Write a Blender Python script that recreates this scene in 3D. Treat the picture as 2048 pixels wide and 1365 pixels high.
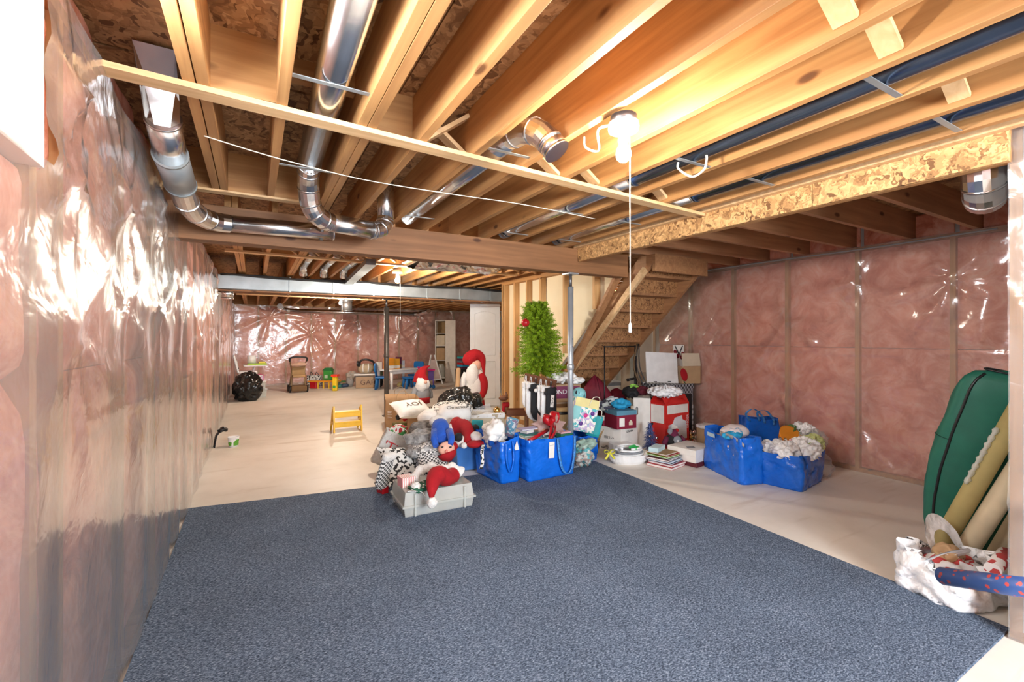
import bpy, bmesh, math, random
import numpy as np
from mathutils import Vector, Matrix, noise as mnoise

for o in list(bpy.data.objects):
    bpy.data.objects.remove(o)
SC = bpy.context.scene
COL = SC.collection
PI = math.pi
# ------------------------------------------------------------------ camera
H, FPX, CX, HY = 1.30, 910.0, 1024.0, 676.0
TH = math.atan(517.0 / 910.0)
ST, CT = math.sin(TH), math.cos(TH)
cam = bpy.data.cameras.new('camera')
cam.sensor_width = 36.0
cam.lens = FPX / 2048.0 * 36.0
cam.shift_y = -(682.5 - HY) / 2048.0
cam.clip_start = 0.02
camo = bpy.data.objects.new('camera', cam)
COL.objects.link(camo)
camo.location = (0, 0, H)
camo.rotation_euler = (PI / 2, 0, -TH)
SC.camera = camo
# ------------------------------------------------------------------ world and light
SC.view_settings.view_transform = 'Standard'
SC.view_settings.look = 'None'
SC.view_settings.gamma = 1.0
SC.view_settings.use_curve_mapping = False
SC.view_settings.exposure = 0.68
W = bpy.data.worlds.new('world')
SC.world = W
W.use_nodes = True
W.node_tree.nodes['Background'].inputs[0].default_value = (0.86, 0.93, 1.0, 1)
W.node_tree.nodes['Background'].inputs[1].default_value = 4.0
BULB_E = 820.0
BULB_C = (1.0, 0.89, 0.74)


def area_light(name, loc, rot, sx, sy, watts, col):
    l = bpy.data.lights.new(name, 'AREA')
    l.shape = 'RECTANGLE'
    l.size, l.size_y = sx, sy
    l.energy = watts
    l.color = col
    o = bpy.data.objects.new(name, l)
    COL.objects.link(o)
    o.location = loc
    o.rotation_euler = rot
    return o


DAY = (0.84, 0.92, 1.0)
# daylight entering at the basement window on the left and at an added, unseen window behind the camera
area_light('daylight_left', (-0.60, 1.0, 1.93), (0, -PI / 2, 0), 0.40, 0.8, 75, DAY)
area_light('daylight_fill_back', (1.3, -2.42, 1.6), (PI / 2, 0, 0), 1.7, 1.0, 170, DAY)  # fill light for the near room, set in the added back window


# ------------------------------------------------------------------ pixel helpers
def ray(u, v):
    r = (u - CX) / FPX
    return Vector((ST + CT * r, CT - ST * r, (HY - v) / FPX))


def FZ(u, v, z=0.0):
    d = ray(u, v)
    t = (z - H) / d.z
    return Vector((d.x * t, d.y * t, z))


def ONX(u, v, X):
    d = ray(u, v)
    t = X / d.x
    return Vector((X, d.y * t, H + d.z * t))


def ONY(u, v, Y):
    d = ray(u, v)
    t = Y / d.y
    return Vector((d.x * t, Y, H + d.z * t))


def ATD(u, v, dist):
    d = ray(u, v)
    return Vector((d.x * dist, d.y * dist, H + d.z * dist))


def DEP(p):
    return p[0] * ST + p[1] * CT


# ------------------------------------------------------------------ object helpers
def tag(o, label=None, cat=None, group=None, kind=None):
    if label: o['label'] = label
    if cat: o['category'] = cat
    if group: o['group'] = group
    if kind: o['kind'] = kind
    return o


def thing(name, label, cat, loc=(0, 0, 0), rz=0.0, group=None, kind=None):
    o = bpy.data.objects.new(name, None)
    o.empty_display_size = 0.1
    COL.objects.link(o)
    o.location = loc
    o.rotation_euler = (0, 0, rz)
    return tag(o, label, cat, group, kind)


def link(name, me, mat, parent=None, loc=None, rot=None, scale=None):
    if mat is not None and not me.materials:
        me.materials.append(mat)
    o = bpy.data.objects.new(name, me)
    COL.objects.link(o)
    if parent is not None: o.parent = parent
    if loc is not None: o.location = loc
    if rot is not None: o.rotation_euler = rot
    if scale is not None: o.scale = scale
    return o


def copy_tree(o, parent=None):
    c = o.copy()
    COL.objects.link(c)
    c.parent = parent
    for ch in o.children:
        copy_tree(ch, c)
    return c


class MB:
    """collects vertices and faces, then links them as one mesh object"""

    def __init__(self):
        self.v, self.f, self.sm = [], [], []
        self.mi = []
        self.cur = 0

    def add(self, vs, fs, smooth=False, M=None):
        b = len(self.v)
        if M is not None:
            vs = [M @ Vector(p) for p in vs]
        self.v.extend([tuple(p) for p in vs])
        for f in fs:
            self.f.append([b + i for i in f])
            self.sm.append(smooth)
            self.mi.append(self.cur)
        return self

    def box(self, x0, y0, z0, x1, y1, z1, M=None):
        vs = [(x0, y0, z0), (x1, y0, z0), (x1, y1, z0), (x0, y1, z0), (x0, y0, z1), (x1, y0, z1), (x1, y1, z1), (x0, y1, z1)]
        fs = [(0, 3, 2, 1), (4, 5, 6, 7), (0, 1, 5, 4), (1, 2, 6, 5), (2, 3, 7, 6), (3, 0, 4, 7)]
        return self.add(vs, fs, False, M)

    def bbox(self, x0, y0, z0, x1, y1, z1, b=0.006, M=None):
        """box with chamfered edges"""
        b = min(b, (x1 - x0) * .45, (y1 - y0) * .45, (z1 - z0) * .45)
        bm = bmesh.new()
        vs = [bm.verts.new(p) for p in [(x0, y0, z0), (x1, y0, z0), (x1, y1, z0), (x0, y1, z0), (x0, y0, z1), (x1, y0, z1), (x1, y1, z1), (x0, y1, z1)]]
        for f in [(0, 3, 2, 1), (4, 5, 6, 7), (0, 1, 5, 4), (1, 2, 6, 5), (2, 3, 7, 6), (3, 0, 4, 7)]:
            bm.faces.new([vs[i] for i in f])
        bmesh.ops.bevel(bm, geom=bm.edges[:], offset=b, segments=2, affect='EDGES', profile=0.5)
        bm.verts.index_update()
        self.add([p.co[:] for p in bm.verts], [[q.index for q in f.verts] for f in bm.faces], False, M)
        bm.free()
        return self

    def beam(self, a, b, w, h, up=(0, 0, 1)):
        """rectangular bar from a to b, w across, h along up"""
        a, b, up = Vector(a), Vector(b), Vector(up)
        d = (b - a).normalized()
        s = d.cross(up).normalized()
        n = s.cross(d).normalized()
        vs = []
        for p in (a, b):
            for i, j in ((-1, -1), (1, -1), (1, 1), (-1, 1)):
                vs.append(p + s * (w / 2 * i) + n * (h / 2 * j))
        return self.add(vs, [(0, 1, 2, 3), (7, 6, 5, 4), (0, 4, 5, 1), (1, 5, 6, 2), (2, 6, 7, 3), (3, 7, 4, 0)])

    def tube(self, pts, rad, n=10, caps=True, smooth=True):
        pts = [Vector(p) for p in pts]
        if not isinstance(rad, (list, tuple)): rad = [rad] * len(pts)
        rings = []
        prev = None
        for i, p in enumerate(pts):
            if i == 0: d = pts[1] - p
            elif i == len(pts) - 1: d = p - pts[i - 1]
            else: d = (pts[i + 1] - p).normalized() + (p - pts[i - 1]).normalized()
            if d.length < 1e-9: d = Vector((0, 0, 1))
            d.normalize()
            if prev is None:
                a = Vector((0, 0, 1)) if abs(d.z) < .9 else Vector((1, 0, 0))
                s = d.cross(a).normalized()
            else:
                s = (prev - d * prev.dot(d))
                s = s.normalized() if s.length > 1e-6 else d.orthogonal().normalized()
            prev = s
            t = d.cross(s)
            rings.append([p + (s * math.cos(2 * PI * k / n) + t * math.sin(2 * PI * k / n)) * rad[i] for k in range(n)])
        vs = [q for r in rings for q in r]
        fs = []
        for i in range(len(pts) - 1):
            for k in range(n):
                fs.append((i * n + k, i * n + (k + 1) % n, (i + 1) * n + (k + 1) % n, (i + 1) * n + k))
        self.add(vs, fs, smooth)
        if caps:
            b = len(self.v) - len(vs)
            self.f.append([b + k for k in range(n)][::-1]); self.sm.append(False); self.mi.append(self.cur)
            self.f.append([b + (len(pts) - 1) * n + k for k in range(n)]); self.sm.append(False); self.mi.append(self.cur)
        return self

    def ribbon(self, pts, w, th, side):
        """flat strap along pts; side = the width direction (one vector or one per point)"""
        pts = [Vector(p) for p in pts]
        vs = []
        for i, p in enumerate(pts):
            sd = Vector(side[i] if isinstance(side, list) else side).normalized()
            d = (pts[min(i + 1, len(pts) - 1)] - pts[max(i - 1, 0)]).normalized()
            nn = d.cross(sd).normalized() * th / 2
            vs += [p - sd * w / 2 - nn, p + sd * w / 2 - nn, p + sd * w / 2 + nn, p - sd * w / 2 + nn]
        fs = [(0, 1, 2, 3)]
        for i in range(len(pts) - 1):
            a, b = i * 4, i * 4 + 4
            for k in range(4):
                fs.append((a + k, b + k, b + (k + 1) % 4, a + (k + 1) % 4))
        e = (len(pts) - 1) * 4
        fs.append((e + 3, e + 2, e + 1, e))
        return self.add(vs, fs, True)

    def lathe(self, prof, n=20, M=None, smooth=True, caps=True):
        """prof: list of (r, z)"""
        vs, fs = [], []
        for r, z in prof:
            for k in range(n):
                a = 2 * PI * k / n
                vs.append((r * math.cos(a), r * math.sin(a), z))
        for i in range(len(prof) - 1):
            for k in range(n):
                fs.append((i * n + k, i * n + (k + 1) % n, (i + 1) * n + (k + 1) % n, (i + 1) * n + k))
        if caps:
            if prof[0][0] > 1e-5: fs.append([k for k in range(n)][::-1])
            if prof[-1][0] > 1e-5: fs.append([(len(prof) - 1) * n + k for k in range(n)])
        return self.add(vs, fs, smooth, M)

    def blob(self, c, r, amp=0.0, freq=6.0, seed=0, nu=20, nv=14, e=1.0, M=None, flat=None, ridge=False):
        """noise-displaced super-ellipsoid; e < 1 gives boxier, flat = cut below this z"""
        c = Vector(c)
        vs, fs = [], []

        def sp(x): return math.copysign(abs(x) ** e, x)
        for j in range(nv + 1):
            ph = -PI / 2 + PI * j / nv
            for i in range(nu):
                a = 2 * PI * i / nu
                p = Vector((sp(math.cos(ph)) * sp(math.cos(a)), sp(math.cos(ph)) * sp(math.sin(a)), sp(math.sin(ph))))
                q = Vector((p.x * r[0], p.y * r[1], p.z * r[2]))
                if amp:
                    nn = mnoise.noise(Vector((q.x * freq + seed * 7.3, q.y * freq + seed * 3.1, q.z * freq))) \
                        + .5 * mnoise.noise(Vector((q.x * freq * 2.3 + seed, q.y * freq * 2.3, q.z * freq * 2.3 + 5)))
                    if ridge: nn = 1 - 2 * abs(nn) * 1.4
                    q += p.normalized() * amp * nn if p.length > 0 else Vector()
                q = c + q
                if flat is not None and q.z < flat: q.z = flat
                vs.append(q)
        for j in range(nv):
            for i in range(nu):
                fs.append((j * nu + i, j * nu + (i + 1) % nu, (j + 1) * nu + (i + 1) % nu, (j + 1) * nu + i))
        return self.add(vs, fs, True, M)

    def pillow(self, w, d, h, M=None, amp=0.006, seed=0, n=14):
        """flat stuffed cushion with pointed corners, lying in xy"""
        vs, fs = [], []
        for s in (1, -1):
            b = len(vs)
            for j in range(n + 1):
                for i in range(n + 1):
                    x, y = i / n * 2 - 1, j / n * 2 - 1
                    t = max(0.0, (1 - x * x) * (1 - y * y)) ** .38
                    px = x * w / 2 * (1 - .10 * (1 - abs(y) ** 2) * 1.0 * (abs(x) > .0) * abs(x))
                    py = y * d / 2 * (1 - .10 * (1 - abs(x) ** 2) * abs(y))
                    z = s * h / 2 * t + amp * mnoise.noise(Vector((x * 3 + seed, y * 3, s))) * t
                    vs.append((px, py, z))
            for j in range(n):
                for i in range(n):
                    q = [b + j * (n + 1) + i, b + j * (n + 1) + i + 1, b + (j + 1) * (n + 1) + i + 1, b + (j + 1) * (n + 1) + i]
                    fs.append(q if s > 0 else q[::-1])
        return self.add(vs, fs, True, M)

    def grid(self, fn, nu, nv, smooth=True, thick=0.0):
        """fn(s,t) -> point for s,t in 0..1; optional thickness downward copy"""
        vs = [Vector(fn(i / nu, j / nv)) for j in range(nv + 1) for i in range(nu + 1)]
        fs = [(j * (nu + 1) + i, j * (nu + 1) + i + 1, (j + 1) * (nu + 1) + i + 1, (j + 1) * (nu + 1) + i) for j in range(nv) for i in range(nu)]
        return self.add(vs, fs, smooth)

    def prism(self, outline, z0, z1, M=None, smooth=False):
        n = len(outline)
        vs = [(p[0], p[1], z0) for p in outline] + [(p[0], p[1], z1) for p in outline]
        fs = [list(range(n))[::-1], list(range(n, 2 * n))] + [(i, (i + 1) % n, n + (i + 1) % n, n + i) for i in range(n)]
        return self.add(vs, fs, smooth, M)

    def mesh(self, name):
        me = bpy.data.meshes.new(name)
        me.from_pydata(self.v, [], self.f)
        if len(self.f) < 6000:
            bm = bmesh.new(); bm.from_mesh(me)
            bmesh.ops.recalc_face_normals(bm, faces=bm.faces[:])
            bm.to_mesh(me); bm.free()
        me.polygons.foreach_set('use_smooth', self.sm)
        if any(self.mi): me.polygons.foreach_set('material_index', self.mi)
        me.update()
        return me

    def build(self, name, mat, parent=None, loc=None, rot=None, mats=None):
        me = self.mesh(name)
        if mats:
            for m in mats: me.materials.append(m)
            return link(name, me, None, parent, loc, rot)
        return link(name, me, mat, parent, loc, rot)


def T(x=0, y=0, z=0, rx=0, ry=0, rz=0, s=1.0):
    return Matrix.Translation((x, y, z)) @ Matrix.Rotation(rz, 4, 'Z') @ Matrix.Rotation(ry, 4, 'Y') @ Matrix.Rotation(rx, 4, 'X') @ Matrix.Scale(s, 4)


def bez(pts, n=16):
    """smooth curve through the points (Catmull-Rom)"""
    P = [Vector(p) for p in pts]
    P = [P[0] * 2 - P[1]] + P + [P[-1] * 2 - P[-2]]
    out = []
    for i in range(1, len(P) - 2):
        for k in range(n):
            t = k / n
            a, b, c, d = P[i - 1], P[i], P[i + 1], P[i + 2]
            out.append(.5 * ((2 * b) + (c - a) * t + (2 * a - 5 * b + 4 * c - d) * t * t + (3 * b - a - 3 * c + d) * t ** 3))
    out.append(P[-2].copy())
    return out


# ------------------------------------------------------------------ materials
MATS = {}


def nodes(name):
    m = bpy.data.materials.new(name)
    m.use_nodes = True
    nt = m.node_tree
    return m, nt, nt.nodes['Principled BSDF'], nt.nodes, nt.links


def ramp(ns, stops):
    r = ns.new('ShaderNodeValToRGB')
    el = r.color_ramp.elements
    while len(el) > 1: el.remove(el[-1])
    el[0].position, el[0].color = stops[0][0], (*stops[0][1], 1)
    for p, c in stops[1:]:
        e = el.new(p); e.color = (*c, 1)
    return r


def plain(name, c, rough=.6, metal=0.0, var=.08, scale=9.0, bump=0.0, bscale=40.0, trans=0.0, ior=1.45, alpha=1.0, sheen=0.0, coat=0.0, stretch=(1, 1, 1), bdist=.01):
    """solid colour with a little procedural unevenness"""
    if name in MATS: return MATS[name]
    m, nt, b, ns, lk = nodes(name)
    tc = ns.new('ShaderNodeTexCoord')
    mp = ns.new('ShaderNodeMapping'); mp.inputs['Scale'].default_value = stretch
    lk.new(tc.outputs['Object'], mp.inputs[0])
    n1 = ns.new('ShaderNodeTexNoise'); n1.inputs['Scale'].default_value = scale; n1.inputs['Detail'].default_value = 4
    lk.new(mp.outputs[0], n1.inputs['Vector'])
    lo = tuple(max(0, x * (1 - var)) for x in c); hi = tuple(min(1, x * (1 + var)) for x in c)
    r = ramp(ns, [(.3, lo), (.7, hi)])
    lk.new(n1.outputs[0], r.inputs[0]); lk.new(r.outputs[0], b.inputs['Base Color'])
    b.inputs['Roughness'].default_value = rough; b.inputs['Metallic'].default_value = metal
    b.inputs['Transmission Weight'].default_value = trans; b.inputs['IOR'].default_value = ior
    b.inputs['Alpha'].default_value = alpha
    if sheen: b.inputs['Sheen Weight'].default_value = sheen
    if coat: b.inputs['Coat Weight'].default_value = coat
    if bump:
        n2 = ns.new('ShaderNodeTexNoise'); n2.inputs['Scale'].default_value = bscale; n2.inputs['Detail'].default_value = 3
        lk.new(mp.outputs[0], n2.inputs['Vector'])
        bp = ns.new('ShaderNodeBump'); bp.inputs['Strength'].default_value = bump; bp.inputs['Distance'].default_value = bdist
        lk.new(n2.outputs[0], bp.inputs['Height']); lk.new(bp.outputs[0], b.inputs['Normal'])
    MATS[name] = m
    return m


def wood(name, axis, light, dark, knots=True, rough=.62):
    """lumber, grain along the object's axis 0/1/2"""
    m, nt, b, ns, lk = nodes(name)
    tc = ns.new('ShaderNodeTexCoord'); oi = ns.new('ShaderNodeObjectInfo')
    off = ns.new('ShaderNodeVectorMath'); off.operation = 'ADD'
    mul = ns.new('ShaderNodeMath'); mul.operation = 'MULTIPLY'; mul.inputs[1].default_value = 37.0
    lk.new(oi.outputs['Random'], mul.inputs[0]); lk.new(tc.outputs['Object'], off.inputs[0]); lk.new(mul.outputs[0], off.inputs[1])
    sc = [22.0, 22.0, 22.0]; sc[axis] = 1.1
    mp = ns.new('ShaderNodeMapping'); mp.inputs['Scale'].default_value = sc
    lk.new(off.outputs[0], mp.inputs[0])
    n1 = ns.new('ShaderNodeTexNoise'); n1.inputs['Scale'].default_value = 1.3; n1.inputs['Detail'].default_value = 5; n1.inputs['Distortion'].default_value = .6
    lk.new(mp.outputs[0], n1.inputs['Vector'])
    mid = tuple((a + c) / 2 for a, c in zip(light, dark))
    r = ramp(ns, [(.28, dark), (.5, mid), (.72, light)])
    lk.new(n1.outputs[0], r.inputs[0])
    # large-scale tone
    n3 = ns.new('ShaderNodeTexNoise'); n3.inputs['Scale'].default_value = 1.6
    lk.new(off.outputs[0], n3.inputs['Vector'])
    hsv = ns.new('ShaderNodeHueSaturation')
    mr = ns.new('ShaderNodeMapRange'); mr.inputs[1].default_value = .3; mr.inputs[2].default_value = .7; mr.inputs[3].default_value = .82; mr.inputs[4].default_value = 1.14
    lk.new(n3.outputs[0], mr.inputs[0]); lk.new(mr.outputs[0], hsv.inputs['Value']); lk.new(r.outputs[0], hsv.inputs['Color'])
    last = hsv.outputs[0]
    if knots:
        sk = [5.0, 5.0, 5.0]; sk[axis] = 2.2
        mk = ns.new('ShaderNodeMapping'); mk.inputs['Scale'].default_value = sk
        lk.new(off.outputs[0], mk.inputs[0])
        vo = ns.new('ShaderNodeTexVoronoi'); vo.inputs['Scale'].default_value = 1.0
        lk.new(mk.outputs[0], vo.inputs['Vector'])
        kr = ramp(ns, [(.0, (.10, .045, .015)), (.06, (.22, .11, .04)), (.11, (1, 1, 1))])
        lk.new(vo.outputs['Distance'], kr.inputs[0])
        mx = ns.new('ShaderNodeMix'); mx.data_type = 'RGBA'; mx.blend_type = 'MULTIPLY'; mx.inputs[0].default_value = .85
        lk.new(last, mx.inputs[6]); lk.new(kr.outputs[0], mx.inputs[7])
        last = mx.outputs[2]
    lk.new(last, b.inputs['Base Color'])
    b.inputs['Roughness'].default_value = rough
    bp = ns.new('ShaderNodeBump'); bp.inputs['Strength'].default_value = .12; bp.inputs['Distance'].default_value = .004
    lk.new(n1.outputs[0], bp.inputs['Height']); lk.new(bp.outputs[0], b.inputs['Normal'])
    MATS[name] = m
    return m


def osb(name, tint=(1, 1, 1), scale=1.0):
    m, nt, b, ns, lk = nodes(name)
    tc = ns.new('ShaderNodeTexCoord')
    nz = ns.new('ShaderNodeTexNoise'); nz.inputs['Scale'].default_value = 7 * scale
    lk.new(tc.outputs['Object'], nz.inputs['Vector'])
    av = ns.new('ShaderNodeVectorMath'); av.operation = 'MULTIPLY_ADD'
    av.inputs[1].default_value = (.14, .14, .14)
    lk.new(nz.outputs['Color'], av.inputs[0]); lk.new(tc.outputs['Object'], av.inputs[2])
    cols = []
    for k, (rz, s) in enumerate(((.5, (26, 9, 12)), (-.9, (10, 24, 13)))):
        mp = ns.new('ShaderNodeMapping'); mp.inputs['Rotation'].default_value = (.4, .3, rz)
        mp.inputs['Scale'].default_value = tuple(q * scale for q in s)
        lk.new(av.outputs[0], mp.inputs[0])
        vo = ns.new('ShaderNodeTexVoronoi'); vo.inputs['Scale'].default_value = 1.0
        lk.new(mp.outputs[0], vo.inputs['Vector'])
        cols.append(vo)
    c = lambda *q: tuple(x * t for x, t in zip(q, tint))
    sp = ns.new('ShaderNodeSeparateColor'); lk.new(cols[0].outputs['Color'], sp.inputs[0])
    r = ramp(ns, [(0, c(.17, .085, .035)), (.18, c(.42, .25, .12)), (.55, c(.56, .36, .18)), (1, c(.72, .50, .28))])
    lk.new(sp.outputs[0], r.inputs[0])
    sp2 = ns.new('ShaderNodeSeparateColor'); lk.new(cols[1].outputs['Color'], sp2.inputs[0])
    r2 = ramp(ns, [(0, (.55, .5, .45)), (.5, (1, 1, 1)), (1, (1.0, 1.0, 1.0))])
    lk.new(sp2.outputs[0], r2.inputs[0])
    mx = ns.new('ShaderNodeMix'); mx.data_type = 'RGBA'; mx.blend_type = 'MULTIPLY'; mx.inputs[0].default_value = .8
    lk.new(r.outputs[0], mx.inputs[6]); lk.new(r2.outputs[0], mx.inputs[7])
    lk.new(mx.outputs[2], b.inputs['Base Color'])
    b.inputs['Roughness'].default_value = .7
    bp = ns.new('ShaderNodeBump'); bp.inputs['Strength'].default_value = .25; bp.inputs['Distance'].default_value = .003
    lk.new(sp.outputs[0], bp.inputs['Height']); lk.new(bp.outputs[0], b.inputs['Normal'])
    MATS[name] = m
    return m


LT, DK = (.55, .29, .105), (.36, .16, .05)
WX = wood('lumber_x', 0, LT, DK)
WY = wood('lumber_y', 1, LT, DK)
WZ = wood('lumber_z', 2, (.64, .38, .155), (.46, .235, .085))
WBEAM = wood('beam_lumber', 0, (.29, .13, .052), (.185, .078, .028))
WDK = wood('stair_lumber', 1, (.42, .21, .09), (.27, .12, .05))
WRED = wood('landing_lumber', 0, (.50, .25, .12), (.34, .155, .07))
WSTRAP = wood('strapping_lumber', 0, (.76, .52, .28), (.58, .35, .16))
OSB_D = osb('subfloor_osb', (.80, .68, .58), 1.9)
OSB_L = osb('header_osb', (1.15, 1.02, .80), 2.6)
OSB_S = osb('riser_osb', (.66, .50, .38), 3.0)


def pink_mat():
    m, nt, b, ns, lk = nodes('pink_insulation')
    tc = ns.new('ShaderNodeTexCoord'); oi = ns.new('ShaderNodeObjectInfo')
    add = ns.new('ShaderNodeVectorMath'); add.operation = 'ADD'
    mul = ns.new('ShaderNodeMath'); mul.operation = 'MULTIPLY'; mul.inputs[1].default_value = 21.0
    lk.new(oi.outputs['Random'], mul.inputs[0]); lk.new(tc.outputs['Object'], add.inputs[0]); lk.new(mul.outputs[0], add.inputs[1])
    n1 = ns.new('ShaderNodeTexNoise'); n1.inputs['Scale'].default_value = 5; n1.inputs['Detail'].default_value = 8; n1.inputs['Roughness'].default_value = .66; n1.inputs['Distortion'].default_value = .8
    lk.new(add.outputs[0], n1.inputs['Vector'])
    r = ramp(ns, [(.22, (.45, .10, .055)), (.42, (.74, .27, .17)), (.58, (.92, .47, .34)), (.78, (.97, .70, .58))])
    lk.new(n1.outputs[0], r.inputs[0]); lk.new(r.outputs[0], b.inputs['Base Color'])
    b.inputs['Roughness'].default_value = .95
    bp = ns.new('ShaderNodeBump'); bp.inputs['Strength'].default_value = .6; bp.inputs['Distance'].default_value = .03
    lk.new(n1.outputs[0], bp.inputs['Height']); lk.new(bp.outputs[0], b.inputs['Normal'])
    return m


PINK = pink_mat()


def poly_mat():
    m, nt, b, ns, lk = nodes('polyethylene_sheet')
    ns.remove(b)
    out = ns['Material Output']
    tc = ns.new('ShaderNodeTexCoord')
    n1 = ns.new('ShaderNodeTexNoise'); n1.inputs['Scale'].default_value = 9; n1.inputs['Detail'].default_value = 3; n1.inputs['Distortion'].default_value = .5
    lk.new(tc.outputs['Object'], n1.inputs['Vector'])
    bp = ns.new('ShaderNodeBump'); bp.inputs['Strength'].default_value = .30; bp.inputs['Distance'].default_value = .02
    lk.new(n1.outputs[0], bp.inputs['Height'])
    tr = ns.new('ShaderNodeBsdfTransparent'); tr.inputs[0].default_value = (.97, .95, .94, 1)
    df = ns.new('ShaderNodeBsdfDiffuse'); df.inputs[0].default_value = (.9, .87, .84, 1)
    gl = ns.new('ShaderNodeBsdfGlossy'); gl.inputs['Roughness'].default_value = .18; gl.inputs[0].default_value = (1, 1, 1, 1)
    fr = ns.new('ShaderNodeFresnel'); fr.inputs['IOR'].default_value = 1.5
    lk.new(bp.outputs[0], fr.inputs['Normal']); lk.new(bp.outputs[0], gl.inputs['Normal'])
    ml = ns.new('ShaderNodeMath'); ml.operation = 'MULTIPLY_ADD'; ml.inputs[1].default_value = 1.2; ml.inputs[2].default_value = .05; ml.use_clamp = True
    lk.new(fr.outputs[0], ml.inputs[0])
    m1 = ns.new('ShaderNodeMixShader'); m1.inputs[0].default_value = .19
    lk.new(tr.outputs[0], m1.inputs[1]); lk.new(df.outputs[0], m1.inputs[2])
    m2 = ns.new('ShaderNodeMixShader')
    lk.new(ml.outputs[0], m2.inputs[0]); lk.new(m1.outputs[0], m2.inputs[1]); lk.new(gl.outputs[0], m2.inputs[2])
    lk.new(m2.outputs[0], out.inputs[0])
    return m


POLY = poly_mat()


def clear_plastic(name, tint, haze=.25, rough=.15):
    m, nt, b, ns, lk = nodes(name)
    ns.remove(b)
    out = ns['Material Output']
    tc = ns.new('ShaderNodeTexCoord')
    n1 = ns.new('ShaderNodeTexNoise'); n1.inputs['Scale'].default_value = 14
    lk.new(tc.outputs['Object'], n1.inputs['Vector'])
    rr = ramp(ns, [(.3, tuple(x * .94 for x in tint)), (.7, tint)])
    lk.new(n1.outputs[0], rr.inputs[0])
    tr = ns.new('ShaderNodeBsdfTransparent'); tr.inputs[0].default_value = (*tint, 1)
    df = ns.new('ShaderNodeBsdfDiffuse'); lk.new(rr.outputs[0], df.inputs[0])
    gl = ns.new('ShaderNodeBsdfGlossy'); gl.inputs['Roughness'].default_value = rough
    lw = ns.new('ShaderNodeLayerWeight'); lw.inputs['Blend'].default_value = .5
    pw = ns.new('ShaderNodeMath'); pw.operation = 'POWER'; pw.inputs[1].default_value = 5.0
    lk.new(lw.outputs['Facing'], pw.inputs[0])
    fr = ns.new('ShaderNodeMath'); fr.operation = 'MULTIPLY_ADD'; fr.inputs[1].default_value = .9; fr.inputs[2].default_value = .04
    lk.new(pw.outputs[0], fr.inputs[0])
    m1 = ns.new('ShaderNodeMixShader'); m1.inputs[0].default_value = haze
    lk.new(tr.outputs[0], m1.inputs[1]); lk.new(df.outputs[0], m1.inputs[2])
    m2 = ns.new('ShaderNodeMixShader')
    lk.new(fr.outputs[0], m2.inputs[0]); lk.new(m1.outputs[0], m2.inputs[1]); lk.new(gl.outputs[0], m2.inputs[2])
    lk.new(m2.outputs[0], out.inputs[0])
    MATS[name] = m
    return m


def emit_mat(name, c, e):
    m, nt, b, ns, lk = nodes(name)
    b.inputs['Base Color'].default_value = (.9, .9, .9, 1)
    b.inputs['Emission Color'].default_value = (*c, 1)
    b.inputs['Emission Strength'].default_value = e
    return m


def carpet_mat():
    m, nt, b, ns, lk = nodes('blue_carpet')
    tc = ns.new('ShaderNodeTexCoord')
    mp = ns.new('ShaderNodeMapping'); mp.inputs['Scale'].default_value = (90, 170, 100); mp.inputs['Rotation'].default_value = (0, 0, .5)
    lk.new(tc.outputs['Object'], mp.inputs[0])
    n1 = ns.new('ShaderNodeTexNoise'); n1.inputs['Scale'].default_value = 1.0; n1.inputs['Detail'].default_value = 6; n1.inputs['Roughness'].default_value = .75
    lk.new(mp.outputs[0], n1.inputs['Vector'])
    r = ramp(ns, [(.34, (.014, .020, .034)), (.47, (.075, .105, .155)), (.56, (.165, .212, .29)), (.68, (.42, .48, .58))])
    lk.new(n1.outputs[0], r.inputs[0])
    n2 = ns.new('ShaderNodeTexNoise'); n2.inputs['Scale'].default_value = 2.2; n2.inputs['Detail'].default_value = 3
    lk.new(tc.outputs['Object'], n2.inputs['Vector'])
    hs = ns.new('ShaderNodeHueSaturation'); lk.new(r.outputs[0], hs.inputs['Color'])
    mr = ns.new('ShaderNodeMapRange'); mr.inputs[1].default_value = .3; mr.inputs[2].default_value = .7; mr.inputs[3].default_value = .88; mr.inputs[4].default_value = 1.1
    lk.new(n2.outputs[0], mr.inputs[0]); lk.new(mr.outputs[0], hs.inputs['Value'])
    lk.new(hs.outputs[0], b.inputs['Base Color'])
    b.inputs['Roughness'].default_value = .97
    b.inputs['Specular IOR Level'].default_value = .1
    bp = ns.new('ShaderNodeBump'); bp.inputs['Strength'].default_value = .5; bp.inputs['Distance'].default_value = .006
    lk.new(n1.outputs[0], bp.inputs['Height']); lk.new(bp.outputs[0], b.inputs['Normal'])
    return m


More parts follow.
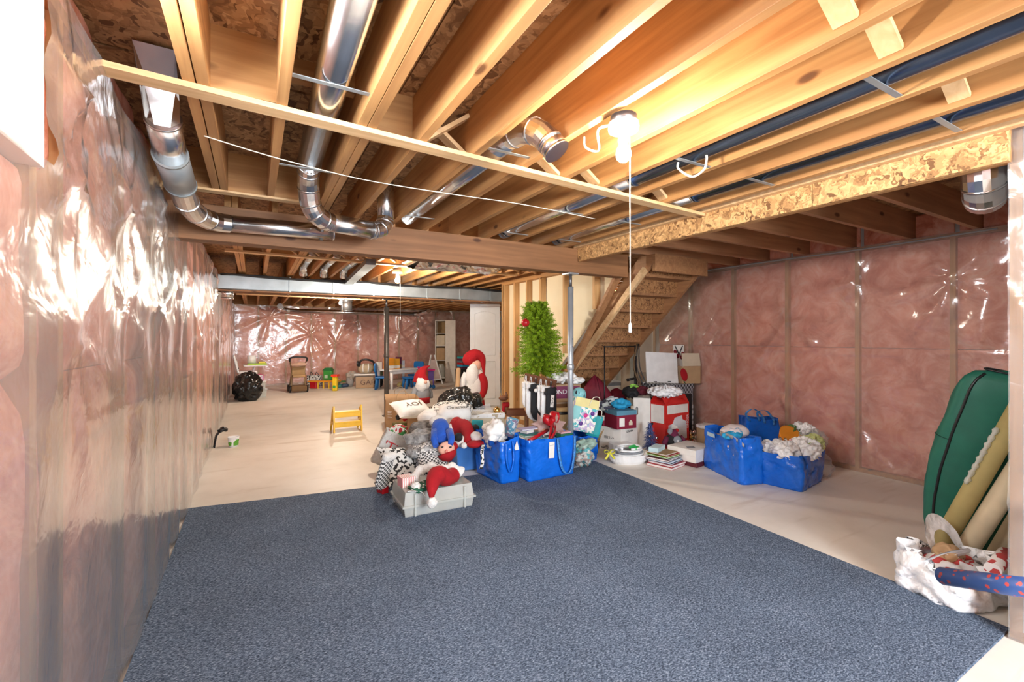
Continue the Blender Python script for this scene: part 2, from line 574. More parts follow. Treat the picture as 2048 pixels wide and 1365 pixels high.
def concrete_mat():
    m, nt, b, ns, lk = nodes('painted_concrete')
    tc = ns.new('ShaderNodeTexCoord')
    n1 = ns.new('ShaderNodeTexNoise'); n1.inputs['Scale'].default_value = 1.3; n1.inputs['Detail'].default_value = 7; n1.inputs['Roughness'].default_value = .6
    lk.new(tc.outputs['Object'], n1.inputs['Vector'])
    r = ramp(ns, [(.32, (.66, .60, .52)), (.5, (.76, .70, .62)), (.7, (.82, .77, .70))])
    lk.new(n1.outputs[0], r.inputs[0])
    # scuffs drawn out along the room
    mp = ns.new('ShaderNodeMapping'); mp.inputs['Scale'].default_value = (.9, 6.5, 1); mp.inputs['Rotation'].default_value = (0, 0, .25)
    lk.new(tc.outputs['Object'], mp.inputs[0])
    n2 = ns.new('ShaderNodeTexNoise'); n2.inputs['Scale'].default_value = 1.2; n2.inputs['Detail'].default_value = 5
    lk.new(mp.outputs[0], n2.inputs['Vector'])
    r2 = ramp(ns, [(.28, (.80, .75, .69)), (.40, (1, 1, 1))])
    lk.new(n2.outputs[0], r2.inputs[0])
    mx = ns.new('ShaderNodeMix'); mx.data_type = 'RGBA'; mx.blend_type = 'MULTIPLY'; mx.inputs[0].default_value = .8
    lk.new(r.outputs[0], mx.inputs[6]); lk.new(r2.outputs[0], mx.inputs[7])
    lk.new(mx.outputs[2], b.inputs['Base Color'])
    b.inputs['Roughness'].default_value = .5
    bp = ns.new('ShaderNodeBump'); bp.inputs['Strength'].default_value = .06
    lk.new(n1.outputs[0], bp.inputs['Height']); lk.new(bp.outputs[0], b.inputs['Normal'])
    return m


CARPET, CONC = carpet_mat(), concrete_mat()
GALV = plain('galvanised_steel', (.72, .73, .74), .22, 1.0, .12, 6, .05, 12)
GALVM = plain('matte_galvanised_steel', (.40, .44, .46), .45, .7, .14, 5)
GALVD = plain('dark_steel', (.20, .20, .21), .4, .8, .2)
BLUEPIPE = plain('blue_film_steel', (.10, .14, .22), .25, .8, .1)
POST_G = plain('grey_post_paint', (.42, .45, .48), .35, .5, .1)
POST_D = plain('dark_post_paint', (.10, .085, .075), .4, .5, .1)
WHITEP = plain('white_paint', (.82, .83, .84), .45, 0, .03)
PORC = plain('white_porcelain', (.86, .86, .84), .2, 0, .02)
WIRE = plain('white_cable', (.82, .76, .64), .5, 0, .05)
DRYW = plain('cream_drywall', (.80, .70, .50), .9, 0, .05, 2.5)
GREYW = plain('grey_concrete', (.55, .56, .56), .9, 0, .1, 3, .15, 30)

# ================================================================== THE SETTING
J = 2.182            # underside of the joists
SUB = 2.415          # underside of the subfloor
XL, XR, YF, YB = -0.44, 5.11, 14.02, -2.5
XE = 7.2             # far right wall behind the stairs
CEIL_T = SUB + .03

fl = MB()
fl.box(-.7, YB - .1, -.12, XE + .1, YF + .2, 0)
tag(fl.build('floor', CONC), 'cream painted concrete basement floor with scuffs', 'floor', kind='structure')

A_ = Vector((-.425, FZ(372, 1021).y, 0)); B_ = FZ(1190, 925); C_ = FZ(2020, 1262)
cp = MB()
cp.prism([(A_.x, C_.y), (C_.x, C_.y), (B_.x, B_.y), (A_.x, A_.y)], 0.0, .012)
cpo = cp.build('carpet', CARPET)
tag(cpo, 'large blue-grey speckled carpet laid on the concrete floor', 'carpet')


# ---- walls of studs, pink batts and clear plastic
def crease_field(S, Z, length, height, pins, seed, drape=.010, fold=None, long=1.0, streaks=None):
    """height of the plastic sheet in front of the studs; numpy arrays in, array out"""
    rng = np.random.RandomState(seed)
    h = np.zeros_like(S)
    for k in range(7):
        fs, fz = rng.uniform(1.5, 9), rng.uniform(.4, 2.2)
        h += drape * .30 * np.sin(S * fs * 2 + rng.uniform(0, 6) + .8 * np.sin(Z * fz + rng.uniform(0, 6))) * (.6 + .4 * np.sin(Z * fz + k))
    for (ps, pz, amp) in pins:
        n = rng.randint(5, 10)
        a0 = rng.uniform(0, 6.28)
        for k in range(n):
            a = a0 + k * 6.283 / n + rng.uniform(-.3, .3)
            dx, dz = S - ps, Z - pz
            al = dx * math.cos(a) + dz * math.sin(a)
            pe = -dx * math.sin(a) + dz * math.cos(a)
            pe = pe + .06 * np.sin(al * 5 + k) * al
            w = .020 + .10 * np.abs(al)
            L = rng.uniform(.12, .42) * long
            h += amp * rng.uniform(.5, 1.2) * np.exp(-(pe / w) ** 2) * np.exp(-np.abs(al) / L) * (al > 0) * np.minimum(1, np.abs(al) / .03)
    for (s0, z0, s1, z1, w) in (streaks or []):
        L_ = math.hypot(s1 - s0, z1 - z0); ca, sa = (s1 - s0) / L_, (z1 - z0) / L_
        al = ((S - s0) * ca + (Z - z0) * sa) / L_
        pe = -(S - s0) * sa + (Z - z0) * ca + .05 * L_ * np.sin(al * 3.0)
        tp = np.clip(al * 6, 0, 1) * np.clip((1 - al) * 3, 0, 1)
        ww = w * (.8 + 1.1 * np.clip(al, 0, 1))
        h += .46 * ww * np.exp(-(pe / ww) ** 2) * tp
    if fold is not None:
        h += .010 * np.exp(-((Z - fold - .01 * np.sin(S * 3)) / .008) ** 2)
    return h


def poly_sheet(parent, p0, sdir, ndir, length, height, pins, seed, res=.028, hole=None, drape=.010, fold=None, zb=0.0, long=1.0, streaks=None):
    ns, nz = int(length / res), int(height / res)
    s = np.linspace(0, length, ns + 1); z = np.linspace(zb, height, nz + 1)
    S, Z = np.meshgrid(s, z)
    h = crease_field(S, Z, length, height, pins, seed, drape, fold, long, streaks) + .012
    P0, sd, nd = np.array(p0), np.array(sdir), np.array(ndir)
    V = P0[None, None, :] + S[..., None] * sd + h[..., None] * nd
    V[..., 2] += Z
    vs = V.reshape(-1, 3)
    idx = np.arange((ns + 1) * (nz + 1)).reshape(nz + 1, ns + 1)
    q = np.stack([idx[:-1, :-1], idx[:-1, 1:], idx[1:, 1:], idx[1:, :-1]], -1)
    keep = np.ones(q.shape[:2], bool)
    if hole:
        sc, zc = (s[:-1] + s[1:]) / 2, (z[:-1] + z[1:]) / 2
        SS, ZZ = np.meshgrid(sc, zc)
        keep &= ~((SS > hole[0]) & (SS < hole[1]) & (ZZ > hole[2]) & (ZZ < hole[3]))
    q = q[keep]
    if np.cross(sd, np.array([0, 0, 1.0])).dot(nd) < 0: q = q[:, ::-1]
    me = bpy.data.meshes.new('plastic_sheet')
    me.from_pydata(vs.tolist(), [], q.tolist())
    me.polygons.foreach_set('use_smooth', [True] * len(me.polygons))
    return link('plastic_sheet', me, POLY, parent)


def batt_mesh(w, hgt, seed):
    """soft batt in local x (width), z (height), bulging to -y"""
    mb = MB()
    n, m = 8, 16

    def fn(a, b):
        x, z = (a - .5) * w, b * hgt
        e = min(1, min(a, 1 - a) * 7) * min(1, min(b, 1 - b) * 12)
        d = .035 * e ** .6 + .014 * mnoise.noise(Vector((x * 5 + seed, z * 5, seed))) * e
        return (x, -d, z)
    mb.grid(fn, n, m)
    mb.add([(-w / 2, 0, 0), (w / 2, 0, 0), (w / 2, .04, 0), (-w / 2, .04, 0), (-w / 2, 0, hgt), (w / 2, 0, hgt), (w / 2, .04, hgt), (-w / 2, .04, hgt)],
           [(0, 3, 2, 1), (4, 5, 6, 7), (1, 2, 6, 5), (2, 3, 7, 6), (3, 0, 4, 7)])
    return mb.mesh('insulation_batt')


def stud_wall(name, label, p0, sdir, ndir, length, studs, height=J, seed=1, pins=None, hole=None, fold=None, drape=.010, res=.028, short=False, sheet=True, long=1.0, streaks=None):
    """p0 = front plane of the studs at floor level; ndir points into the room"""
    p0, sd, nd = Vector(p0), Vector(sdir), Vector(ndir)
    ang = math.atan2(sd.y, sd.x)
    # local frame: x along the wall, -y or +y towards the room
    flip = 1 if (Matrix.Rotation(ang, 3, 'Z') @ Vector((0, -1, 0))).dot(nd) > 0 else -1
    bk = MB()
    a, b = p0 - nd * .20, p0 - nd * .12
    if hole:
        spans = [(-.25, hole[0], 0, height + .28), (hole[1], length + .25, 0, height + .28), (hole[0], hole[1], 0, hole[2]), (hole[0], hole[1], hole[3], height + .28)]
    else:
        spans = [(0 if short else -.25, length + (0 if short else .25), 0, height + .28)]
    for s0, s1, z0, z1 in spans:
        q = [a + sd * s0, a + sd * s1, b + sd * s1, b + sd * s0]
        bk.prism([(v.x, v.y) for v in (q if flip > 0 else q)], z0, z1)
    wall = tag(bk.build(name, GREYW), label, 'wall', kind='structure')
    # plates
    for z0, z1 in ((0, .038), (height - .038, height)):
        m = MB()
        if hole and z0 > 1:
            rng_ = [(0, hole[0]), (hole[1], length)]
        else: rng_ = [(0, length)]
        for s0, s1 in rng_:
            m.beam(p0 + sd * s0 - nd * .046 + Vector((0, 0, (z0 + z1) / 2)), p0 + sd * s1 - nd * .046 + Vector((0, 0, (z0 + z1) / 2)), .088, z1 - z0)
        m.build('plate', WX, wall)
    # studs
    def stud(h0, h1, s):
        m = MB(); m.box(-.019, -.044, h0, .019, .044, h1)
        m.build('stud', WZ, wall, loc=p0 + sd * s - nd * .046, rot=(0, 0, ang))
    for s in studs:
        if hole and hole[0] - .02 < s < hole[1] + .02:
            stud(.038, hole[2], s)
        else: stud(.038, height - .038, s)
    if hole:
        for s in (hole[0] - .03, hole[1] + .03): stud(.038, height - .038, s)
    # batts
    seam = 1.20
    es = sorted(studs)
    if es[0] > .1: es = [0] + es
    if es[-1] < length - .1: es = es + [length]
    meshes = {}
    for i in range(len(es) - 1):
        s0, s1 = es[i] + .017, es[i + 1] - .017
        if s1 - s0 < .05: continue
        for lv, (z0, z1) in enumerate(((.04, seam), (seam + .004, height - .04), (height + .005, height + .225))):
            parts = [(s0, s1, z0, z1)]
            if hole and s1 > hole[0] and s0 < hole[1] and z1 > hole[2]:
                parts = []
                if z0 < hole[2]: parts.append((s0, s1, z0, hole[2]))
                if s0 < hole[0] - .08: parts.append((s0, hole[0] - .05, max(z0, hole[2]), z1))
                if s1 > hole[1] + .08: parts.append((hole[1] + .05, s1, max(z0, hole[2]), z1))
            for (q0, q1, r0, r1) in parts:
                key = (round(q1 - q0, 2), round(r1 - r0, 2), (i + lv) % 3)
                if key not in meshes: meshes[key] = batt_mesh(q1 - q0, r1 - r0, seed + i)
                me = meshes[key]
                back = .05 if lv < 2 else .10
                o = link('insulation_batt', me, PINK, wall, loc=p0 + sd * (q0 + q1) / 2 - nd * back + Vector((0, 0, r0)), rot=(0, 0, ang + (0 if flip > 0 else PI)))
    if sheet:
        poly_sheet(wall, p0, sd, nd, length, height, pins or [], seed, res, hole, drape, fold, 0.0, long, streaks)
    return wall


def mk_pins(studs, zs, seed, amp, jitter=.12):
    r = random.Random(seed)
    out = []
    for s in studs:
        for z in zs:
            if r.random() < .8:
                out.append((s, z + r.uniform(-jitter, jitter), amp * r.uniform(.5, 1.3)))
    return out


# left wall, with the bright basement window
LST = [.2 + .655 * k for k in range(25)]
HOLE_L = (ONX(-190, 300, XL).y - YB, ONX(57, 300, XL).y - YB, ONX(57, 310, XL).z, 2.14)
stud_wall('wall_left', 'long insulated stud wall under clear plastic with the basement window', (XL, YB, 0), (0, 1, 0), (1, 0, 0), YF - YB, LST,
          seed=3, pins=mk_pins(LST, (1.75, 1.35, 2.05), 5, .02), hole=HOLE_L, fold=1.02, drape=.016, res=.03)
# right wall
RST = sorted(ONX(u, 600, XR).y for u in (1905, 1714, 1573, 1465, 1379, 1308))
RY0, RY1 = .52, RST[-1] + .03
RST = [.05, .45] + [y - RY0 for y in RST]
rp = mk_pins(RST, (1.85, 2.1), 8, .006) + [(ONX(1905, 560, XR).y - RY0, ONX(1905, 560, XR).z, .032), (ONX(1573, 640, XR).y - RY0, ONX(1573, 640, XR).z, .02),
      (ONX(1714, 565, XR).y - RY0, ONX(1714, 565, XR).z, .02), (ONX(1470, 625, XR).y - RY0, ONX(1470, 625, XR).z, .02),
      (ONX(1714, 850, XR).y - RY0, ONX(1714, 850, XR).z, .006), (ONX(1573, 770, XR).y - RY0, ONX(1573, 770, XR).z, .006)]
def on_right(*seg):
    out = []
    for (u0, v0, u1, v1, w) in seg:
        a, b = ONX(u0, v0, XR), ONX(u1, v1, XR)
        out.append((a.y - RY0, a.z, b.y - RY0, b.z, w))
    return out
RSTR = on_right((1573, 640, 1497, 738, .035), (1605, 655, 1634, 702, .03), (1468, 618, 1502, 562, .03), (1468, 618, 1500, 590, .025), (1468, 612, 1488, 552, .025), (1712, 560, 1686, 605, .03), (1712, 560, 1670, 575, .025), (1712, 545, 1722, 510, .03),
                (1905, 565, 1830, 655, .05), (1905, 565, 1865, 660, .05), (1905, 560, 1800, 590, .04), (1905, 552, 1990, 485, .05), (1900, 545, 1860, 520, .04), (1985, 520, 1925, 690, .055), (1995, 560, 1940, 720, .055), (1960, 500, 1915, 640, .05),
                (1718, 855, 1740, 910, .035), (1740, 905, 1800, 960, .03), (1765, 500, 1800, 470, .03), (1375, 640, 1330, 690, .03), (1455, 645, 1415, 700, .03), (1440, 620, 1400, 690, .03), (1560, 790, 1585, 830, .03))
stud_wall('wall_right', 'pink insulated stud wall under plastic between the stairs and the leaning green bag', (XR, RY0, 0), (0, 1, 0), (-1, 0, 0), RY1 - RY0, RST,
          seed=11, short=True, pins=rp, fold=1.16, drape=.008, res=.022, long=1.5, streaks=RSTR)
# far wall
FST = sorted(ONY(u, 700, YF).x for u in (517, 572, 623, 670, 716, 757, 798, 836, 872, 908))
FX0 = XL
FST = [x - FX0 for x in FST] + [FST[-1] - FX0 + .65]
fp = mk_pins(FST, (1.9,), 17, .008)
for (u, v) in ((623, 640), (623, 668), (716, 640), (670, 690), (798, 665), (836, 660), (836, 625), (798, 625), (540, 635)):
    p = ONY(u, v, YF); fp.append((p.x - FX0, p.z, .045))
stud_wall('wall_far', 'far pink insulated wall under creased clear plastic behind the toys', (FX0, YF, 0), (1, 0, 0), (0, -1, 0), XE - FX0, FST,
          seed=23, pins=fp, drape=.008, res=.03, long=2.2)
# plain foundation walls out of view and behind the stairs
for nm, lb, (x0, y0, x1, y1) in (
        ('wall_back', 'grey concrete foundation wall behind the camera', (XL - .2, YB - .15, XR + .2, YB)),
        ('wall_stairwell', 'grey foundation wall seen through the gap behind the stairs', (XE, RY1 - .1, XE + .12, YF + .3)),
        ('wall_jog', 'grey foundation return wall beside the stairs', (XR + .02, RY1 - .10, XE, RY1)),
        ('wall_near', 'grey foundation wall on the right behind the camera', (XR - .0, YB, XR + .15, RY0))):
    m = MB()
    if nm == 'wall_back':
        for (a, b, z0, z1) in ((x0, .45, 0, 2.5), (2.15, x1, 0, 2.5), (.45, 2.15, 0, 1.1), (.45, 2.15, 2.1, 2.5)):
            m.box(a, y0, z0, b, y1, z1)
    else: m.box(x0, y0, 0, x1, y1, 2.5)
    tag(m.build(nm, GREYW), lb, 'wall', kind='structure')

GLASSW = clear_plastic('window_glass', (.97, .98, 1.0), .03, .02)


def window(name, label, M, w, h, depth):
    """M: local x across, y outwards, z up, origin at the inner lower left corner"""
    root = thing(name, label, 'window', kind='structure')
    m = MB()
    m.box(-.0, 0, -.02, w, depth, 0, M); m.box(0, 0, h, w, depth, h + .02, M)
    m.box(-.02, 0, -.02, 0, depth, h + .02, M); m.box(w, 0, -.02, w + .02, depth, h + .02, M)
    m.build('jamb', WHITEP, root)
    f = MB()
    y0, y1 = depth - .05, depth - .01
    for (a, b, c, d) in ((0, .05, 0, h), (w - .05, w, 0, h), (.05, w - .05, 0, .05), (.05, w - .05, h - .05, h), (w / 2 - .025, w / 2 + .025, .05, h - .05)):
        f.box(a, y0, c, b, y1, d, M)
    f.build('window_frame', WHITEP, root)
    for a, b in ((.05, w / 2 - .025), (w / 2 + .025, w - .05)):
        p = MB(); p.box(a, y0 + .015, .05, b, y0 + .021, h - .05, M); p.build('pane', GLASSW, root)
    return root


wy0, wy1 = HOLE_L[0] + YB, HOLE_L[1] + YB
window('window_1', 'bright white basement window high in the left wall', Matrix.Translation((XL + .02, wy0, HOLE_L[2])) @ Matrix.Rotation(PI / 2, 4, 'Z'), wy1 - wy0, HOLE_L[3] - HOLE_L[2], .24)
window('added_window_2', 'added unseen white window behind the camera for daylight fill', Matrix.Translation((2.15, YB, 1.1)) @ Matrix.Rotation(PI, 4, 'Z'), 1.7, 1.0, .16)  # unseen window, added so fill daylight has an opening

# near partition end on the right edge
PX0, PY1 = FZ(2019, 1275).x, FZ(2019, 1275).y
stud_wall('wall_partition', 'end of the plastic-covered partition wall beside the white shopping bag', (PX0, PY1, 0), (0, -1, 0), (-1, 0, 0), 1.2, [.019, .62, 1.18], height=2.30, seed=31, short=True,
          pins=[(.05, .6, .02), (.05, 1.4, .02), (.3, 1.9, .02), (.05, 2.1, .02)], drape=.01)
m = MB(); m.box(PX0 + .005, PY1 - .09, 0, XR - .06, PY1 - .002, 2.30)
tag(m.build('wall_partition_run', GREYW), 'partition wall running from the plastic-covered end to the right wall', 'wall', kind='structure')

# ------------------------------------------------------------------ ceiling: subfloor panels, joists, blocking
cm = MB(); cm.box(XL - .25, YB - .2, CEIL_T, XE + .2, YF + .25, CEIL_T + .05)
ceiling = tag(cm.build('ceiling', OSB_D), 'open joist ceiling under an oriented strand board subfloor', 'ceiling', kind='structure')
px = XL - .2
k = 0
while px < XE:
    py = YB - .1 - (1.2 if k % 2 else 0)
    while py < YF:
        q0, q1 = max(py, YB - .1), min(py + 2.42, YF + .15)
        if q1 > q0:
            m = MB(); m.box(0, 0, 0, min(1.215, XE + .1 - px), q1 - q0, .018)
            m.build('subfloor_panel', OSB_D, ceiling, loc=(px, q0, SUB))
        py += 2.44
    px += 1.22; k += 1

JX = [-.194, -.152, .094, .392, .432, .660, .933, 1.215, 1.505, 1.79, 2.08, 2.36, 2.65]
JX2 = JX + [2.93, 3.22, 3.50]
JX3 = JX2 + [3.8, 4.1, 4.4, 4.7, 5.0, 5.3, 5.6, 5.9, 6.2, 6.5, 6.8, 7.05]
BY0, BY1 = 3.60, 3.74        # main beam
B2Y0, B2Y1 = 7.55, 7.69      # second beam
jm = {}


def joist(x, y0, y1):
    L = round(y1 - y0, 3)
    if L not in jm:
        b = MB(); b.bbox(-.019, 0, J, .019, L, SUB, .002); jm[L] = b.mesh('joist')
    link('joist', jm[L], WY, ceiling, loc=(x, y0, 0))


HDY = 3.22
for x in JX:
    joist(x, YB, HDY if x < .1 else BY1)
for x in JX2: joist(x + .04, BY0 + .05, B2Y1)
for x in JX3[len(JX2):]: joist(x, RY1 + .05, B2Y1)
for x in JX3: joist(x, B2Y0, YF + .1)
# header closing off the short joists beside the left wall
m = MB(); m.box(XL - .1, HDY, J, .37, HDY + .038, SUB); m.build('header', WX, ceiling)
m = MB(); m.box(XL - .1, HDY - .012, J - .012, .30, HDY + .05, J); m.build('ledger', WSTRAP, ceiling)
# rim boards over the far wall and the left wall
m = MB(); m.box(XL - .1, YF + .02, J, XE, YF + .06, SUB); m.build('rim_board', WX, ceiling)
# solid blocking
for (x0, x1, y, zl) in ((-.133, .075, 1.93, J + .004), (.451, .641, 2.06, J + .004), (.113, .373, 2.0, 2.330), (-.133, .075, 5.4, J + .004), (.113, .373, 5.45, J + .004)):
    m = MB(); m.box(x0, y, zl, x1, y + .038, SUB); m.build('blocking', WX, ceiling)
# diagonal cross bridging
for (xs, y) in ((JX[5:], 2.06), (JX[5:], .62), (JX2[2:3] + JX2[4:], 5.4), (JX3[2:3] + JX3[4:18], 11.0)):
    for a, b in zip(xs[:-1], xs[1:]):
        if b - a < .1: continue
        # short bridging above the pipe where a pipe runs in the bay
        piped = y < 3 and any(a < px_ < b for px_ in ((1.065, 1.935, 2.505) if y > 1 else (1.935, 2.505)))
        zlo = 2.352 if piped else J + .03
        for k, (z0, z1) in enumerate(((zlo, SUB - .03), (SUB - .03, zlo))):
            m = MB(); m.beam((a + .019, y + .045 * k, z0), (b - .019, y + .045 * k, z1), .019, .064, up=(0, 1, 0)); m.build('bridging', WSTRAP, ceiling)
# strapping boards nailed across the joists
for (a, b) in (((XL + .02, 1.93), (2.77, 2.16)), ((-.25, 5.35), (3.2, 5.5)), ((-.3, 10.6), (6, 10.9))):
    m = MB(); m.beam((a[0], a[1], J - .010), (b[0], b[1], J - .010), .075, .020); m.build('strapping_board', WSTRAP, ceiling)

# stair landing: joists across, dropped header of oriented strand board
OX = 2.79
hd = ceiling
HZ0 = 2.055
for (y0, y1, mt) in ((.64, ONX(1625, 400, OX).y, OSB_L), (ONX(1625, 400, OX).y + .004, BY0 - .005, OSB_L)):
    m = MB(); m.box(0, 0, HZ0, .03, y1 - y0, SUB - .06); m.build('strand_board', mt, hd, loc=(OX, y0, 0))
m = MB(); m.box(OX + .032, .64, HZ0, OX + .072, BY0 - .005, SUB); m.build('backing_board', WY, hd)
m = MB(); m.box(OX - .045, .3, J - .0, OX - .004, BY0, J + .10); m.build('plate', WSTRAP, hd)
for u in (1955, 1820, 1700, 1610, 1530, 1468):
    y = ONX(u, 500, XR).y
    m = MB(); m.bbox(OX + .072, -.019, J, XR + .1, .019, SUB, .002); m.build('landing_joist', WRED, ceiling, loc=(0, y, 0))
m = MB(); m.box(OX + .072, .9, J, XR + .1, .938, SUB); m.build('landing_joist', WRED, ceiling)

# main beam and second beam: plies
for nm, lb, y0, y1, x1, mat in (('main_beam', 'heavy built-up wooden beam carrying the near joists above the grey post', BY0, BY1, ONY(1256, 552, BY0).x, WBEAM),
                               ('far_beam', 'built-up wooden beam behind the long metal duct', B2Y0, B2Y1, 5.6, WBEAM)):
    t = thing(nm, lb, 'beam')
    n = 3
    for k in range(n):
        m = MB(); w = (y1 - y0) / n
        m.bbox(XL + .0, 0, 1.945, x1, w - .002, J, .003)
        m.build('ply', mat, t, loc=(0, y0 + k * w, 0))

# ------------------------------------------------------------------ stairs seen from beneath
SX0, SX1 = 3.655, 4.49
Y0s, Z0s, SL = 3.50, 2.03, .905            # underside line z = Z0s - SL (y - Y0s)


def under(y): return Z0s - SL * (y - Y0s)


YEND = Y0s + Z0s / SL
stair = thing('staircase', 'open-backed wooden staircase with strand board risers seen from beneath', 'staircase')
for x0, x1 in ((SX0, SX0 + .04), (SX1 - .04, SX1)):
    m = MB()
    out = [(Y0s - .06, under(Y0s - .06)), (YEND, 0.0), (YEND + .28, 0.0), (Y0s + .12, J), (Y0s - .06, J)]
    vs = [(x0, y, z) for y, z in out] + [(x1, y, z) for y, z in out]
    n = len(out)
    m.add(vs, [list(range(n)), list(range(n, 2 * n))[::-1]] + [(i, n + i, n + (i + 1) % n, (i + 1) % n) for i in range(n)])
    m.build('stringer', WDK, stair)
# wooden cleat strip along the left stringer
m = MB(); m.beam((SX0 - .02, Y0s + .02, under(Y0s + .02) + .02), (SX0 - .02, YEND - .1, under(YEND - .1) + .02), .036, .07, up=(0, SL, 1)); m.build('stringer_strip', WSTRAP, stair)
NT = 11
for k in range(NT):
    z = J - .02 - (k + 1) * (J / (NT + 1))
    y = Y0s + (Z0s - z) / SL + .03
    m = MB(); m.box(SX0 + .04, -.0, -.03, SX1 - .04, .27, 0); m.build('tread', WDK, stair, loc=(0, y + .01, z + .02))
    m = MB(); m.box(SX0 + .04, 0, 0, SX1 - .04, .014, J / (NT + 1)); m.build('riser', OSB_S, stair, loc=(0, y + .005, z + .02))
m = MB(); m.box(SX0, Y0s - .10, under(Y0s) - .03, SX1, Y0s - .062, J); m.build('top_header', WDK, stair)

# wall between the room and the stairs: studs this side, drywall on the stair side, cut along the stair
WXS = 3.50
swm = MB()
YE = ONX(1003, 600, WXS).y


def cut(y): return max(0.0, under(y) + .25) if y < YEND - .35 else 0.0


ys = [BY1 + .02 + (YE - BY1 - .02) * i / 24 for i in range(25)]
vs, fs = [], []
for y in ys:
    z0 = min(cut(y), J - .08)
    vs += [(WXS + .09, y, z0), (WXS + .103, y, z0), (WXS + .103, y, J), (WXS + .09, y, J)]
for i in range(24):
    a, b = i * 4, i * 4 + 4
    for q in range(4): fs.append((a + q, a + (q + 1) % 4, b + (q + 1) % 4, b + q))
fs += [(3, 2, 1, 0), (96, 97, 98, 99)]
swm.add(vs, fs)
sw = tag(swm.build('wall_stair', DRYW), 'stud wall with cream drywall back beside the green tree and stairs', 'wall', kind='structure')
for u in (1187, 1127, 1080, 1053, 1028, 1008):
    y = ONX(u, 650, WXS).y
    m = MB(); m.box(0, -.019, cut(y), .089, .019, J - .038); m.build('stud', WZ, sw, loc=(WXS, y, 0))
m = MB(); m.box(0, -.019, 0, .089, .019, J - .038); m.build('stud', WZ, sw, loc=(WXS, YE - .02, 0))
m = MB(); m.box(WXS, BY1 + .02, J - .038, WXS + .089, YE, J); m.build('plate', WY, sw)
yb = YEND - .35
m = MB(); m.beam((WXS + .045, BY1 + .1, cut(BY1 + .1) + .02), (WXS + .045, yb, cut(yb) + .02), .089, .038, up=(0, SL, 1)); m.build('sloping_plate', WDK, sw)
m = MB(); m.box(WXS, yb, 0, WXS + .089, YE, .038); m.build('plate', WY, sw)

# ------------------------------------------------------------------ posts
pm = FZ(1141, 0.0 + HY + FPX * H / (DEP((ONY(1141, 700, BY0 + .07).x, BY0 + .07, 0))))
def post(name, label, x, y, top, mat, r, zb=0.0):
    t = thing(name, label, 'post', (x, y, zb))
    top -= zb
    m = MB(); m.tube([(0, 0, .012), (0, 0, top * .93)], r, 18); m.build('tube', mat, t)
    m = MB(); m.tube([(0, 0, top * .93), (0, 0, top - .012)], .016, 12); m.build('screw_jack', GALVD, t)
    m = MB(); m.box(-.06, -.06, top - .014, .06, .06, top); m.build('top_plate', mat, t)
    m = MB(); m.box(-.06, -.06, 0, .06, .06, .012); m.build('base_plate', mat, t)
    m = MB(); m.lathe([(r + .001, top * .50), (r + .006, top * .505), (r + .006, top * .525), (r + .001, top * .53)], 18); m.build('collar', mat, t)
    for z in (.62, .66):
        m = MB(); m.tube([(0, -r - .004, top * z), (0, r + .004, top * z)], .006, 8); m.build('pin', GALVD, t)
    return t
pp = ONY(1141, 700, BY0 + .07)
post('support_post', 'grey adjustable steel post standing in the blue bag heap under the main beam', pp.x, pp.y, 1.945, POST_G, .030, .012)
pp = ONY(773, 700, B2Y0 + .05)
post('support_post', 'dark steel post behind the brown paper bag under the metal duct', pp.x, pp.y, 1.945, POST_D, .040)


# ------------------------------------------------------------------ ceiling lamps with pull cords
BULB = emit_mat('lit_bulb', BULB_C, BULB_E)
BULB2 = emit_mat('lit_bulb_brighter', BULB_C, BULB_E * 2.5)


def ceiling_lamp(label, x, y, cord, base_z=J, mat=None):
    t = thing('ceiling_lamp', label, 'lamp', (x, y, base_z), 0, 'bare bulbs with pull cords')
    m = MB(); m.lathe([(.052, 0), (.052, -.03)], 20); m.build('junction_box', GALVD, t)
    m = MB(); m.lathe([(.022, -.062), (.058, -.058), (.062, -.045), (.060, -.028), (.03, -.028)][::-1], 24); m.build('rose', PORC, t)
    m = MB(); m.lathe([(.022, -.06), (.021, -.10), (.017, -.104)][::-1], 16); m.build('socket', PORC, t)
    m = MB(); m.lathe([(.012, -.100), (.016, -.112), (.026, -.132), (.030, -.150), (.026, -.168), (.014, -.180), (.0005, -.183)][::-1], 16); m.build('bulb', mat or BULB, t)
    if cord:
        m = MB(); m.tube([(.034, 0, -.05), (.036, 0, -cord)], .0022, 6); m.build('pull_cord', WIRE, t)
        m = MB(); m.lathe([(.002, -cord + .01), (.006, -cord), (.007, -cord - .03), (.002, -cord - .032)][::-1], 10, T(.036)); m.build('cord_knob', PORC, t)
    return t


p = FZ(1247, 243, J - .02); ceiling_lamp('lit bare bulb with long pull cord near the strapping board', p.x, p.y, .83, 2.182)
p = FZ(795, 541, J - .02); ceiling_lamp('lit bare bulb between the main beam and the metal duct', p.x, p.y, .62, J, BULB2)
p = FZ(681, 595, J - .02); ceiling_lamp('lit bare bulb beyond the metal duct near the far wall', p.x, p.y, .50, J, BULB2)
ceiling_lamp('added unseen fill bulb in the joists behind the camera', 1.4, -1.3, .5)  # out of view, added as extra light for the near end
ceiling_lamp('added hidden bulb brightening the space behind the stairs', 6.0, 6.3, 0)  # added out of sight to light the gap past the stairs

# ================================================================== DUCTS, PIPES AND CABLES UNDER THE CEILING
def arc(a, b, c, n=6):
    """quadratic bend from a to c around corner b"""
    a, b, c = Vector(a), Vector(b), Vector(c)
    return [(1 - t) ** 2 * a + 2 * t * (1 - t) * b + t * t * c for t in [i / n for i in range(n + 1)]]


def collar(m, p, d, r):
    p, d = Vector(p), Vector(d).normalized()
    m.tube([p - d * .006, p + d * .006], r, 20)


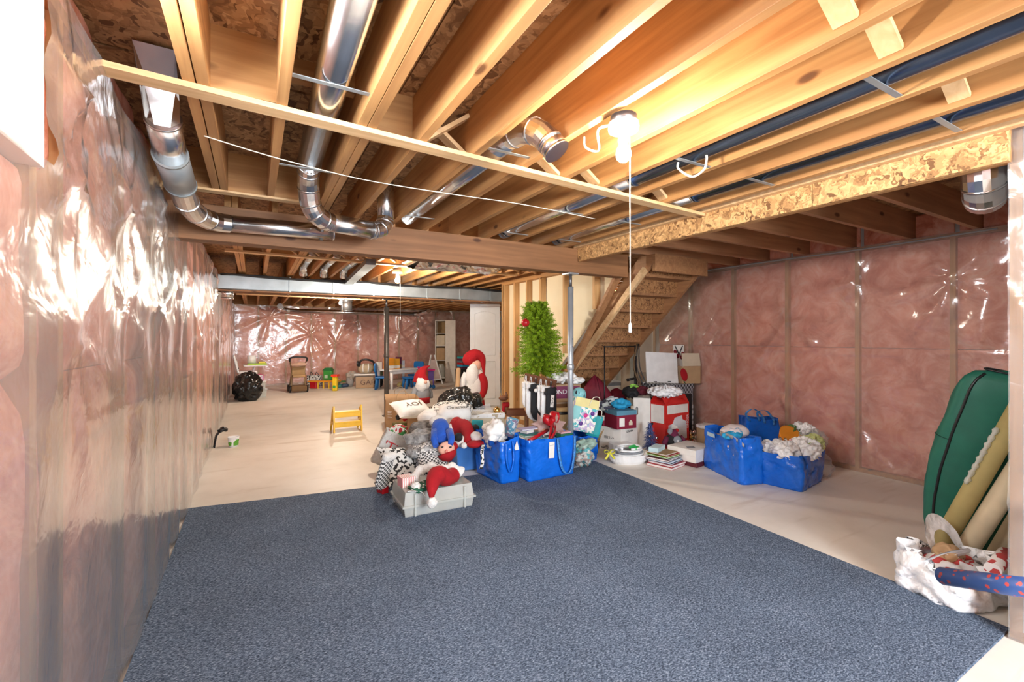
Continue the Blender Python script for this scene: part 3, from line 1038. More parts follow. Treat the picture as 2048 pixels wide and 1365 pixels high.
def pipe_run(t, runs, mat=None):
    """runs: list of ('pipe'|'elbow'|..., pts, r[, mat])"""
    for rn in runs:
        nm, pts, r = rn[:3]
        mt = rn[3] if len(rn) > 3 else (mat or GALV)
        m = MB()
        if nm == 'elbow':
            m.tube(pts, r, 18, smooth=False)
            for i in range(1, len(pts) - 1, 2):
                collar(m, pts[i], Vector(pts[i + 1]) - Vector(pts[i - 1]), r + .0025)
        else:
            m.tube(pts, r, 20)
            L = (Vector(pts[-1]) - Vector(pts[0]))
            for q in (pts[0], pts[-1]): collar(m, q, L, r + .003)
        m.build(nm, mt, t)


def hanger(t, x0, x1, y, z):
    m = MB(); m.beam((x0, y, z), (x1, y, z), .022, .003); m.build('hanger_strap', GALVM, t)


d1 = thing('round_duct', 'shiny round metal duct bending from the plastic wall along the main beam', 'duct')
m = MB()
vs = [(-.39, 2.15, 2.40), (-.26, 2.15, 2.40), (-.26, 2.25, 2.40), (-.39, 2.25, 2.40)]
top = [Vector(v) for v in vs]
c0, ax = Vector((-.325, 2.36, 2.20)), Vector((0, .82, -.4)).normalized()
ring = [c0 + Vector((math.cos(a), 0, 0)) * .062 + Vector((0, -ax.z, ax.y)) * (-math.sin(a)) * .062 for a in [2 * PI * (k + .5) / 8 + PI for k in range(8)]]
vv = []
for i in range(8):
    q = top[(i // 2) % 4]
    vv.append(q)
m.add(vv + ring, [(i, (i + 1) % 8, 8 + (i + 1) % 8, 8 + i) for i in range(8)])
m.build('boot', GALV, d1)
pipe_run(d1, [('sleeve', [(-.325, 2.35, 2.205), (-.325, 2.56, 2.12)], .064), ('sleeve', [(-.325, 2.54, 2.125), (-.32, 2.82, 2.075)], .068, GALVM),
              ('elbow', [(-.32, 2.82, 2.075)] + arc((-.32, 3.05, 2.05), (-.315, 3.46, 2.03), (-.14, 3.49, 2.045), 6), .060),
              ('pipe', [(-.15, 3.49, 2.045), (.50, 3.50, 2.06)], .055), ])
m = MB(); m.ribbon([(.42, 3.43, 2.17), (.42, 3.432, 2.06), (.42, 3.49, 1.995), (.42, 3.56, 2.06)], .02, .002, (1, 0, 0)); m.build('hanger_strap', GALVM, d1)

d2 = thing('round_duct', 'long round metal duct in the joist bay ending in a swept elbow below the joists', 'duct')
pipe_run(d2, [('pipe', [(.245, -2.4, 2.262), (.245, 1.2, 2.262)], .062), ('pipe', [(.245, 1.2, 2.262), (.265, 2.72, 2.255)], .060),
              ('elbow', arc((.265, 2.70, 2.255), (.275, 2.92, 2.25), (.29, 2.96, 2.13), 4) + arc((.30, 2.975, 2.10), (.32, 3.0, 2.035), (.42, 3.07, 2.03), 5), .060),
              ('pipe', [(.41, 3.065, 2.03), (.70, 3.18, 2.035)], .058),
              ('elbow', arc((.69, 3.18, 2.035), (.80, 3.22, 2.04), (.81, 3.23, 2.14), 6), .058),
              ('pipe', [(.81, 3.23, 2.13), (.81, 3.23, 2.40)], .056)])
hanger(d2, .114, .372, 1.72, 2.198); hanger(d2, .114, .372, 2.62, 2.193)

d3 = thing('round_duct', 'short metal duct with an open elbow pointing down beside the near bulb', 'duct')
pipe_run(d3, [('pipe', [(1.065, 3.55, 2.26), (1.065, 1.86, 2.255)], .055),
              ('elbow', [(1.065, 1.88, 2.255)] + arc((1.066, 1.84, 2.25), (1.07, 1.68, 2.24), (1.12, 1.63, 2.14), 4), .058),
              ('collar', [(1.115, 1.635, 2.15), (1.135, 1.61, 2.105)], .056)])
hanger(d3, .953, 1.195, 1.93, 2.198); hanger(d3, .953, 1.195, 3.3, 2.202)
for x, lb, ye in ((1.935, 'blue-filmed metal pipe in the joist bay right of the near bulb', 1.95), (2.505, 'blue-filmed metal pipe in the joist bay beside the strand board header', 1.98)):
    d = thing('round_duct', lb, 'duct')
    pipe_run(d, [('pipe', [(x, -2.4, 2.235), (x, ye, 2.235)], .048, BLUEPIPE), ('pipe', [(x, ye + .02, 2.24), (x, 3.5, 2.24)], .05, GALV), ('end_cap', [(x, 3.5, 2.24), (x, 3.56, 2.24)], .052, GALVD)])
    for y in (.75, 1.55, 2.6, 3.35): hanger(d, x - .125, x + .125, y, 2.186)
for k, x in enumerate((.58, .84, 1.10)):
    d = thing('round_duct', ('slim metal duct above the far lamp bay next to the left wall joists', 'slim metal duct in the middle bay behind the main beam', 'slim metal duct nearest the second bulb behind the main beam')[k], 'duct')
    pipe_run(d, [('pipe', [(x, 5.53, 2.265), (x, 6.6, 2.265)], .05), ('elbow', arc((x, 6.58, 2.265), (x, 6.75, 2.26), (x + .01, 6.8, 2.16), 4), .052)])
p = ATD(1967, 300, 2.16)
d6 = thing('round_duct', 'vertical round metal duct dropping beside the partition wall end', 'duct')
pipe_run(d6, [('pipe', [(p.x, p.y, 2.40), (p.x, p.y, 2.12)], .078), ('elbow', [(p.x, p.y, 2.13)] + arc((p.x, p.y, 2.10), (p.x + .01, p.y + .0, 2.0), (p.x + .14, p.y + .03, 1.99), 5), .080)])
m = MB(); m.ribbon([(p.x - .082, p.y, 2.30), (p.x - .082, p.y, 2.2)], .03, .002, (0, 1, 0)); m.build('strap', GALVM, d6)

# long rectangular supply duct in front of the far beam
dr = thing('rectangular_duct', 'long rectangular sheet metal duct crossing the room under the joists', 'duct')
y0, y1, z0, z1 = 7.15, 7.54, 1.955, 2.145
x = -.41
k = 0
while x < 5.2:
    L = .58 if k % 3 else .86
    m = MB(); m.bbox(0, 0, 0, L - .003, y1 - y0, z1 - z0, .006)
    m.build('duct_section', GALVM, dr, loc=(x, y0, z0))
    m = MB(); m.box(0, -.012, -.012, .022, y1 - y0, z1 - z0 + .006); m.build('standing_seam', GALVM, dr, loc=(x + L - .012, y0, z0))
    x += L; k += 1
pipe_run(dr, [('take_off', [(-.31, y0 + .15, z0 + .01), (-.31, y0 + .15, z0 - .12)], .075)])
m = MB(); m.box(-.42, y0 - .01, z0 - .03, 5.2, y0 + .05, z0 - .012); m.build('support_rail', WBEAM, dr)
dc = thing('black_cable', 'black cables lying along the top edge of the long rectangular duct', 'cable')
for k in range(3):
    pts = [(-.38 + i * .35, y0 - .012 - .014 * k, z1 - .01 + .016 * math.sin(i * 1.3 + k)) for i in range(16)]
    m = MB(); m.tube(bez(pts, 4), .010, 6); m.build('strand', plain('black_rubber', (.02, .02, .022), .5), dc)
# far pipe along the top of the far wall
d8 = thing('round_duct', 'round metal duct running along the top of the far wall', 'duct')
a, b = ONY(578, 622, 13.75), ONY(828, 624, 13.75)
pipe_run(d8, [('elbow', arc((a.x - .25, 13.0, min(a.z + .22, J - .075)), (a.x - .25, 13.75, a.z + .02), (a.x, 13.75, a.z), 6), .07), ('pipe', [(a.x, 13.75, a.z), (b.x, 13.75, a.z)], .065),
              ('elbow', arc((b.x, 13.75, a.z), (b.x + .25, 13.75, a.z), (b.x + .25, 13.1, min(a.z + .22, J - .075)), 6), .07)])
p = ATD(693, 603, 10.62)
d9 = thing('duct_boot', 'dark round duct boot hanging beside the far bulb', 'duct', (p.x, p.y, 0))
pipe_run(d9, [('pipe', [(0, 0, J), (0, 0, 1.93)], .13, GALVD), ('collar', [(0, 0, J - .004), (0, 0, J - .04)], .14, GALVD)])
# crumpled foil duct wrap under the joists beyond the beam
FOIL = plain('foil_wrap', (.80, .80, .82), .14, 1.0, .06)
c = FZ(905, 540, 2.12)


def foil(s, tt):
    w = .55
    x = (s - .5) * 1.0; y = (tt - .5) * w
    e = (1 - (2 * tt - 1) ** 2)
    z = -.06 * e + .028 * mnoise.noise(Vector((s * 6, tt * 4, 2.5))) + .014 * abs(mnoise.noise(Vector((s * 14, tt * 9, 8))))
    return (x, y, z)


fw = thing('foil_duct', 'crumpled foil-wrapped duct under the joists beyond the main beam', 'duct', (c.x, c.y - .06, 2.15))
m = MB(); m.grid(foil, 26, 14, smooth=False); m.build('foil_wrap', FOIL, fw)
m = MB(); m.box(-.5, -.27, .0, .5, .27, .03); m.build('backing', GALVM, fw)
# dark metal channel along the joists
a, b = FZ(742, 522, 2.14), FZ(700, 562, 2.14)
ch = thing('metal_channel', 'dark metal channel hung under the joists beyond the main beam', 'channel')
m = MB(); m.beam((a.x, a.y, 2.13), (b.x, a.y + 2.0, 2.13), .10, .06); m.build('channel', GALVD, ch)
m = MB(); m.beam((a.x, a.y, 2.098), (b.x, a.y + 2.0, 2.098), .12, .006); m.build('cover', GALVM, ch)


def cable(label, pts, r=.0035, mat=None, n=8):
    m = MB(); m.tube(bez(pts, n), r, 6)
    return tag(m.build('cable', mat or WIRE), label, 'cable')


lp = FZ(1247, 243, J - .02)
q = FZ(1168, 283, J)
cable('white electric cable looping from the joist to the near bulb', [(q.x, q.y, J + .02), (q.x + .01, q.y, J - .025), (q.x + .05, q.y - .04, J - .045), (lp.x - .08, lp.y + .06, J - .05), (lp.x - .045, lp.y + .02, J - .035)], .005)
a, b = FZ(1356, 326, J), FZ(1413, 312, J)
cable('white electric cable loop hanging under the blue-filmed pipe', [(a.x, a.y, J + .003), (a.x + .005, a.y, J - .03), ((a.x * .5 + b.x * .5), (a.y + b.y) / 2, J - .085), (b.x - .02, b.y, J - .07), (b.x, b.y, J - .02), (b.x, b.y, J + .003)], .0055)
pts = [FZ(408, 272, J - .004), FZ(560, 318, J - .012), FZ(730, 360, J - .004), FZ(900, 388, J - .012), FZ(1050, 410, J - .004), FZ(1190, 438, J - .006)]
cable('thin white wire stapled across the undersides of the joists', pts, .0028)
pts = [ONX(1388, 545, XR - .045), ONX(1550, 522, XR - .045), ONX(1750, 495, XR - .045), ONX(1995, 457, XR - .045)]
cable('grey cable clipped along the top of the pink right wall', pts, .008, plain('grey_cable', (.35, .34, .33), .6))
pts = [ONX(1296, 538, XR - .2), ]

# ================================================================== BUILDERS FOR THE CLUTTER
def xf(mb, M, start=0):
    for i in range(start, len(mb.v)): mb.v[i] = tuple(M @ Vector(mb.v[i]))
    return mb


def V2(p): return Vector((p[0], p[1], 0))


def rect(c0, c1, c2):
    """frame from three floor points: origin c0, x to c1, depth the length towards c2; returns matrix, w, d"""
    c0, c1, c2 = Vector(c0), Vector(c1), Vector(c2)
    x = (c1 - c0); x.z = 0
    w = x.length; x.normalize()
    y = Vector((-x.y, x.x, 0))
    d = (c2 - c0).dot(y)
    return c0, math.atan2(x.y, x.x), w, abs(d)


_txt = {}


def text_mesh(txt, size, extrude=.0006):
    cu = bpy.data.curves.new('text', 'FONT')
    cu.body = txt; cu.size = size; cu.extrude = extrude; cu.align_x = 'CENTER'; cu.align_y = 'CENTER'; cu.resolution_u = 2
    ob = bpy.data.objects.new('text', cu)
    me = bpy.data.meshes.new_from_object(ob)
    bpy.data.objects.remove(ob); bpy.data.curves.remove(cu)
    me.materials.clear()
    return me


def lettering(txt, size, mat, parent, loc, rot):
    return link('lettering', text_mesh(txt, size), mat, parent, loc, rot)


C = lambda n, c, r=.6, **k: plain(n, c, r, **k)
RED = C('red_felt', (.36, .006, .012), .9, bump=.3, bscale=90)
REDG = C('red_gloss', (.42, .008, .014), .3)
MAROON = C('maroon_nylon', (.17, .006, .022), .6, bump=.15, bscale=14)
WFUR = C('white_fur', (.84, .82, .79), .95, bump=.9, bscale=110, sheen=.15)
WCLOTH = C('white_cloth', (.82, .81, .79), .9, bump=.35, bscale=26)
GFUR = C('grey_fur', (.27, .26, .25), .95, var=.5, scale=28, bump=1.0, bscale=70, sheen=.15)
BLACKC = C('black_cloth', (.016, .016, .018), .85, bump=.3, bscale=40)
BLACKP = C('black_plastic', (.014, .014, .016), .35)
BLUEB = C('blue_woven_plastic', (.006, .135, .66), .25, bump=1.0, bscale=9, coat=.2, bdist=.022)
BLUEBIN = C('blue_bag_lining', (.004, .07, .38), .4)
STRAP = C('blue_strap', (.05, .22, .55), .6, var=.5, scale=40)
PAPER = C('kraft_paper', (.42, .255, .13), .75, bump=.12, bscale=14)
CARD = C('cardboard', (.46, .30, .165), .85, bump=.08, bscale=30)
CARDL = C('pale_cardboard', (.62, .53, .40), .85)
WCARD = C('white_cardboard', (.80, .77, .72), .7)
WPLAST = C('white_plastic', (.82, .82, .82), .35)
BAGW = C('white_bag_film', (.87, .87, .88), .38, bump=.8, bscale=14, bdist=.03)
TRASH = C('black_bag_film', (.012, .012, .012), .16, bump=.8, bscale=8, bdist=.02)
YELLOW = C('yellow_paint', (.78, .49, .05), .4)
GOLD = C('gold_metal', (.75, .52, .18), .22, metal=1.0)
SILVER = C('silver_glass', (.80, .76, .70), .1, metal=1.0)
PEACH = C('peach_felt', (.78, .44, .33), .85)
BLUEF = C('royal_blue_plush', (.015, .09, .48), .9, sheen=.15, bump=.5, bscale=60)
GREYF = C('grey_felt', (.24, .25, .27), .9, bump=.3, bscale=60)
GREENC = C('dark_green_cloth', (.015, .12, .06), .8, bump=.3, bscale=40)
LIME = C('lime_needles', (.24, .38, .012), .6, var=.3, scale=30)
LIME2 = C('lime_core', (.14, .26, .01), .8)
BROWNW = wood('brown_hook_wood', 0, (.22, .085, .035), (.12, .04, .015), knots=False)
MIDW = wood('sled_wood', 0, (.33, .13, .06), (.2, .07, .03), knots=False)
PALEW = wood('pale_wood', 2, (.66, .48, .24), (.5, .33, .14), knots=False)
DRKTXT = C('black_print', (.02, .02, .02), .6)
WTXT = C('white_print', (.85, .85, .85), .6)
REDTXT = C('red_print', (.5, .02, .03), .6)
PURPLE = C('purple_card', (.10, .03, .22), .5)
TEAL = C('teal_card', (.02, .34, .36), .5)
ORANGE = C('orange_card', (.80, .30, .02), .5)
LBLUE = C('light_blue_plastic', (.25, .58, .62), .35)
CYAN = C('cyan_cloth', (.02, .33, .60), .7)
PINKC = C('hot_pink_card', (.62, .03, .22), .5)
TAN = C('tan_fabric', (.36, .23, .11), .85)
CLEARB = clear_plastic('clear_storage_plastic', (.90, .91, .88), .36, .15)
CLEARX = clear_plastic('very_clear_plastic', (.98, .97, .96), .04, .1)
CLEARL = clear_plastic('clear_wrap', (.93, .93, .93), .16, .1)
BLUET = clear_plastic('blue_translucent_plastic', (.10, .32, .78), .62, .2)


def pattern(name, a, b, scale=30, kind='check', rough=.8, third=None, thr=.28):
    if name in MATS: return MATS[name]
    m, nt, bs, ns, lk = nodes(name)
    tc = ns.new('ShaderNodeTexCoord')
    if kind == 'check':
        t = ns.new('ShaderNodeTexChecker'); t.inputs['Scale'].default_value = scale
        t.inputs[1].default_value = (*a, 1); t.inputs[2].default_value = (*b, 1)
        lk.new(tc.outputs['Object'], t.inputs[0]); col = t.outputs[0]
    elif kind == 'stripe':
        t = ns.new('ShaderNodeTexWave'); t.inputs['Scale'].default_value = scale
        lk.new(tc.outputs['Object'], t.inputs[0])
        r = ramp(ns, [(.45, a), (.55, b)]); lk.new(t.outputs[0], r.inputs[0]); col = r.outputs[0]
    else:
        t = ns.new('ShaderNodeTexVoronoi'); t.inputs['Scale'].default_value = scale
        lk.new(tc.outputs['Object'], t.inputs['Vector'])
        if kind == 'dots':
            r = ramp(ns, [(thr, a), (thr + .05, b)]); lk.new(t.outputs['Distance'], r.inputs[0])
        else:
            sp = ns.new('ShaderNodeSeparateColor'); lk.new(t.outputs['Color'], sp.inputs[0])
            r = ramp(ns, [(0, a), (.34, b), (.67, third or a)]); r.color_ramp.interpolation = 'CONSTANT'
            lk.new(sp.outputs[0], r.inputs[0])
        col = r.outputs[0]
    lk.new(col, bs.inputs['Base Color'])
    bs.inputs['Roughness'].default_value = rough
    MATS[name] = m
    return m


BWPAT = pattern('black_white_print', (.02, .02, .02), (.80, .79, .76), 44, 'patch', third=(.8, .79, .76))
BWCHK = pattern('black_white_plaid', (.05, .05, .05), (.75, .73, .70), 60)
PKSTR = pattern('pink_white_stripes', (.75, .32, .32), (.85, .80, .76), 22, 'stripe')
GRDOT = pattern('green_star_cloth', (.80, .80, .72), (.015, .11, .06), 30, 'dots')
FLORAL = pattern('floral_paper', (.82, .80, .74), (.10, .45, .48), 45, 'patch', third=(.55, .45, .62))
XMASP = pattern('christmas_paper', (.45, .02, .03), (.72, .70, .64), 28, 'patch', third=(.05, .25, .06))
WRAPP = pattern('blue_wrapping_print', (.55, .07, .06), (.045, .10, .30), 34, 'dots', .35)
SPECK = pattern('silver_specks_on_black', (.75, .75, .72), (.012, .012, .012), 34, 'dots', .28, thr=.14)
LACE = pattern('white_lace', (.50, .46, .42), (.83, .80, .76), 55, 'dots')
MIX1 = pattern('mixed_wrappings', (.10, .36, .38), (.30, .22, .20), 32, 'patch', .4, third=(.50, .50, .46))
CLOTHD = pattern('dark_printed_cloth', (.02, .02, .03), (.05, .05, .08), 30, 'patch', third=(.35, .38, .36))
LATT = pattern('black_lattice_print', (.40, .42, .46), (.02, .02, .025), 34, 'check', .5)


def soft(name, label, cat, c, r, mat, amp=.02, freq=8, seed=0, e=1.0, rz=0, ry=0, rx=0, group=None, nu=26, nv=16, flat=None, ridge=False, kind=None):
    """one soft lump as a single mesh thing"""
    m = MB(); m.blob((0, 0, 0), r, amp, freq, seed, nu, nv, e, None, flat, ridge)
    o = m.build(name, mat, loc=c, rot=(rx, ry, rz))
    return tag(o, label, cat, group, kind)


def box_thing(name, label, cat, c0, c1, c2, h, mat, z0=0.0, b=.004, lid=None, group=None, extra=None):
    o, a, w, d = rect(c0, c1, c2)
    t = thing(name, label, cat, (o.x, o.y, z0), a, group)
    m = MB(); m.bbox(0, 0, 0, w, d, h, b); m.build('body', mat, t)
    if lid:
        m = MB(); m.bbox(-.004, -.004, h - lid[0], w + .004, d + .004, h + .003, b); m.build('lid', lid[1], t)
    t['dims'] = (w, d, h)
    return t, w, d


def carton(label, c0, c1, c2, h, mat, z0=0.0, flaps=True, tape=True, name='cardboard_box', group=None, open_=.5):
    """carton with four panels, floor and flaps; open_ = flap opening angle in radians from closed"""
    o, a, w, d = rect(c0, c1, c2)
    t = thing(name, label, 'box', (o.x, o.y, z0), a, group)
    th = .005
    for nm, b in (('panel', (0, 0, 0, w, th, h)), ('panel', (0, d - th, 0, w, d, h)), ('panel', (0, th, 0, th, d - th, h)), ('panel', (w - th, th, 0, w, d - th, h)), ('bottom', (th, th, 0, w - th, d - th, th))):
        m = MB(); m.box(*b); m.build(nm, mat, t)
    if flaps:
        f = min(w, d) * .5
        for k, (x, y, rz, L) in enumerate(((0, 0, 0, w), (w, 0, PI / 2, d), (w, d, PI, w), (0, d, -PI / 2, d))):
            ang = open_ if k % 2 == 0 else open_ * .5
            m = MB(); m.box(0, 0, -.002, L, f, .002)
            m.build('flap', mat, t, loc=(x, y, h - .001 * k), rot=None).matrix_local = Matrix.Translation((x, y, h + .002)) @ Matrix.Rotation(rz, 4, 'Z') @ Matrix.Rotation(ang, 4, 'X')
    return t, w, d


def rrect(w, d, r, n=6):
    pts = []
    for cx, cy, a0 in ((w / 2 - r, d / 2 - r, 0), (-w / 2 + r, d / 2 - r, PI / 2), (-w / 2 + r, -d / 2 + r, PI), (w / 2 - r, -d / 2 + r, 1.5 * PI)):
        for k in range(n + 1):
            a = a0 + PI / 2 * k / n
            pts.append((cx + r * math.cos(a), cy + r * math.sin(a)))
    return pts


def sack_mesh(w, d, h, flare=1.05, amp=.012, seed=0, r=.04, nz=12, rim=None, bulge=.0, sag=.0, n=7, inner=True):
    """open-topped bag: outer skin, rim, inner skin; centred on the origin"""
    mb = MB()
    base = rrect(w, d, r, n)
    # refine long sides
    pts = []
    for i, p in enumerate(base):
        q = base[(i + 1) % len(base)]
        L = math.hypot(q[0] - p[0], q[1] - p[1])
        k = max(1, int(L / .022))
        for j in range(k): pts.append((p[0] + (q[0] - p[0]) * j / k, p[1] + (q[1] - p[1]) * j / k))
    N = len(pts)

    def ring(t, off):
        out = []
        for x, y in pts:
            s = 1 + (flare - 1) * t + bulge * math.sin(PI * t)
            nx, ny = x / (w / 2), y / (d / 2)
            q = Vector((x * s, y * s, h * t))
            nn = mnoise.noise(Vector((x * 9 + seed * 5.1, y * 9, h * t * 7 + seed))) + .6 * mnoise.noise(Vector((x * 21 + seed, y * 21, h * t * 19)))
            cr = mnoise.noise(Vector((x * 6 + seed * 1.7, y * 6 + 3, h * t * 11 + x * 9 + seed)))
            nn -= 1.5 * math.exp(-(cr / .07) ** 2)
            dr = Vector((nx, ny, 0)).normalized()
            q += dr * (amp * nn * (.35 + .65 * t) - off)
            if t > .85:
                q.z += (sag * mnoise.noise(Vector((x * 5 + seed * 2, y * 5, 3.3))) + sag * .5 * math.sin(math.atan2(y, x) * 2 + seed)) * (t - .85) / .15
            out.append(q)
        return out
    rings = [ring(i / nz, 0) for i in range(nz + 1)]
    vs = [p for r_ in rings for p in r_]
    fs = [(i * N + k, i * N + (k + 1) % N, (i + 1) * N + (k + 1) % N, (i + 1) * N + k) for i in range(nz) for k in range(N)]
    fs.append(list(range(N))[::-1])
    mb.add(vs, fs, True)
    if inner:
        ri = [ring(i / nz, .004) for i in range(nz, -1, -2)]
        ri[-1] = [Vector((p.x, p.y, .004)) for p in ri[-1]]
        vs = rings[-1] + [p for r_ in ri for p in r_]
        b = len(ri)
        fs = [(i * N + k, i * N + (k + 1) % N, (i + 1) * N + (k + 1) % N, (i + 1) * N + k) for i in range(b) for k in range(N)]
        fs.append([b * N + k for k in range(N)])
        mb.add(vs, fs, True)
    return mb


def tote(label, pl, pf, pr, h, seed, flare=1.06, amp=.012, sag=.02, handle=True, sidefront='r', tagp=None, name='blue_tote_bag', mat=None, zb=0.0, bulge=.03, group='big blue plastic tote bags'):
    """bag over the floor quad (left, front corner, right)"""
    pl, pf, pr = V2(pl), V2(pf), V2(pr)
    x = (pr - pf); w = x.length; x.normalize()
    y = Vector((-x.y, x.x, 0)); d = abs((pl - pf).dot(y))
    c = pf + x * w / 2 + y * d / 2
    t = thing(name, label, 'bag', (c.x, c.y, zb), math.atan2(x.y, x.x), group)
    sack_mesh(w, d, h, flare, amp, seed, .035, 24, None, bulge, sag).build('body', mat or BLUEB, t)
    # hem band around the rim
    return t, w, d


def strap_loop(t, pts, w=.03, mat=None, side=(1, 0, 0), name='handle'):
    m = MB(); m.ribbon(bez(pts, 8), w, .003, side); return m.build(name, mat or STRAP, t)


def ornament(label, c, r, mat, group=None):
    t = thing('bauble', label, 'ornament', c, 0, group)
    m = MB(); m.blob((0, 0, 0), (r, r, r), nu=18, nv=12); m.build('ball', mat, t)
    m = MB(); m.lathe([(r * .22, r * .93), (r * .22, r * 1.14), (r * .1, r * 1.16)], 10); m.build('cap', GOLD, t)
    return t


def book(label, c, a, w, d, h, cover, z0, group='books stacked beside the white basket', pages=None):
    t = thing('book', label, 'book', (c[0], c[1], z0), a, group)
    m = MB(); m.box(0, 0, 0, w, d, .0025); m.box(0, 0, h - .0025, w, d, h); m.box(0, d - .003, .0025, w, d, h - .0025); m.build('cover', cover, t)
    m = MB(); m.box(.004, .004, .0025, w - .004, d - .003, h - .0025); m.build('pages', pages or WCARD, t)
    return t


def trash_bag(label, c, r, seed, amp=.05, mat=None, knot=True, zb=0.0):
    t = thing('garbage_bag', label, 'garbage bag', (c[0], c[1], zb))
    m = MB(); m.blob((0, 0, r[2] * .92), r, amp, 5.5, seed, 40, 26, .9, None, 0.0, True); m.build('body', mat or TRASH, t)
    if knot:
        m = MB(); m.blob((r[0] * .2, 0, r[2] * 1.92), (.05, .05, .05), .02, 18, seed, 14, 10, 1, None, None, True); m.build('knot', mat or TRASH, t)
        m = MB()
        for k in range(3):
            a = k * 2.1 + seed
            m.grid(lambda s, tt: (r[0] * .2 + math.cos(a) * .11 * s + .03 * (tt - .5) * math.sin(a), math.sin(a) * .11 * s + .03 * (tt - .5) * math.cos(a) * (1 + s), r[2] * 1.94 + .05 * s - .05 * s * s + .012 * math.sin(tt * 9)), 6, 5)
        m.build('loose_end', mat or TRASH, t)
    return t


def draped(name, label, cat, c, w, d, mat, fn, rz=0, nu=28, nv=18, th=.006, group=None):
    """cloth sheet with thickness; fn(x,y) height"""
    mb = MB()
    top = [Vector(((i / nu - .5) * w, (j / nv - .5) * d, 0)) for j in range(nv + 1) for i in range(nu + 1)]
    vs = []
    for p in top: vs.append(Vector((p.x, p.y, fn(p.x, p.y))))
    vb = [v - Vector((0, 0, th)) for v in vs]
    n = nu + 1
    fs = [(j * n + i, j * n + i + 1, (j + 1) * n + i + 1, (j + 1) * n + i) for j in range(nv) for i in range(nu)]
    K = len(vs)
    fb = [[q + K for q in f][::-1] for f in fs]
    edge = [i for i in range(n)] + [(j * n + nu) for j in range(1, nv + 1)] + [nv * n + i for i in range(nu - 1, -1, -1)] + [j * n for j in range(nv - 1, 0, -1)]
    side = [(edge[(k + 1) % len(edge)], edge[k], edge[k] + K, edge[(k + 1) % len(edge)] + K) for k in range(len(edge))]
    mb.add(vs + vb, fs + fb + side, True)
    o = mb.build(name, mat, loc=c, rot=(0, 0, rz))
    return tag(o, label, cat, group)


def nz(x, y, s, f=7.0): return mnoise.noise(Vector((x * f + s * 3.7, y * f, s)))

# ================================================================== NEAR HEAP ON THE CARPET
CZ = .012
# clear storage box with the Santa hat
o, a, w, d = rect(FZ(808, 1038, CZ), FZ(948, 1012, CZ), FZ(788, 1003, CZ))
bx = thing('storage_box', 'clear plastic storage box with snap-on lid under the Santa hat', 'storage box', (o.x, o.y, CZ), a)
BW, BD, BH = w, max(d, .30), .175
def shell(w, d, z0, z1, t, grow0=0.0, grow1=0.0, bottom=True):
    m = MB()
    c = [(-grow0, -grow0), (w + grow0, -grow0), (w + grow0, d + grow0), (-grow0, d + grow0)]
    e = [(-grow1, -grow1), (w + grow1, -grow1), (w + grow1, d + grow1), (-grow1, d + grow1)]
    i0 = [(x + (t if x < w / 2 else -t), y + (t if y < d / 2 else -t)) for x, y in c]
    i1 = [(x + (t if x < w / 2 else -t), y + (t if y < d / 2 else -t)) for x, y in e]
    vs = [(x, y, z0) for x, y in c] + [(x, y, z1) for x, y in e] + [(x, y, z1) for x, y in i1] + [(x, y, z0 + t) for x, y in i0]
    fs = []
    for k in range(4):
        j = (k + 1) % 4
        fs += [(k, j, 4 + j, 4 + k), (4 + k, 4 + j, 8 + j, 8 + k), (8 + k, 8 + j, 12 + j, 12 + k)]
    if bottom: fs += [(3, 2, 1, 0), (12, 13, 14, 15)]
    else: fs += [(k, 12 + k, 12 + (k + 1) % 4, (k + 1) % 4) for k in range(4)]
    return m.add(vs, fs)
m = shell(BW, BD, 0, .075, .004, -.012, 0); m.build('base', CLEARB, bx)
m = shell(BW, BD, .078, BH, .004, .0, -.014, False)
m.box(.014, .014, BH - .004, BW - .014, BD - .014, BH); m.build('lid', CLEARB, bx)
m = MB(); m.box(-.012, -.012, .070, BW + .012, 0, .084); m.box(-.012, BD, .070, BW + .012, BD + .012, .084); m.box(-.012, 0, .07, 0, BD, .084); m.box(BW, 0, .07, BW + .012, BD, .084)
m.build('rim', CLEARB, bx)
for x in (.08, BW - .08):
    m = MB(); m.bbox(x - .006, -.020, .006, x + .006, -.006, BH - .01, .002); m.build('latch', CLEARB, bx)
for k, (mt, x0, y0, x1, y1, h) in enumerate(((GREYF, .04, .03, .2, .2, .10), (C('olive_cloth', (.30, .28, .18)), .2, .05, BW - .05, BD - .05, .07), (WCLOTH, .045, .203, .197, BD - .03, .12))):
    m = MB(); m.bbox(x0, y0, .006, x1, y1, h, .02)
    tag(m.build('folded_cloth', mt, loc=(o.x, o.y, CZ), rot=(0, 0, a)), ('folded grey cloth inside the clear storage box', 'folded olive cloth inside the clear storage box', 'folded white cloth inside the clear storage box')[k], 'cloth')
MBX = Matrix.Translation((o.x, o.y, CZ)) @ Matrix.Rotation(a, 4, 'Z')
def onbox(x, y, z): return MBX @ Vector((x, y, z))
ZT = BH
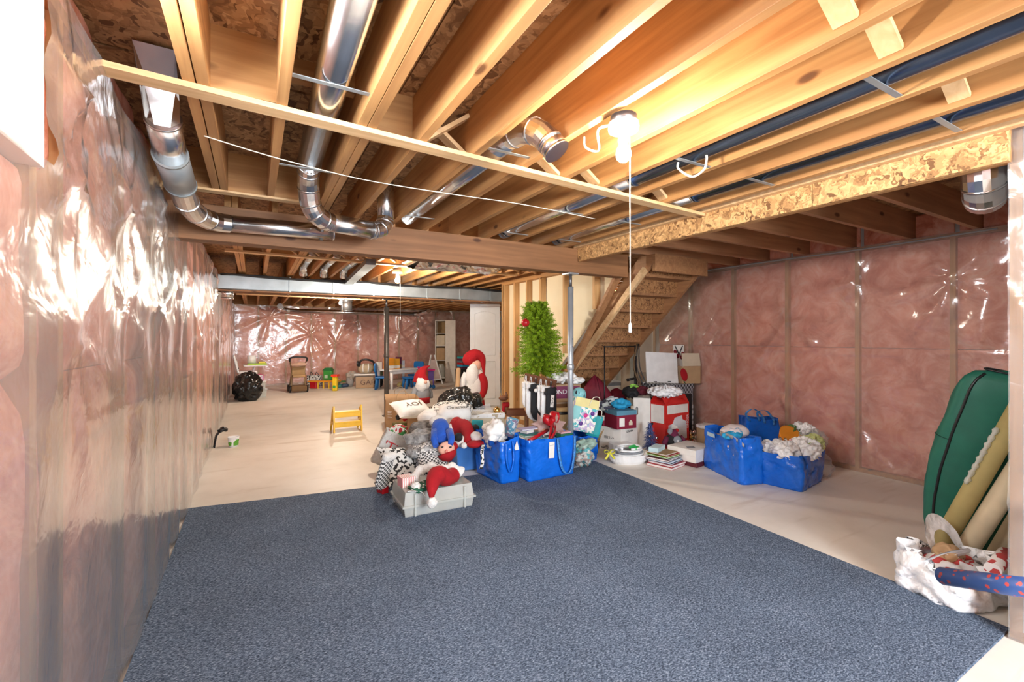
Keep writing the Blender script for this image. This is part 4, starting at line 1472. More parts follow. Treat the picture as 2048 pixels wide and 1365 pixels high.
# Santa hat draped over the front
h = thing('santa_hat', 'red Santa hat with white fur brim drooping over the clear storage box', 'hat', onbox(BW * .5, BD * .5, 0), a)
def L(u, v, dd): return h.matrix_world.inverted() @ ATD(u, v, dd)
bpy.context.view_layer.update()
pts = [L(908, 950, 3.50), L(893, 956, 3.42), L(878, 950, 3.36), L(868, 960, 3.28), L(864, 980, 3.20), L(863, 996, 3.185)]
m = MB(); m.tube(bez(pts, 5), [.055 + (.065 - .055) * min(1, i / 8) if i < 12 else .068 - (i - 12) / 14 * .056 for i in range(26)], 14); m.build('cone', RED, h)
pc = L(864, 1006, 3.175)
m = MB(); m.blob(pc, (.036, .036, .036), .006, 50, 3, 18, 12); m.build('pompom', WFUR, h)
bp = [L(826, 962, 3.45), L(838, 944, 3.50), L(860, 936, 3.53), L(885, 940, 3.55), L(905, 936, 3.58), L(924, 946, 3.60)]
m = MB(); m.tube(bez(bp, 4), [.036 + .008 * math.sin(i * 1.7) for i in range(21)], 12); m.build('fur_brim', WFUR, h)
# green star cloth band across the lid
gp = [onbox(.07, .02, ZT + .012), onbox(.16, .05, ZT + .02), onbox(.28, .10, ZT + .025), onbox(.40, .16, ZT + .03), onbox(BW - .04, .24, ZT + .05)]
m = MB(); m.ribbon(bez(gp, 5), .11, .02, (math.cos(a + 2.1), math.sin(a + 2.1), .15)); tag(m.build('star_cloth', GRDOT), 'dark green cloth with white stars lying on the clear storage box', 'cloth')
q = onbox(.02, .12, ZT)
m = MB(); m.bbox(0, 0, 0, .10, .10, .07, .004); gb = thing('gift_box', 'pink and white striped gift box on the clear storage box', 'box', q, a + .15); m.build('body', PKSTR, gb)
m = MB(); m.bbox(-.003, -.003, .052, .103, .103, .073, .003); m.build('lid', PKSTR, gb)
pm_ = ATD(832, 974, 3.33)
soft('fur_ball', 'white fur pompom beside the striped gift box', 'pompom', pm_, (.036, .036, .034), WFUR, .006, 50, 2)
rp_ = [onbox(.03, .03, ZT + .005), onbox(.07, .0, ZT + .012), onbox(.12, -.012, ZT + .002), onbox(.15, -.028, ZT - .035)]
m = MB(); m.ribbon(bez(rp_, 6), .03, .003, (math.cos(a + 1.6), math.sin(a + 1.6), 0)); tag(m.build('ribbon', WCLOTH), 'white ribbon with print curling over the storage box edge', 'ribbon')

# plaid stocking and little red box at the left foot of the box
def puffy(outline, th, n=3):
    """inflated flat shape in xz plane"""
    c = Vector((sum(p[0] for p in outline) / len(outline), sum(p[1] for p in outline) / len(outline)))
    m = MB(); vs = []
    K = len(outline)
    lv = [(1.0, 0.0), (.97, .5), (.86, .85), (.6, 1.0)]
    for sgn in (1, -1):
        for s, t in (lv if sgn > 0 else lv[1:]):
            for p in outline: vs.append((c.x + (p[0] - c.x) * s, sgn * th / 2 * t, c.y + (p[1] - c.y) * s))
    fs = []
    def quad(a, b, fl):
        for k in range(K):
            j = (k + 1) % K
            f = (a + k, a + j, b + j, b + k)
            fs.append(f[::-1] if fl else f)
    quad(0, K, 1); quad(K, 2 * K, 1); quad(2 * K, 3 * K, 1); fs.append([3 * K + k for k in range(K)])
    quad(0, 4 * K, 0); quad(4 * K, 5 * K, 0); quad(5 * K, 6 * K, 0); fs.append([6 * K + k for k in range(K)][::-1])
    return m.add(vs, fs, True)


STK = [(-.07, 0), (.07, 0), (.075, -.10), (.07, -.22), (.10, -.30), (.17, -.36), (.18, -.41), (.13, -.44), (.04, -.42), (-.04, -.38), (-.08, -.31), (-.075, -.15)]
st = thing('stocking', 'black and white plaid stocking slumped against the clear storage box', 'stocking', FZ(777, 995, CZ), .5)
m = puffy([(x * .8, y * .8) for x, y in STK], .05); m.build('sock', BWCHK, st, loc=(0, 0, .34), rot=(.35, 0, 0))
m = MB(); m.bbox(-.062, -.03, 0, .062, .03, .06, .02); m.build('cuff', WFUR, st, loc=(0, .0, .30), rot=(.35, 0, 0))
q = FZ(764, 988, CZ)
t, w_, d_ = box_thing('gift_box', 'small red and white box on the carpet beside the plaid stocking', 'box', FZ(753, 985, CZ), FZ(765, 990, CZ), FZ(749, 975, CZ), .10, REDG, CZ, lid=(.03, WCARD))

# Christmas gift bag leaning on the heap
gb = thing('gift_bag', 'patterned Christmas gift bag with red lettering leaning on the heap', 'gift bag', FZ(766, 943, 0) + Vector((0, 0, .062)), -.15)
bm_ = sack_mesh(.26, .10, .34, 1.0, .006, 4, .008, 8, None, 0, .0, 2)
bo = bm_.build('body', pattern('grey_paper', (.55, .53, .50), (.60, .58, .55), 40), gb, rot=(.1, .45, 0))
lt = lettering("'Tis", .13, REDTXT, bo, (0, -.068, .20), (PI / 2, 0, 0))
for s in (-1, 1):
    m = MB(); m.tube(bez([(-.06, s * .05, .33), (-.05, s * .05, .40), (.05, s * .05, .40), (.06, s * .05, .33)], 6), .003, 6); m.build('handle', WIRE, bo)
soft('tissue_paper', 'red and green tissue paper poking out of the gift bag', 'paper', (1.245, 4.455, .375), (.085, .045, .055), XMASP, .025, 12, 5, ridge=True)

# printed cushion, white sack, grey furs
base = thing('laundry_sack', 'big white fabric sack under the grey fur blankets', 'sack', FZ(850, 936, 0))
m = MB(); m.blob((0, .02, .11), (.21, .22, .15), .03, 7, 8, 30, 18, .8, None, 0.0); m.build('body', WCLOTH, base)
m = MB(); m.pillow(.46, .40, .15, None, .01, 4)
tag(m.build('cushion', BWPAT, loc=ATD(812, 931, 4.02), rot=(.75, .15, .25)), 'cushion with black and white print leaning on the heap', 'cushion')
m = MB(); m.pillow(.26, .26, .09, None, .01, 6)
tag(m.build('cushion', BWCHK, loc=ATD(862, 916, 3.95), rot=(.6, 0, -.1)), 'black and white plaid cushion between the doll and the Santa hat', 'cushion')
soft('fur_blanket', 'rolled mid-grey fur blanket on top of the heap', 'blanket', ATD(845, 878, 4.18), (.165, .13, .075), GFUR, .028, 13, 4, .85, rz=-.5)
soft('fur_blanket', 'lower folded grey fur blanket with pale tag in the heap', 'blanket', ATD(850, 900, 4.05), (.165, .14, .065), C('light_grey_fur', (.34, .34, .34), .95, var=.5, scale=28, bump=1.0, bscale=70, sheen=.15), .026, 13, 7, .85, rz=-.4)
soft('fur_blanket', 'dark mottled fur roll behind the grey blankets', 'blanket', ATD(850, 858, 4.40), (.16, .11, .075), C('brown_grey_fur', (.20, .18, .165), .95, var=.6, scale=26, bump=1.0, bscale=70), .016, 9, 9, .9, rz=-.6)
m = MB(); m.box(-.02, -.001, -.012, .02, .001, .012); tag(m.build('care_tag', WCARD, loc=ATD(845, 901, 3.86), rot=(.3, .2, .5)), 'little white care tag on the grey fur blanket', 'tag')

# plush doll lying head down
doll = thing('plush_doll', 'plush doll in blue lying head down with a red hat on the heap', 'doll', ATD(890, 890, 3.95))
def LD(u, v, dd): return ATD(u, v, dd) - ATD(890, 890, 3.95)
m = MB(); m.tube(bez([LD(880, 848, 4.18), LD(882, 864, 4.10), LD(888, 880, 4.00)], 5), [.07, .075, .08, .082, .082, .08, .078, .074, .07, .062, .05], 14); m.build('body', BLUEF, doll)
m = MB(); m.blob(LD(893, 898, 3.93), (.072, .062, .062), .003, 10, 1, 20, 14); hd_ = m.build('head', PEACH, doll)
m = MB(); m.blob(LD(893, 903, 3.865), (.014, .014, .014)); m.build('nose', C('rose_felt', (.7, .25, .2), .8), doll)
for du in (-8, 8):
    m = MB(); m.blob(LD(893 + du, 895, 3.874), (.012, .006, .008)); m.build('eye', DRKTXT, doll)
m = MB(); m.lathe([(.078, 0), (.080, .02), (.06, .05), (.02, .075), (.001, .08)][::-1], 18, Matrix.Translation(LD(894, 906, 3.93)) @ Matrix.Rotation(PI - .35, 4, 'X') @ Matrix.Rotation(.2, 4, 'Y')); m.build('hat', RED, doll)
m = MB(); m.tube([LD(870, 862, 4.05), LD(868, 880, 3.98), LD(872, 893, 3.93)], [.035, .03, .025], 10); m.build('arm', BLUEF, doll)
m = MB(); m.tube([LD(899, 862, 4.02), LD(903, 878, 3.95), LD(901, 890, 3.90)], [.035, .03, .022], 10); m.build('arm', BLUEF, doll)
m = MB(); m.blob(LD(876, 843, 4.22), (.085, .075, .05), .012, 14, 4, 20, 12); m.build('fur_collar', WFUR, doll)

# blue tub with Santa plush toys
o, a2, w2, d2_ = rect(FZ(914, 944, CZ), FZ(963, 938, CZ), FZ(908, 925, CZ))
d2_ = .34
tub = thing('plastic_tub', 'blue translucent plastic tub heaped with Santa plush toys', 'tub', (o.x, o.y, CZ), a2)
shell(w2, d2_, 0, .235, .004, -.014, .006).build('body', BLUET, tub)
m = MB(); m.box(-.014, -.014, .228, w2 + .014, 0, .24); m.box(-.014, d2_, .228, w2 + .014, d2_ + .014, .24); m.box(-.014, 0, .228, 0, d2_, .24); m.box(w2, 0, .228, w2 + .014, d2_, .24); m.build('rim', BLUET, tub)
m = MB(); m.bbox(.02, .02, .01, w2 - .02, d2_ - .02, .2, .03); tag(m.build('folded_cloth', CYAN, loc=(o.x, o.y, CZ), rot=(0, 0, a2)), 'folded blue cloth filling the plastic tub', 'cloth')
hat2 = thing('santa_hat', 'red Santa hat with white band and pompom lying in the blue tub', 'hat', ATD(930, 870, 4.35))
def LH(u, v, dd): return ATD(u, v, dd) - ATD(930, 870, 4.35)
m = MB(); m.tube(bez([LH(912, 852, 4.55), LH(930, 856, 4.45), LH(938, 870, 4.32), LH(932, 886, 4.22)], 5), [.09, .088, .085, .08, .078, .075, .07, .066, .062, .058, .052, .046, .04, .034, .028, .02], 14); m.build('cone', RED, hat2)
m = MB(); m.tube(bez([LH(899, 868, 4.45), LH(905, 850, 4.5), LH(918, 842, 4.52), LH(930, 842, 4.5)], 4), .03, 12); m.build('band', WFUR, hat2)
m = MB(); m.blob(LH(928, 892, 4.18), (.028, .028, .028), .005, 50, 6, 14, 10); m.build('pompom', WFUR, hat2)
for k, (u, v, dd, r, lb) in enumerate(((917, 875, 4.22, .040, 'black pompom between the doll and the red hat'), (951, 858, 4.40, .040, 'black pompom at the right of the red hat'))):
    soft('pompom', lb, 'pompom', ATD(u, v, dd), (r, r, r), BLACKC, .004, 40, k)
for k, (u, v, dd, r, mt, lb) in enumerate(((952, 874, 4.28, (.06, .055, .05), WFUR, 'white plush lump on the right rim of the blue tub'), (951, 889, 4.22, (.09, .06, .035), RED, 'red felt bundle spilling over the blue tub rim'), (908, 894, 4.15, (.035, .04, .04), RED, 'red mitten on the left rim of the blue tub'),
                                           (912, 846, 4.55, (.06, .06, .045), RED, 'red plush lump behind the doll'), (922, 884, 4.28, (.07, .06, .05), WFUR, 'white plush lump in the middle of the blue tub'), (919, 845, 4.62, (.04, .04, .04), GOLD, 'small gold bauble beside the red plush lump'))):
    soft('plush_toy' if k < 5 else 'bauble', lb, 'plush toy' if k < 5 else 'ornament', ATD(u, v, dd), r, mt, .008 if k < 5 else 0, 14, k)
# white sweaters with dark print behind
for k, (u, v, dd, r, tx, lb) in enumerate(((868, 838, 4.95, (.17, .14, .11), "'TIS", 'white printed sweatshirt crumpled beside the fur roll'), (906, 832, 4.9, (.19, .14, .12), 'Christmas', 'white printed sweatshirt folded behind the Santa hats'))):
    t = thing('sweatshirt', lb, 'clothing', ATD(u, v, dd))
    m = MB(); m.blob((0, 0, 0), r, .02, 9, k + 3, 26, 16, .85); m.build('cloth', WCLOTH, t)
    bpy.context.view_layer.update()
    lettering(tx, .055, DRKTXT, t, (0.0, -r[1] * .80, r[2] * .88), (.75, 0, -.35 + .3 * k))
# supporting bin of the sweatshirts
m = MB(); m.blob((0, 0, .16), (.27, .20, .2), .02, 6, 21, 30, 20, .8, None, 0.0)
sb = thing('laundry_sack', 'white sack under the printed sweatshirts', 'sack', FZ(890, 911, 0)); m.build('body', WCLOTH, sb)
# patterned blanket in front of the black bag
soft('blanket', 'white blanket with black leaf print in front of the black bag', 'blanket', ATD(905, 818, 5.35), (.24, .14, .085), BWPAT, .02, 9, 12, .85, rz=-.5)
soft('blanket', 'plain white blanket folded beneath the leaf print blanket', 'blanket', ATD(890, 830, 5.2), (.20, .15, .07), WCLOTH, .02, 9, 13, .85, rz=-.5)
p = FZ(921, 870, 0)
trash_bag('black garbage bag with silver specks behind the sweatshirts', (p.x, p.y), (.31, .27, .31), 5, .05, SPECK)
# spotted cow-print lump low on the right of the tub
soft('fleece_bundle', 'white fleece with black specks beside the blue tub', 'fleece', ATD(967, 888, 4.55), (.07, .07, .09), pattern('cow_print', (.03, .03, .03), (.82, .80, .77), 60, 'patch', third=(.82, .80, .77)), .01, 12, 4)
m = MB(); m.ribbon(bez([ATD(967, 890, 4.16), ATD(964, 905, 4.09), ATD(965, 925, 4.07), ATD(962, 938, 4.08)], 5), .03, .004, (.8, -.4, 0)); tag(m.build('fleece_strip', MATS['cow_print']), 'speckled fleece strip hanging between the tub and blue bag', 'fleece')

# ------------------------------------------------------------------ brown bags and pillow behind
def paper_bag(label, c0, c1, c2, h, seed, handles=True, text=False, mat=None):
    o, a, w, d = rect(c0, c1, c2)
    t = thing('paper_bag', label, 'paper bag', (o.x, o.y, 0), a)
    m = sack_mesh(w, d, h, 1.02, .006, seed, .006, 10, None, 0, .006, 2)
    body = m.build('body', mat or PAPER, t, loc=(w / 2, d / 2, 0))
    if handles:
        for y in (0, d):
            m = MB(); m.tube(bez([(w * .32, y, h - .02), (w * .34, y, h + .06), (w * .5, y, h + .115), (w * .66, y, h + .06), (w * .68, y, h - .02)], 6), .003, 6); m.build('handle', TAN, t)
    return t, w, d
c0, c1 = FZ(772, 868, 0), FZ(838, 864, 0)
t, w, d = paper_bag('tall brown paper bag with twisted handles behind the gold tin', c0, c1, FZ(768, 852), .46, 3)
for k in range(5):
    m = MB(); m.box(0, 0, 0, .06 - .01 * (k % 2), .001, .006); m.build('printed_line', WTXT, t, loc=(.02, -.008, .30 - k * .022))
c0, c1 = FZ(815, 880, 0), FZ(874, 876, 0)
paper_bag('wide brown paper bag in front under the stuffed pillow', c0, c1, FZ(812, 868), .30, 6, handles=False)
tin = thing('tin_canister', 'gold square tin full of red toys before the paper bags', 'tin', FZ(803, 879, 0), .12)
m = shell(.15, .12, 0, .17, .003); xf(m, T(-.075, 0)); m.build('body', C('brass_paint', (.45, .31, .08), .4, metal=.3), tin)
m = MB(); m.box(-.078, -.003, .165, .078, .123, .20); m.build('rim_band', C('olive_band', (.14, .14, .04), .5), tin)
for k, (du, dv, r, mt) in enumerate(((-9, -43, .035, BLACKP), (-2, -44, .03, REDG), (5, -40, .032, RED), (2, -50, .025, GOLD), (9, -46, .028, BLACKP))):
    soft('toy', ('black toy wheel in the gold tin', 'glossy red toy piece in the gold tin', 'red felt toy in the gold tin', 'gold toy piece in the gold tin', 'black toy piece at the right of the gold tin')[k], 'toy', ATD(805 + du, 878 + dv, 5.82), (r, r, r), mt, .006, 20, k)
pl = thing('throw_pillow', 'white throw pillow lettered JOY lying on the paper bags', 'pillow', ATD(823, 818, 5.75), .55)
m = MB(); m.pillow(.46, .40, .17, None, .008, 3); cu_ = m.build('cushion', WCLOTH, pl, rot=(.32, 0, -.45))
lettering('JOY', .13, C('brown_thread', (.12, .07, .04), .8), cu_, (.0, -.03, .087), (0, 0, PI))
# gnome behind the paper bag
def gnome_small():
    p = ATD(842, 800, 7.18)
    t = thing('gnome_figure', 'small standing gnome with red hat and white beard behind the paper bags', 'gnome', (p.x, p.y, 0), .4)
    t.scale = (1.09, 1.09, 1.09)
    s = .80
    for x in (-.05, .05):
        m = MB(); m.tube([(x, 0, .02), (x, 0, .28)], [.035, .03], 10); m.build('leg', C('navy_felt', (.02, .025, .06), .9), t)
        m = MB(); m.blob((x, -.03, .03), (.04, .07, .03), flat=0.0); m.build('boot', BLACKC, t)
    m = MB(); m.lathe([(.10, .24), (.12, .30), (.125, .38), (.10, .48), (.06, .53)], 18); m.build('body', GREYF, t)
    m = MB(); m.lathe([(.127, .25), (.128, .33), (.122, .335)], 18); m.build('belt_band', RED, t)
    m = MB(); m.blob((-.02, -.05, .52), (.11, .08, .12), .02, 16, 4, 18, 14); m.build('beard', WFUR, t)
    m = MB(); m.blob((-.03, -.13, .56), (.025, .025, .025)); m.build('nose', PEACH, t)
    m = MB(); m.tube(bez([(0, 0, .56), (.0, 0, .66), (.06, 0, .74), (.17, 0, .78)], 5), [.115, .112, .105, .1, .092, .084, .076, .068, .06, .052, .044, .036, .028, .02, .013, .006], 16); m.build('hat', RED, t)
    for s in (-1, 1):
        m = MB(); m.tube([(s * .10, 0, .47), (s * .16, -.02, .38), (s * .15, -.05, .31)], [.04, .038, .03], 10); m.build('arm', GREYF, t)
gnome_small()
def gnome_tall():
    p = FZ(950, 838, 0)
    t = thing('santa_figure', 'tall standing Santa figure in white coat and red hat before the white door', 'figure', (p.x, p.y, 0), -.35)
    m = MB(); m.lathe([(.17, 0), (.175, .05), (.16, .22), (.15, .30)], 20); m.build('skirt', RED, t)
    m = MB(); m.blob((0, 0, .52), (.19, .15, .32), .012, 9, 3, 26, 20); m.build('coat', WFUR, t)
    m = MB(); m.blob((0, -.02, .86), (.10, .09, .10), 0); m.build('head', PEACH, t)
    m = MB(); m.blob((-.05, -.10, .70), (.10, .06, .19), .018, 12, 6, 18, 16); m.build('beard', WFUR, t)
    m = MB(); m.blob((-.03, -.115, .85), (.018, .018, .018)); m.build('nose', PEACH, t)
    m = MB(); m.tube(bez([(-.10, -.01, .86), (-.08, 0, .96), (.02, 0, 1.02), (.11, -.01, .97), (.13, -.03, .84), (.14, -.06, .72)], 5),
                     [.07, .085, .10, .11, .115, .118, .118, .115, .112, .108, .10, .092, .085, .078, .07, .062, .055, .05, .045, .04, .035, .03, .026, .022, .018, .012], 14); m.build('hat', RED, t)
    m = MB(); m.blob((.14, -.065, .70), (.02, .02, .025)); m.build('hat_bell', GOLD, t)
    m = MB(); m.tube(bez([(.09, -.10, .72), (.13, -.16, .60), (.12, -.20, .46), (.05, -.23, .34)], 5), [.05, .055, .058, .06, .06, .06, .06, .058, .056, .054, .052, .05, .048, .046, .044, .042], 12); m.build('sleeve', RED, t)
    m = MB(); m.blob((.04, -.235, .30), (.05, .045, .045), .004); m.build('mitten', GREYF, t)
    m = MB(); m.tube(bez([(-.14, -.06, .74), (-.20, -.08, .6), (-.20, -.10, .46)], 5), .05, 12); m.build('sleeve', WFUR, t)
gnome_tall()
a, b = FZ(911, 850, 0), ATD(917, 738, 7.2)
m = MB(); m.tube([(a.x, a.y, 0.018), b], .035, 14); tag(m.build('cardboard_tube', CARD), 'brown cardboard tube leaning beside the Santa figure', 'tube')
# dark cases behind the gnome
t, w_, d_ = box_thing('storage_case', 'black and white striped storage case behind the stuffed pillow', 'case', FZ(856, 862), FZ(879, 866), FZ(854, 850), .34, pattern('case_stripes', (.03, .03, .03), (.5, .47, .40), 9, 'stripe'))

# ================================================================== BLUE TOTE BAGS IN THE MIDDLE
tA, wA, dA = tote('slim blue tote bag stuffed with white lace beside the plastic tub', FZ(972, 940, CZ), FZ(1003, 970, CZ), FZ(1040, 962, CZ), .40, 3, 1.02, .016, .03, zb=CZ, bulge=.04)
strap_loop(tA, [(-wA * .3, -dA / 2 - .02, .36), (-wA * .32, -dA / 2 - .035, .2), (-wA * .1, -dA / 2 - .03, .10), (wA * .05, -dA / 2 - .035, .22), (wA * .05, -dA / 2 - .02, .37)], .022, BLUEB)
m = MB(); m.add([(-.03, 0, 0), (.03, 0, 0), (.005, -.004, .085)], [(0, 1, 2)]); m.add([(-.03, .002, 0), (.03, .002, 0), (.005, -.002, .085)], [(2, 1, 0)]); m.build('paper_tag', WCARD, tA, loc=(wA * .2, -dA / 2 - .028, .29))
tB, wB, dB = tote('wide blue tote bag with long strap heaped with ribbons and books', FZ(1034, 940, CZ), FZ(1057, 965, CZ), FZ(1149, 947, CZ), .37, 8, 1.05, .012, .015, zb=CZ, bulge=.02)
strap_loop(tB, [(wB * .10, -dB / 2 - .02, .36), (wB * .11, -dB / 2 - .032, .22), (wB * .17, -dB / 2 - .036, .08), (wB * .28, -dB / 2 - .036, .022), (wB * .38, -dB / 2 - .036, .06), (wB * .45, -dB / 2 - .034, .2), (wB * .47, -dB / 2 - .024, .36)], .026)
m = MB(); m.box(-.030, -.002, 0, .030, .002, .145); m.build('care_label', WCARD, tB, loc=(-wB * .06, -dB / 2 - .030, .19), rot=(-.05, .08, 0))
lettering('-----', .03, C('grey_print', (.35, .35, .36), .7), tB, (-wB * .055, -dB / 2 - .0345, .31), (PI / 2, .0, 0))
# contents of the slim bag
pA = tA.location
soft('lace_cloth', 'white lace cloth bulging out of the slim blue tote bag', 'cloth', (pA.x - .02, pA.y + .0, .42), (.10, .11, .10), LACE, .035, 13, 2, ridge=True)
soft('lace_cloth', 'white lace end hanging over the rim of the slim blue tote bag', 'cloth', ATD(990, 862, 3.98), (.06, .05, .09), WCLOTH, .02, 14, 6, ry=.5, ridge=True)
cu = thing('paper_cup', 'patterned blue and grey paper cup in the slim tote bag', 'cup', ATD(1018, 872, 4.15), 0)
m = MB(); m.lathe([(.045, 0), (.058, .155), (.060, .16), (.056, .16), (.043, .006)], 20, T(0, 0, 0, .1, .2)); m.build('body', pattern('cup_print', (.12, .30, .42), (.22, .16, .24), 40, 'patch', .5, third=(.62, .62, .64)), cu)
# support inside bags
def filler(label, t, w, d, h, mat, k):
    m = MB(); m.bbox(-w * .46, -d * .44, .006, w * .46, d * .44, h, .05)
    o = m.build('folded_cloth', mat, loc=t.location, rot=t.rotation_euler)
    return tag(o, label, 'cloth')
filler('white cloth filling the slim blue tote bag', tA, wA, dA, .34, WCLOTH, 1)
filler('printed cloth filling the wide blue tote bag', tB, wB, dB, .315, pattern('pale_blue_print', (.10, .28, .36), (.55, .58, .60), 40, 'patch', third=(.06, .10, .16)), 2)
MBt = Matrix.Translation(tB.location) @ Matrix.Rotation(tB.rotation_euler.z, 4, 'Z')
def inB(x, y, z): return MBt @ Vector((x * wB, y * dB, z))
az = tB.rotation_euler.z
for k, (x, y, z, w, d, h, rz, mt, lb) in enumerate(((-.36, .02, .322, .24, .17, .02, .12, WCARD, 'white flat book in the wide tote bag'), (-.32, .05, .344, .20, .15, .016, -.1, C('green_cover', (.05, .25, .22)), 'green flat book in the wide tote bag'),
                                                    (-.20, .20, .362, .11, .09, .035, .3, PURPLE, 'purple box lying in the wide tote bag'), (.12, .22, .322, .14, .10, .05, .15, C('pale_orange_card', (.75, .42, .28)), 'pale orange card box in the wide tote bag'),
                                                    (-.30, .20, .398, .2, .1, .012, .0, C('lilac_cover', (.40, .36, .58)), 'lilac booklet in the wide tote bag'))):
    q = inB(x, y, z); book(lb, q, az + rz, w, d, h, mt, q.z, 'books and boxes in the wide tote bag')
m = MB(); m.tube([inB(-.40, -.30, .345), inB(.16, .0, .395)], .017, 12); tag(m.build('wrapping_roll', REDG), 'glossy red roll of wrapping lying across the wide tote bag', 'roll')
for k, (a_, b_) in enumerate((((-.3, -.36, .335), (.12, -.30, .345)), ((-.38, -.15, .335), (.0, -.12, .35)))):
    m = MB(); m.tube([inB(*a_), inB(*b_)], .02, 10); tag(m.build('wrapping_roll', MATS['pale_blue_print']), ('blue printed roll at the front rim of the wide tote bag', 'blue printed roll in the middle of the wide tote bag')[k], 'roll')
def bow(label, p, s, mat, rz=0):
    t = thing('ribbon_bow', label, 'bow', p, rz)
    for sgn in (-1, 1):
        m = MB(); pts = [(0, 0, 0), (sgn * .05, 0, .05), (sgn * .12, 0, .05), (sgn * .13, 0, 0), (sgn * .08, 0, -.03), (0, 0, 0)]
        m.ribbon(bez([Vector(q) * s for q in pts], 5), .055 * s, .003, (0, 1, .2)); m.build('loop', mat, t)
        m = MB(); m.ribbon(bez([Vector(q) * s for q in [(0, 0, 0), (sgn * .05, -.02, -.08), (sgn * .12, -.03, -.16)]], 5), .05 * s, .003, (.6 * sgn, .2, .4)); m.build('tail', mat, t)
    m = MB(); m.blob((0, -.01, 0), (.025 * s, .03 * s, .025 * s)); m.build('knot', mat, t)
    return t
bow('big glossy red ribbon bow standing in the wide tote bag', inB(.18, -.12, .50), 1.15, REDG, az + .6)
m = MB(); m.ribbon(bez([inB(.0, -.46, .36), inB(.12, -.40, .41), inB(.2, -.25, .44)], 6), .05, .004, (.3, .2, .8)); tag(m.build('ribbon', REDG), 'red ribbon tail over the front rim of the wide tote bag', 'ribbon')
STARW = C('rose_wood', (.42, .27, .24), .7)
def star(label, p, r, rx, ry, rz, mat):
    t = thing('wooden_star', label, 'star', p, rz)
    pts = [(math.cos(PI / 2 + k * PI / 5) * (r if k % 2 == 0 else r * .42), math.sin(PI / 2 + k * PI / 5) * (r if k % 2 == 0 else r * .42)) for k in range(10)]
    m = MB(); m.prism(pts, -.008, .008); m.build('board', mat, t, rot=(rx, ry, 0)); return t
star('big pinkish wooden star leaning at the right of the wide tote bag', inB(.40, .0, .43), .13, 1.2, .2, az + .2, STARW)
star('pinkish wooden star behind the red bow in the wide tote bag', inB(.10, .15, .45), .11, 1.25, -.3, az - .3, STARW)
soft('pine_cone', 'beige pine cone between the wooden stars', 'pine cone', inB(.42, .22, .345), (.025, .025, .04), CARDL, .008, 40, 2)
tr = thing('box', 'small green and pink tray box at the right rim of the wide tote bag', 'box', inB(.36, -.34, .33), az)
m = MB(); m.bbox(-.07, -.04, 0, .07, .04, .05, .004); m.build('body', GREENC, tr)
m = MB(); m.bbox(-.06, -.03, .05, .06, .03, .065, .004); m.build('lid', C('pink_card', (.60, .34, .40)), tr)

# small blue bag holding the floral gift bag behind the post
tC, wC, dC = tote('blue bag holding the floral gift bag behind the grey post', FZ(1140, 912, 0), FZ(1160, 925, CZ), FZ(1196, 917, CZ), .28, 15, 1.10, .02, .03, bulge=.03)
gb = thing('gift_bag', 'pale floral gift bag with yellow panel beside the grey post', 'gift bag', ATD(1160, 862, 4.68) , -.3)
m = sack_mesh(.27, .09, .33, 1.0, .003, 2, .006, 6, None, 0, 0, 1)
bo = m.build('body', FLORAL, gb, loc=(0, 0, .0), rot=(0, .22, 0))
m = MB(); m.box(-.13, -.050, .25, .13, -.046, .34); m.build('panel', C('pale_yellow_card', (.72, .63, .28)), bo)
m = MB(); m.box(-.14, -.051, .12, -.06, -.047, .25); m.build('panel', C('pale_teal_card', (.25, .55, .55)), bo)
m = MB(); m.tube(bez([(.02, -.05, .27), (.04, -.07, .36), (.11, -.06, .37), (.13, -.05, .28)], 6), .004, 6); m.build('handle', WIRE, bo)
for k in range(5):
    m = MB(); m.blob((0, 0, 0), (.022, .008, .022)); m.build('flower', (PURPLE, PINKC, WCARD, PURPLE, TEAL)[k], bo, loc=(-.03 + .035 * k, -.052, .08 + .03 * ((k * 3) % 5)))
gb = thing('gift_bag', 'teal gift bag with rope handle behind the floral gift bag', 'gift bag', ATD(1183, 872, 4.80), -.5)
m = sack_mesh(.14, .07, .22, 1.0, .003, 5, .006, 6, None, 0, 0, 1); bo = m.build('body', TEAL, gb, rot=(0, .25, 0))
m = MB(); m.tube(bez([(-.03, -.04, .2), (-.02, -.05, .28), (.03, -.05, .28), (.04, -.04, .2)], 6), .004, 6); m.build('handle', WIRE, bo)
soft('wrapped_bundle', 'crumpled bundle of teal and grey wrappings at the carpet edge', 'bundle', FZ(1173, 936, CZ) + Vector((0, .05, .105)), (.085, .08, .085), MIX1, .03, 14, 8, ridge=True)
soft('wrapped_bundle', 'pale green wrapping film bundle lying on the grey wrappings', 'bundle', ATD(1172, 889, 4.60), (.11, .08, .045), C('pale_green_film', (.32, .45, .38), .3, var=.3, scale=20), .02, 14, 9, ry=-.15, ridge=True)
for k in range(6):
    a_, b_ = FZ(1192 + k * 2, 905, 0) + Vector((0, .1, 0)), ATD(1192 + k * 3.0, 868 - (k % 3) * 4, 4.95)
    m = MB(); m.tube([(a_.x, a_.y, .02), b_], .006, 6); tag(m.build('twig', TAN), 'brown twig in the bunch between gift bags and white carton', 'twig', 'twigs beside the gift bags')

